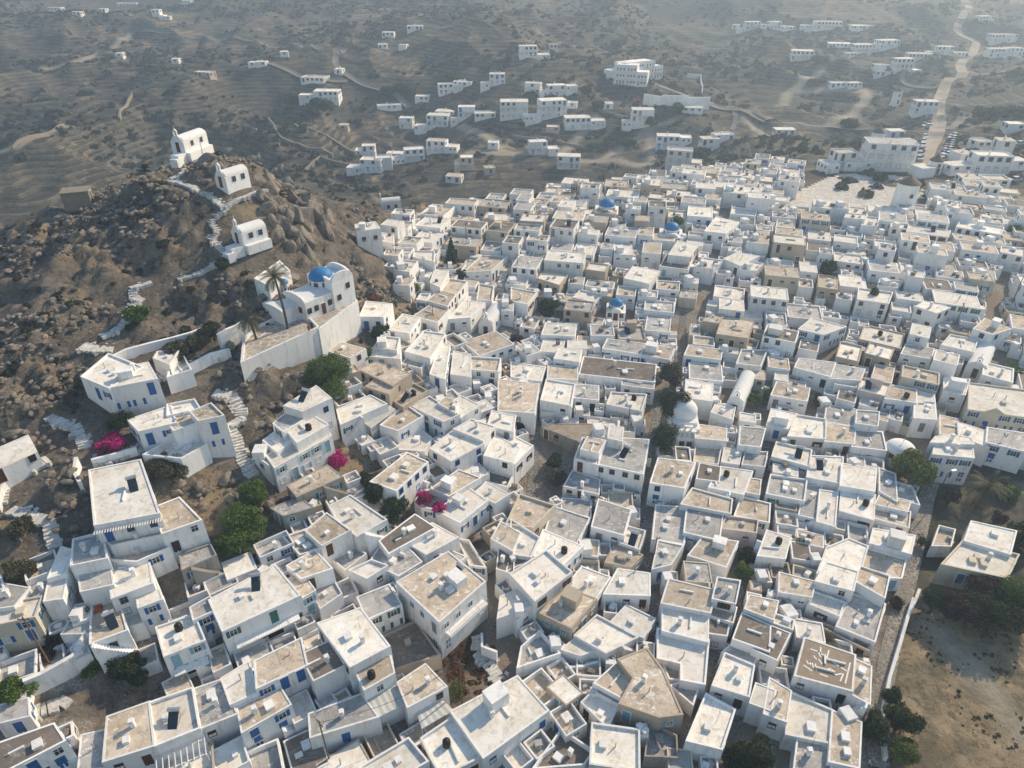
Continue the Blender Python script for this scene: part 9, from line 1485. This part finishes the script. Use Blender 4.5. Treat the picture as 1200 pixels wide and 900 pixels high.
for x,y,z,r,h,lab in D['mills']:
    t=thing('windmill',lab,'windmill',(x,y,z));h=h*.75
    m=MB();m.lathe((0,0,-1.5),[(r*.78,0),(r*.72,1.5),(r*.64,h+1.5),(r*.56,h+1.55),(.02,h+1.5)],32);m.build('tower',M['w'],t,(0,0,0),0,False)
    m=MB();m.lathe((0,0,h+.05),[(r*.7,0),(r*.6,.35),(r*.3,1.2),(.02,1.9)],24);m.build('conical_cap',M['wood'],t)
    link('door',simple_door('brown'),t,(0,-r*.72-.02,.1),PI);link('window',simple_window('brown'),t,(0,-r*.67-.03,h*.6),PI)
# ---------------------------------------------------------------- hotel on the far slope
hz=[]
t=None
for k,(a,b) in enumerate(D['hotel']):
    A=Vector(a[:2]);B=Vector(b[:2]);d=B-A;L=d.length;rz=math.atan2(d.y,d.x);z=min(a[2],b[2])
    if t is None: t=thing('hotel_block','long three storey white hotel block with arched ground floor on the far slope','hotel',(A.x,A.y,z))
    u=d.normalized();nrm=Vector((-u.y,u.x))
    n=max(3,int(L/6.2));r2=random.Random(k+5)
    for i in range(n):
        w=L/n;st=3 if r2.random()<.65 else 2;hh=3.1*st+.2;dep=9;off=r2.uniform(-.5,.5)
        c=A+u*(w*(i+.5))+nrm*(dep/2+off)
        m=MB();m.box((0,0,hh/2-2),(w-.02,dep,hh+4));m.box((0,-dep/2+.1,hh+.15),(w-.02,.2,.35));b_=m.build('wall',M['w'],t,(c.x-A.x,c.y-A.y,0),rz)
        for s in range(st):
            for j in (-1,0,1):
                ty='window' if r2.random()<.6 else 'door'
                link(ty,simple_window('grey') if ty=='window' else simple_door('grey'),b_,(j*w*.29,-dep/2-.012,3.1*s+(1.0 if ty=='window' else .15)),PI)
            if s: 
                m=MB();m.box((0,-dep/2-.5,3.1*s),(w*.8,1.0,.15));m.box((0,-dep/2-.97,3.1*s+.45),(w*.8,.06,.8));m.build('balcony',M['w'],b_)
pts=D['longwall'];m=MB();cx,cy,cz=pts[0]
for a,b in zip(pts,pts[1:]):
    d=Vector((b[0]-a[0],b[1]-a[1]));m.box(((a[0]+b[0])/2-cx,(a[1]+b[1])/2-cy,(a[2]+b[2])/2-cz+2),(d.length+.3,.6,6.5),math.atan2(d.y,d.x))
tag(m.build('long_white_wall',M['w'],None,(cx,cy,cz)),'long tall white retaining wall below the hotel block','wall')
hx,hy,hz_=D['hut'];hz_=TZ(hx,hy)+.2;t=thing('stone_hut','small flat roofed stone hut alone on the left ridge','hut',(hx,hy,hz_),.35)
m=MB();m.box((0,0,.8),(4.6,3.6,3.4));m.build('wall',M['stonewall'],t);m=MB();m.box((0,0,2.58),(4.9,3.9,.18));m.build('roof',M['stonewall'],t);link('door',simple_door('brown'),t,(2.312,0,.2),-PI/2)
# ---------------------------------------------------------------- vegetation
def crown(r,h,kind,seed,n,leaf):
    rs=np.random.RandomState(seed);m=MB()
    if kind=='cyp': lobes=[(0,0,h*.62,r*.62,h*.36)]
    elif kind=='arau': lobes=[(0,0,h*f,r*(1.1-f)*.95,.28) for f in np.linspace(.3,.98,9)]
    elif kind=='pine': lobes=[(rs.uniform(-1,1)*r*.5,rs.uniform(-1,1)*r*.5,h*rs.uniform(.3,.92),r*rs.uniform(.28,.42),r*.22) for _ in range(13)]
    else:
        lobes=[]
        for _ in range(15):
            a=rs.uniform(0,2*PI);d=r*rs.uniform(.15,.68);zz=h*rs.uniform(.35,.8);q=r*rs.uniform(.2,.45);lobes.append((d*math.cos(a),d*math.sin(a),zz,q,q*.75))
        lobes.append((0,0,h*.55,r*.6,h*.32))
    vol=np.array([l[3]**2*l[4] for l in lobes])**.75;vol/=vol.sum();idx=rs.choice(len(lobes),n,p=vol);L=np.array(lobes)[idx]
    d=rs.normal(size=(n,3));d/=np.linalg.norm(d,axis=1)[:,None];rad=rs.uniform(.35,1.08,n)**.6
    P=np.c_[L[:,0]+d[:,0]*L[:,3]*rad,L[:,1]+d[:,1]*L[:,3]*rad,np.maximum(L[:,2]+d[:,2]*L[:,4]*rad,.1)]
    nn=d*.6+rs.normal(size=(n,3))*.6;nn/=np.linalg.norm(nn,axis=1)[:,None]
    u=np.cross(nn,rs.normal(size=(n,3)));u/=np.linalg.norm(u,axis=1)[:,None];w=np.cross(nn,u);s=leaf*rs.uniform(.6,1.4,n)[:,None]
    V=np.stack([P-u*s-w*s*.6,P+u*s-w*s*.6,P+u*s+w*s*.6,P-u*s+w*s*.6],1).reshape(-1,3)
    return V,n
def quads_obj(name,V,n,mt,parent=None,loc=(0,0,0),rz=0):
    me_=bpy.data.meshes.new(name);me_.vertices.add(len(V));me_.vertices.foreach_set('co',V.astype(np.float32).ravel());k=4
    me_.loops.add(n*4);me_.loops.foreach_set('vertex_index',np.arange(n*4,dtype=np.int32));me_.polygons.add(n);me_.polygons.foreach_set('loop_start',np.arange(0,n*4,4,dtype=np.int32))
    me_.update(calc_edges=True);me_.materials.append(mt);return link(name,me_,parent,loc,rz)
for i,(x,y,z,r,h,kind,lab) in enumerate(D['trees']):
    z=TZ(x,y);dist=math.hypot(x,y);shr=h<2.7
    t=thing({'cyp':'cypress_tree','arau':'araucaria_tree','pine':'pine_tree'}.get(kind,'shrub' if shr else 'broadleaf_tree'),lab,'shrub' if shr else 'tree',(x,y,z-.1),random.random()*6)
    n=int(min(9000,1500*r*r/ (1 if dist<90 else 2.4)));leaf_=.06+.01*r if dist<100 else .12+.01*r
    if dist>220: n=1500;leaf_=.35
    V,n=crown(r,h,kind,i+50,n,leaf_);quads_obj('crown',V,n,LF[kind],t)
    m=MB();tr_=.05+.04*r
    m.tube((0,0,-.5),(.1,.05,h*.5),tr_*1.2,tr_*.8,8)
    for k in range(5):
        a=k*1.3;m.tube((.06,.03,h*(.28+.05*k)),(math.cos(a)*r*.5,math.sin(a)*r*.5,h*(.6+.04*k)),tr_*.5,tr_*.15,6)
    m.build('trunk',M['bark'],t)
for i,(x,y,z,r,h,lab) in enumerate(D['boug']):
    z=TZ(x,y)+(2.0 if 'round terrace' in lab else 0);t=thing('bougainvillea',lab,'shrub',(x,y,z));V,n=crown(r,h,'b',i+300,int(1100*r*r)+300,.085 if y<120 else .3)
    quads_obj('blossom',V,n,LF['boug'] if 'red' not in lab and 'plum' not in lab and 'faded' not in lab and 'dark pink' not in lab and 'purple' not in lab else LF['plum'],t)
    V,n=crown(r*.95,h*.85,'b',i+301,int(350*r*r)+100,.08);quads_obj('leaves',V,n,LF['dark'],t)
for i,(x,y,z,h,r,lab) in enumerate(D['palms']):
    z=TZ(x,y)
    if i<2: z=max(z,21.4 if i==0 else 20.4)
    t=thing('palm_tree',lab,'palm',(x,y,z));m=MB();K=10;lean=-.5 if i<2 else 0
    for k in range(K): 
        a=k/K;b=(k+1)/K;m.tube((lean*a*a,0,h*a-.3*(k==0)),(lean*b*b,0,h*b),.2-.05*a+.02,.19-.05*a,9)
    m.build('trunk',M['bark'],t);rs=random.Random(i);m=MB();nf=34
    for f in range(nf):
        az=f*2.4;el=rs.uniform(-.5,1.2);p=Vector((lean,0,h));d=Vector((math.cos(az)*math.cos(el),math.sin(az)*math.cos(el),math.sin(el)));seg=9;st=r/seg
        for k in range(seg):
            q=p+d*st;side=d.cross(Vector((0,0,1)));side=side.normalized() if side.length>.01 else Vector((1,0,0));up=side.cross(d)
            wl=.5*math.sin(PI*(k+1)/(seg+1.5))*min(1,r/2.2)+.06
            for s in (-1,1):
                for j in (0,.5):
                    b0=p+d*st*j;tip=b0+side*s*wl+d*wl*.6-up*wl*.25;m.add([b0,b0+d*st*.32,tip+d*.03,tip],[(0,1,2,3)])
            m.add([p-side*.02,q-side*.02,q+side*.02,p+side*.02],[(0,1,2,3)])
            p=q;d=(d+Vector((0,0,-.16-.1*(el<0.3)))).normalized()
    m.build('crown',LF['olive'],t)
# scrub on hills: uncountable ground cover
rs=np.random.RandomState(5);VV=[];cnt=0
def bush_cloud(px,py,sz,nq,name,lab,mt='scrub'):
    zz=terrain_z(px,py);n=len(px);rs=np.random.RandomState(9)
    P=np.repeat(np.c_[px,py,zz],nq,0);S=np.repeat(sz,nq);d=rs.normal(size=(n*nq,3));d/=np.linalg.norm(d,axis=1)[:,None];d[:,2]=np.abs(d[:,2])
    C_=P+d*S[:,None]*np.array([1,1,.62])*rs.uniform(.5,1.05,(n*nq,1));nn=d+rs.normal(size=d.shape)*.45;nn/=np.linalg.norm(nn,axis=1)[:,None]
    u=np.cross(nn,rs.normal(size=d.shape));u/=np.linalg.norm(u,axis=1)[:,None];w=np.cross(nn,u);s=(S*.34)[:,None]
    V=np.stack([C_-u*s-w*s,C_+u*s-w*s,C_+u*s+w*s,C_-u*s+w*s],1).reshape(-1,3);o=quads_obj(name,V,n*nq,M[mt] if mt in M else LF[mt]);tag(o,lab,'scrub',None,'stuff')
n=34000;D_=rs.uniform(0,1,n)**.7*720+215;az=rs.uniform(-.75,.75,n);px=np.sin(az)*D_;py=np.cos(az)*D_
keep=(fbm(px/70,py/70,4,6)+rs.uniform(-.12,.12,n)>.5)&(D_>215)
tw_,hi_,dh_,fd_,rd_,pd_,cd_=masks(px,py);keep&=(tw_<.5)&(dh_>7)&(rd_>2);px=px[keep];py=py[keep];bush_cloud(px,py,rs.uniform(.5,1.9,len(px))**1.5,15,'hillside_scrub','dark dry scrub bushes scattered over the terraced hills')
n=3000;px=rs.uniform(-100,-8,n);py=rs.uniform(40,205,n);tw_,hi_,dh_,fd_,rd_,pd_,cd_=masks(px,py)
keep=(hi_>.5)&(dh_>4)&(pd_>.8)&(cd_>1)&(fbm(px/12,py/12,3,2)>.53);px=px[keep];py=py[keep];bush_cloud(px,py,rs.uniform(.18,.75,len(px)),34,'rock_scrub','small dry bushes growing between rocks on the hill')
n=2600;px=rs.uniform(38,95,n);py=rs.uniform(35,70,n);keep=in_poly(px,py,D['field'])&(fbm(px/4,py/4,3,2)>.52);px=px[keep];py=py[keep];bush_cloud(px,py,rs.uniform(.07,.26,len(px)),14,'field_weeds','low green weeds in the dry field','olive')
n=260;px=rs.uniform(-9,0,n);py=rs.uniform(42,60,n);a=np.hypot(px+4.5,py-51)<3.6
bush_cloud(px[a],py[a],rs.uniform(.15,.4,a.sum()),26,'dry_grass','dry brown grass on the vacant plot by the stairs','rust')
# boulders
def boulder(seed):
    import bmesh
    r_=random.Random(seed);bm=bmesh.new();n_=r_.choice((14,18,24,30))
    for _ in range(n_):
        v=Vector((r_.gauss(0,1),r_.gauss(0,1),r_.gauss(0,1))).normalized()*r_.uniform(.8,1.15);bm.verts.new((v.x,v.y,v.z))
    h_=bmesh.ops.convex_hull(bm,input=bm.verts)
    bmesh.ops.delete(bm,geom=[g_ for g_ in h_['geom_interior'] if isinstance(g_,bmesh.types.BMVert)],context='VERTS')
    bmesh.ops.bevel(bm,geom=list(bm.edges),offset=.07,segments=1,affect='EDGES')
    me_=bpy.data.meshes.new('boulder');bm.to_mesh(me_);bm.free();me_.materials.append(M['rock']);return me_
BM=[boulder(s) for s in range(12)]
rs=np.random.RandomState(11);n=6500;px=rs.uniform(-96,-14,n);py=rs.uniform(48,160,n);tw_,hi_,dh_,fd_,rd_,pd_,cd_=masks(px,py)
keep=(hi_>.5)&(dh_>4.2)&(pd_>1.2)&(cd_>1.5)&(fbm(px/13,py/13,3,7)+.25*fbm(px/4,py/4,2,3)>.64);px=px[keep];py=py[keep];zz=terrain_z(px,py)
BL=['weathered granite boulder among others on the rocky hillside']
order=np.argsort(-rs.rand(len(px)));cnt=0;bigs=[];smalls=[]
for k in order:
    (bigs if len(bigs)<170 else smalls).append(k)
for k in bigs:
    s=rs.uniform(.5,1.35);o=link('boulder',BM[k%12],None,(px[k],py[k],zz[k]+s*.05),rs.uniform(0,6));o.scale=(s*rs.uniform(.8,1.3),s*rs.uniform(.7,1.1),s*rs.uniform(.5,.85));tag(o,BL[0],'boulder','granite boulders on the rocky hillside')
for cx,cy,cz,cr in D['crags']:
    for q_ in range(7):
        x=cx+rs.uniform(-1,1)*cr;y=cy+rs.uniform(-1,1)*cr;s=rs.uniform(.9,2.1);o=link('boulder',BM[rs.randint(12)],None,(x,y,TZ(x,y)+s*.2),rs.uniform(0,6));o.scale=(s*rs.uniform(.8,1.7),s*rs.uniform(.5,.9),s*rs.uniform(.9,1.5));o.rotation_euler=(rs.uniform(-.4,.4),rs.uniform(-.4,.4),rs.uniform(0,6));tag(o,'jagged rock of the craggy outcrops around the hilltop','rock','jagged outcrop rocks near the hilltop')
m=MB();base=[[v.co.copy() for v in b.vertices] for b in BM]
import bmesh
b2=bmesh.new();bmesh.ops.create_icosphere(b2,subdivisions=1,radius=1);iv=[v.co.copy() for v in b2.verts];ifc=[tuple(v.index for v in f.verts) for f in b2.faces];b2.free()
for k in smalls[:2600]:
    for rep in range(3):
        x=px[k]+rs.uniform(-1.5,1.5);y=py[k]+rs.uniform(-1.5,1.5);s=rs.uniform(.15,.75)**1.2;sc=rs.uniform(.6,1.3,3)
        m.add([(x+v.x*s*sc[0]*(1+.3*math.sin(v.z*9+k)),y+v.y*s*sc[1],zz[k]+v.z*s*sc[2]*.7) for v in iv],ifc)
tag(m.build('loose_rocks',M['rock']),'loose stones strewn between the boulders on the hill','rocks',None,'stuff')
# rubble in empty lots
m=MB()
for cx,cy,r,n in D['street_lines'] and [(5.4,83,4.0,260),(-39,48,5,300),(-33,68,5,240)]:
    for _ in range(n):
        a=rs.uniform(0,6.3);d=r*rs.uniform(0,1)**.5;x=cx+d*math.cos(a);y=cy+d*math.sin(a);s=rs.uniform(.08,.3);z=H(x,y);m.add([(x+v.x*s,y+v.y*s*.8,z+v.z*s*.6) for v in iv],ifc)
tag(m.build('rubble',M['rock']),'broken stones covering the vacant lots between houses','rubble',None,'stuff')
# ---------------------------------------------------------------- poles, lamp, cars
for i,(x,y,z,h,lab) in enumerate(D['poles']):
    z=TZ(x,y);t=thing('flagpole' if 'flagpole' in lab else 'utility_pole',lab,'pole',(x,y,z),.4*i);m=MB();m.tube((0,0,-1),(0,0,h),.11,.07,8);m.build('pole',M['trim'] if 'flag' in lab else M['wood'],t)
    if 'flag' not in lab:
        m=MB();m.box((0,0,h-.4),(1.2,.09,.1));
        for s in (-.5,0,.5): m.tube((s,0,h-.35),(s,0,h-.18),.04,.03,6)
        m.build('crossarm',M['wood'],t)
x,y,z=D['lamp'];t=thing('street_lamp','tall street lamp post beside the wide palm','street lamp',(x,y,z),.3);m=MB();m.tube((0,0,0),(0,0,6.2),.09,.06,8);m.tube((0,0,6.2),(.7,0,6.6),.05,.04,6);m.build('pole',M['black'],t)
m=MB();m.box((1.0,0,6.6),(.8,.35,.16));m.box((1.0,0,6.5),(.6,.25,.04));m.build('lamp_head',M['rail'],t)
def car_proto(col):
    t=thing('parked_car','x','car');m=MB();L=4.1;W_=1.7
    prof=[(-2.05,.35),(-2.05,.8),(-1.95,.92),(-1.15,1.0),(-.6,1.02),(1.2,1.02),(1.9,.98),(2.05,.85),(2.05,.35)]
    vs=[(x,-W_/2,z) for x,z in prof]+[(x,W_/2,z) for x,z in prof];n=len(prof);m.add(vs,[tuple(range(n)),tuple(range(2*n-1,n-1,-1))]+[(i,n+i,n+(i+1)%n,(i+1)%n) for i in range(n)]);m.build('body',col,t)
    m=MB();prof=[(-1.05,1.0),(-.45,1.42),(.95,1.44),(1.6,1.0)];vs=[(x,-W_/2+.1+(.1 if z>1.2 else 0),z) for x,z in prof]+[(x,W_/2-.1-(.1 if z>1.2 else 0),z) for x,z in prof];m.add(vs,[(0,1,2,3),(7,6,5,4),(0,4,5,1),(1,5,6,2),(2,6,7,3)]);m.build('cabin_glass',M['glass'],t)
    m=MB();m.box((.25,0,1.455),(1.35,1.25,.05));m.build('car_roof',col,t)
    for x in (-1.3,1.3):
        for y in (-.8,.8): m=MB();m.tube((0,-.1,0),(0,.1,0),.32,.32,14);m.build('wheel',M['black'],t,(x,y,.32))
    return t
def carpaint(n,c): m_,nt,b=mat(n);b.inputs['Base Color'].default_value=c+(1,);b.inputs['Roughness'].default_value=.25;b.inputs['Coat Weight'].default_value=.5;return m_
cols=[('white',(.7,.7,.7)),('silver',(.4,.41,.42)),('dark blue',(.03,.05,.12)),('red',(.35,.03,.02))];prot=[None]*4;rnd=random.Random(2)
CO={}
for i,(x,y,z,rot,lab,grp) in enumerate(D['cars']):
    k=rnd.choice((0,0,1,1,2,3));k2=CO.get(grp,0);CO[grp]=k2+1
    if prot[k] is None: prot[k]=car_proto(carpaint(cols[k][0]+'_car_paint',cols[k][1]));c=prot[k]
    else: c=copy_tree(prot[k])
    c.location=(x,y,TZ(x,y)+.3);c.rotation_euler=(0,0,rot+rnd.uniform(-.06,.06));c['group']=grp
    od=['nearest','second','third','fourth','fifth','sixth','seventh','eighth','farthest'][k2];c['label']=f"{od} {cols[k][0]} {lab.replace('pale ','')}"
# furniture of the red cover
for (x,y,lab) in [(-46.2,50.0,'red cover lying on the grey roof by the arched house')]:
    pass
x,y,z=D['redcover'];m=MB();vs=[];K=7
for i in range(K):
    for j in range(K): vs.append(((i/(K-1)-.5)*.95,(j/(K-1)-.5)*1.2,.35+.06*math.sin(i*1.7+j)-.3*(abs(i-3)==3 or abs(j-3)==3)))
m.add(vs,[(i*K+j,(i+1)*K+j,(i+1)*K+j+1,i*K+j+1) for i in range(K-1) for j in range(K-1)]);tag(m.build('red_cover',M['red'],None,(x,y,z-.2),.5),'orange red cover lying on the grey roof near the yellow wall','cover')
pl=D['poles']
for a,b,lab in ((6,7,'thin cable hanging from the leaning pole to the pole on the dry plot'),(9,18,'thin cable running above the narrow central lane'),(12,13,'thin cable between two poles among the white roofs'),(10,11,'thin cable between the two right hand poles')):
    A=Vector((pl[a][0],pl[a][1],TZ(pl[a][0],pl[a][1])+pl[a][3]-.3));B=Vector((pl[b][0],pl[b][1],TZ(pl[b][0],pl[b][1])+pl[b][3]-.3));m=MB();K=16;P=[A+(B-A)*(i/K)-Vector((0,0,1.6*math.sin(PI*i/K))) for i in range(K+1)]
    for p,q in zip(P,P[1:]): m.tube(p-A,q-A,.022,.022,4,0,False)
    tag(m.build('power_cable',M['black'],None,A),lab,'cable')
# ---------------------------------------------------------------- haze, sky, sun, camera
def haze():
    m_=bpy.data.materials.new('haze');m_.use_nodes=True;nt=m_.node_tree;nt.nodes.clear();o=nt.nodes.new('ShaderNodeOutputMaterial');v=nt.nodes.new('ShaderNodeVolumeScatter')
    v.inputs['Color'].default_value=(.62,.79,1,1);v.inputs['Density'].default_value=HAZE;v.inputs['Anisotropy'].default_value=.4;nt.links.new(v.outputs[0],o.inputs['Volume'])
    m=MB();m.box((0,900,10),(5600,4700,200));b=m.build('haze',m_);b['kind']='structure';b.visible_shadow=True
HAZE=.00062
haze()
sc=bpy.context.scene;w=bpy.data.worlds.new('World');sc.world=w;w.use_nodes=True;nt=w.node_tree
bg=nt.nodes['Background'];sky=nt.nodes.new('ShaderNodeTexSky');sky.sky_type='NISHITA';sky.sun_disc=False
EL=math.radians(33);AZ=math.radians(48)   # azimuth from +Y towards +X
sky.sun_elevation=EL;sky.sun_rotation=AZ;sky.air_density=1.6;sky.dust_density=.4;sky.ozone_density=3;nt.links.new(sky.outputs[0],bg.inputs[0]);bg.inputs[1].default_value=.15
sl=bpy.data.lights.new('sun','SUN');sl.energy=5;sl.angle=math.radians(.6);sl.color=(1,.82,.58);so=bpy.data.objects.new('sun',sl);C.objects.link(so)
sd=Vector((math.sin(AZ)*math.cos(EL),math.cos(AZ)*math.cos(EL),math.sin(EL)));so.rotation_euler=sd.to_track_quat('Z','Y').to_euler();so.location=(200,200,200)
cam=bpy.data.cameras.new('camera');co_=bpy.data.objects.new('camera',cam);C.objects.link(co_);co_.location=(0,0,75);co_.rotation_euler=(math.radians(90-33),0,0)
cam.sensor_width=36;cam.lens=810/1200*36;cam.clip_end=12000;cam.clip_start=1;sc.camera=co_
sc.view_settings.view_transform='Standard';sc.view_settings.look='None';sc.view_settings.exposure=0;sc.render.engine='CYCLES'
sc.cycles.volume_bounces=1;sc.cycles.max_bounces=6;sc.cycles.diffuse_bounces=3
print('objects',len(bpy.data.objects),'solar',SOL_N)
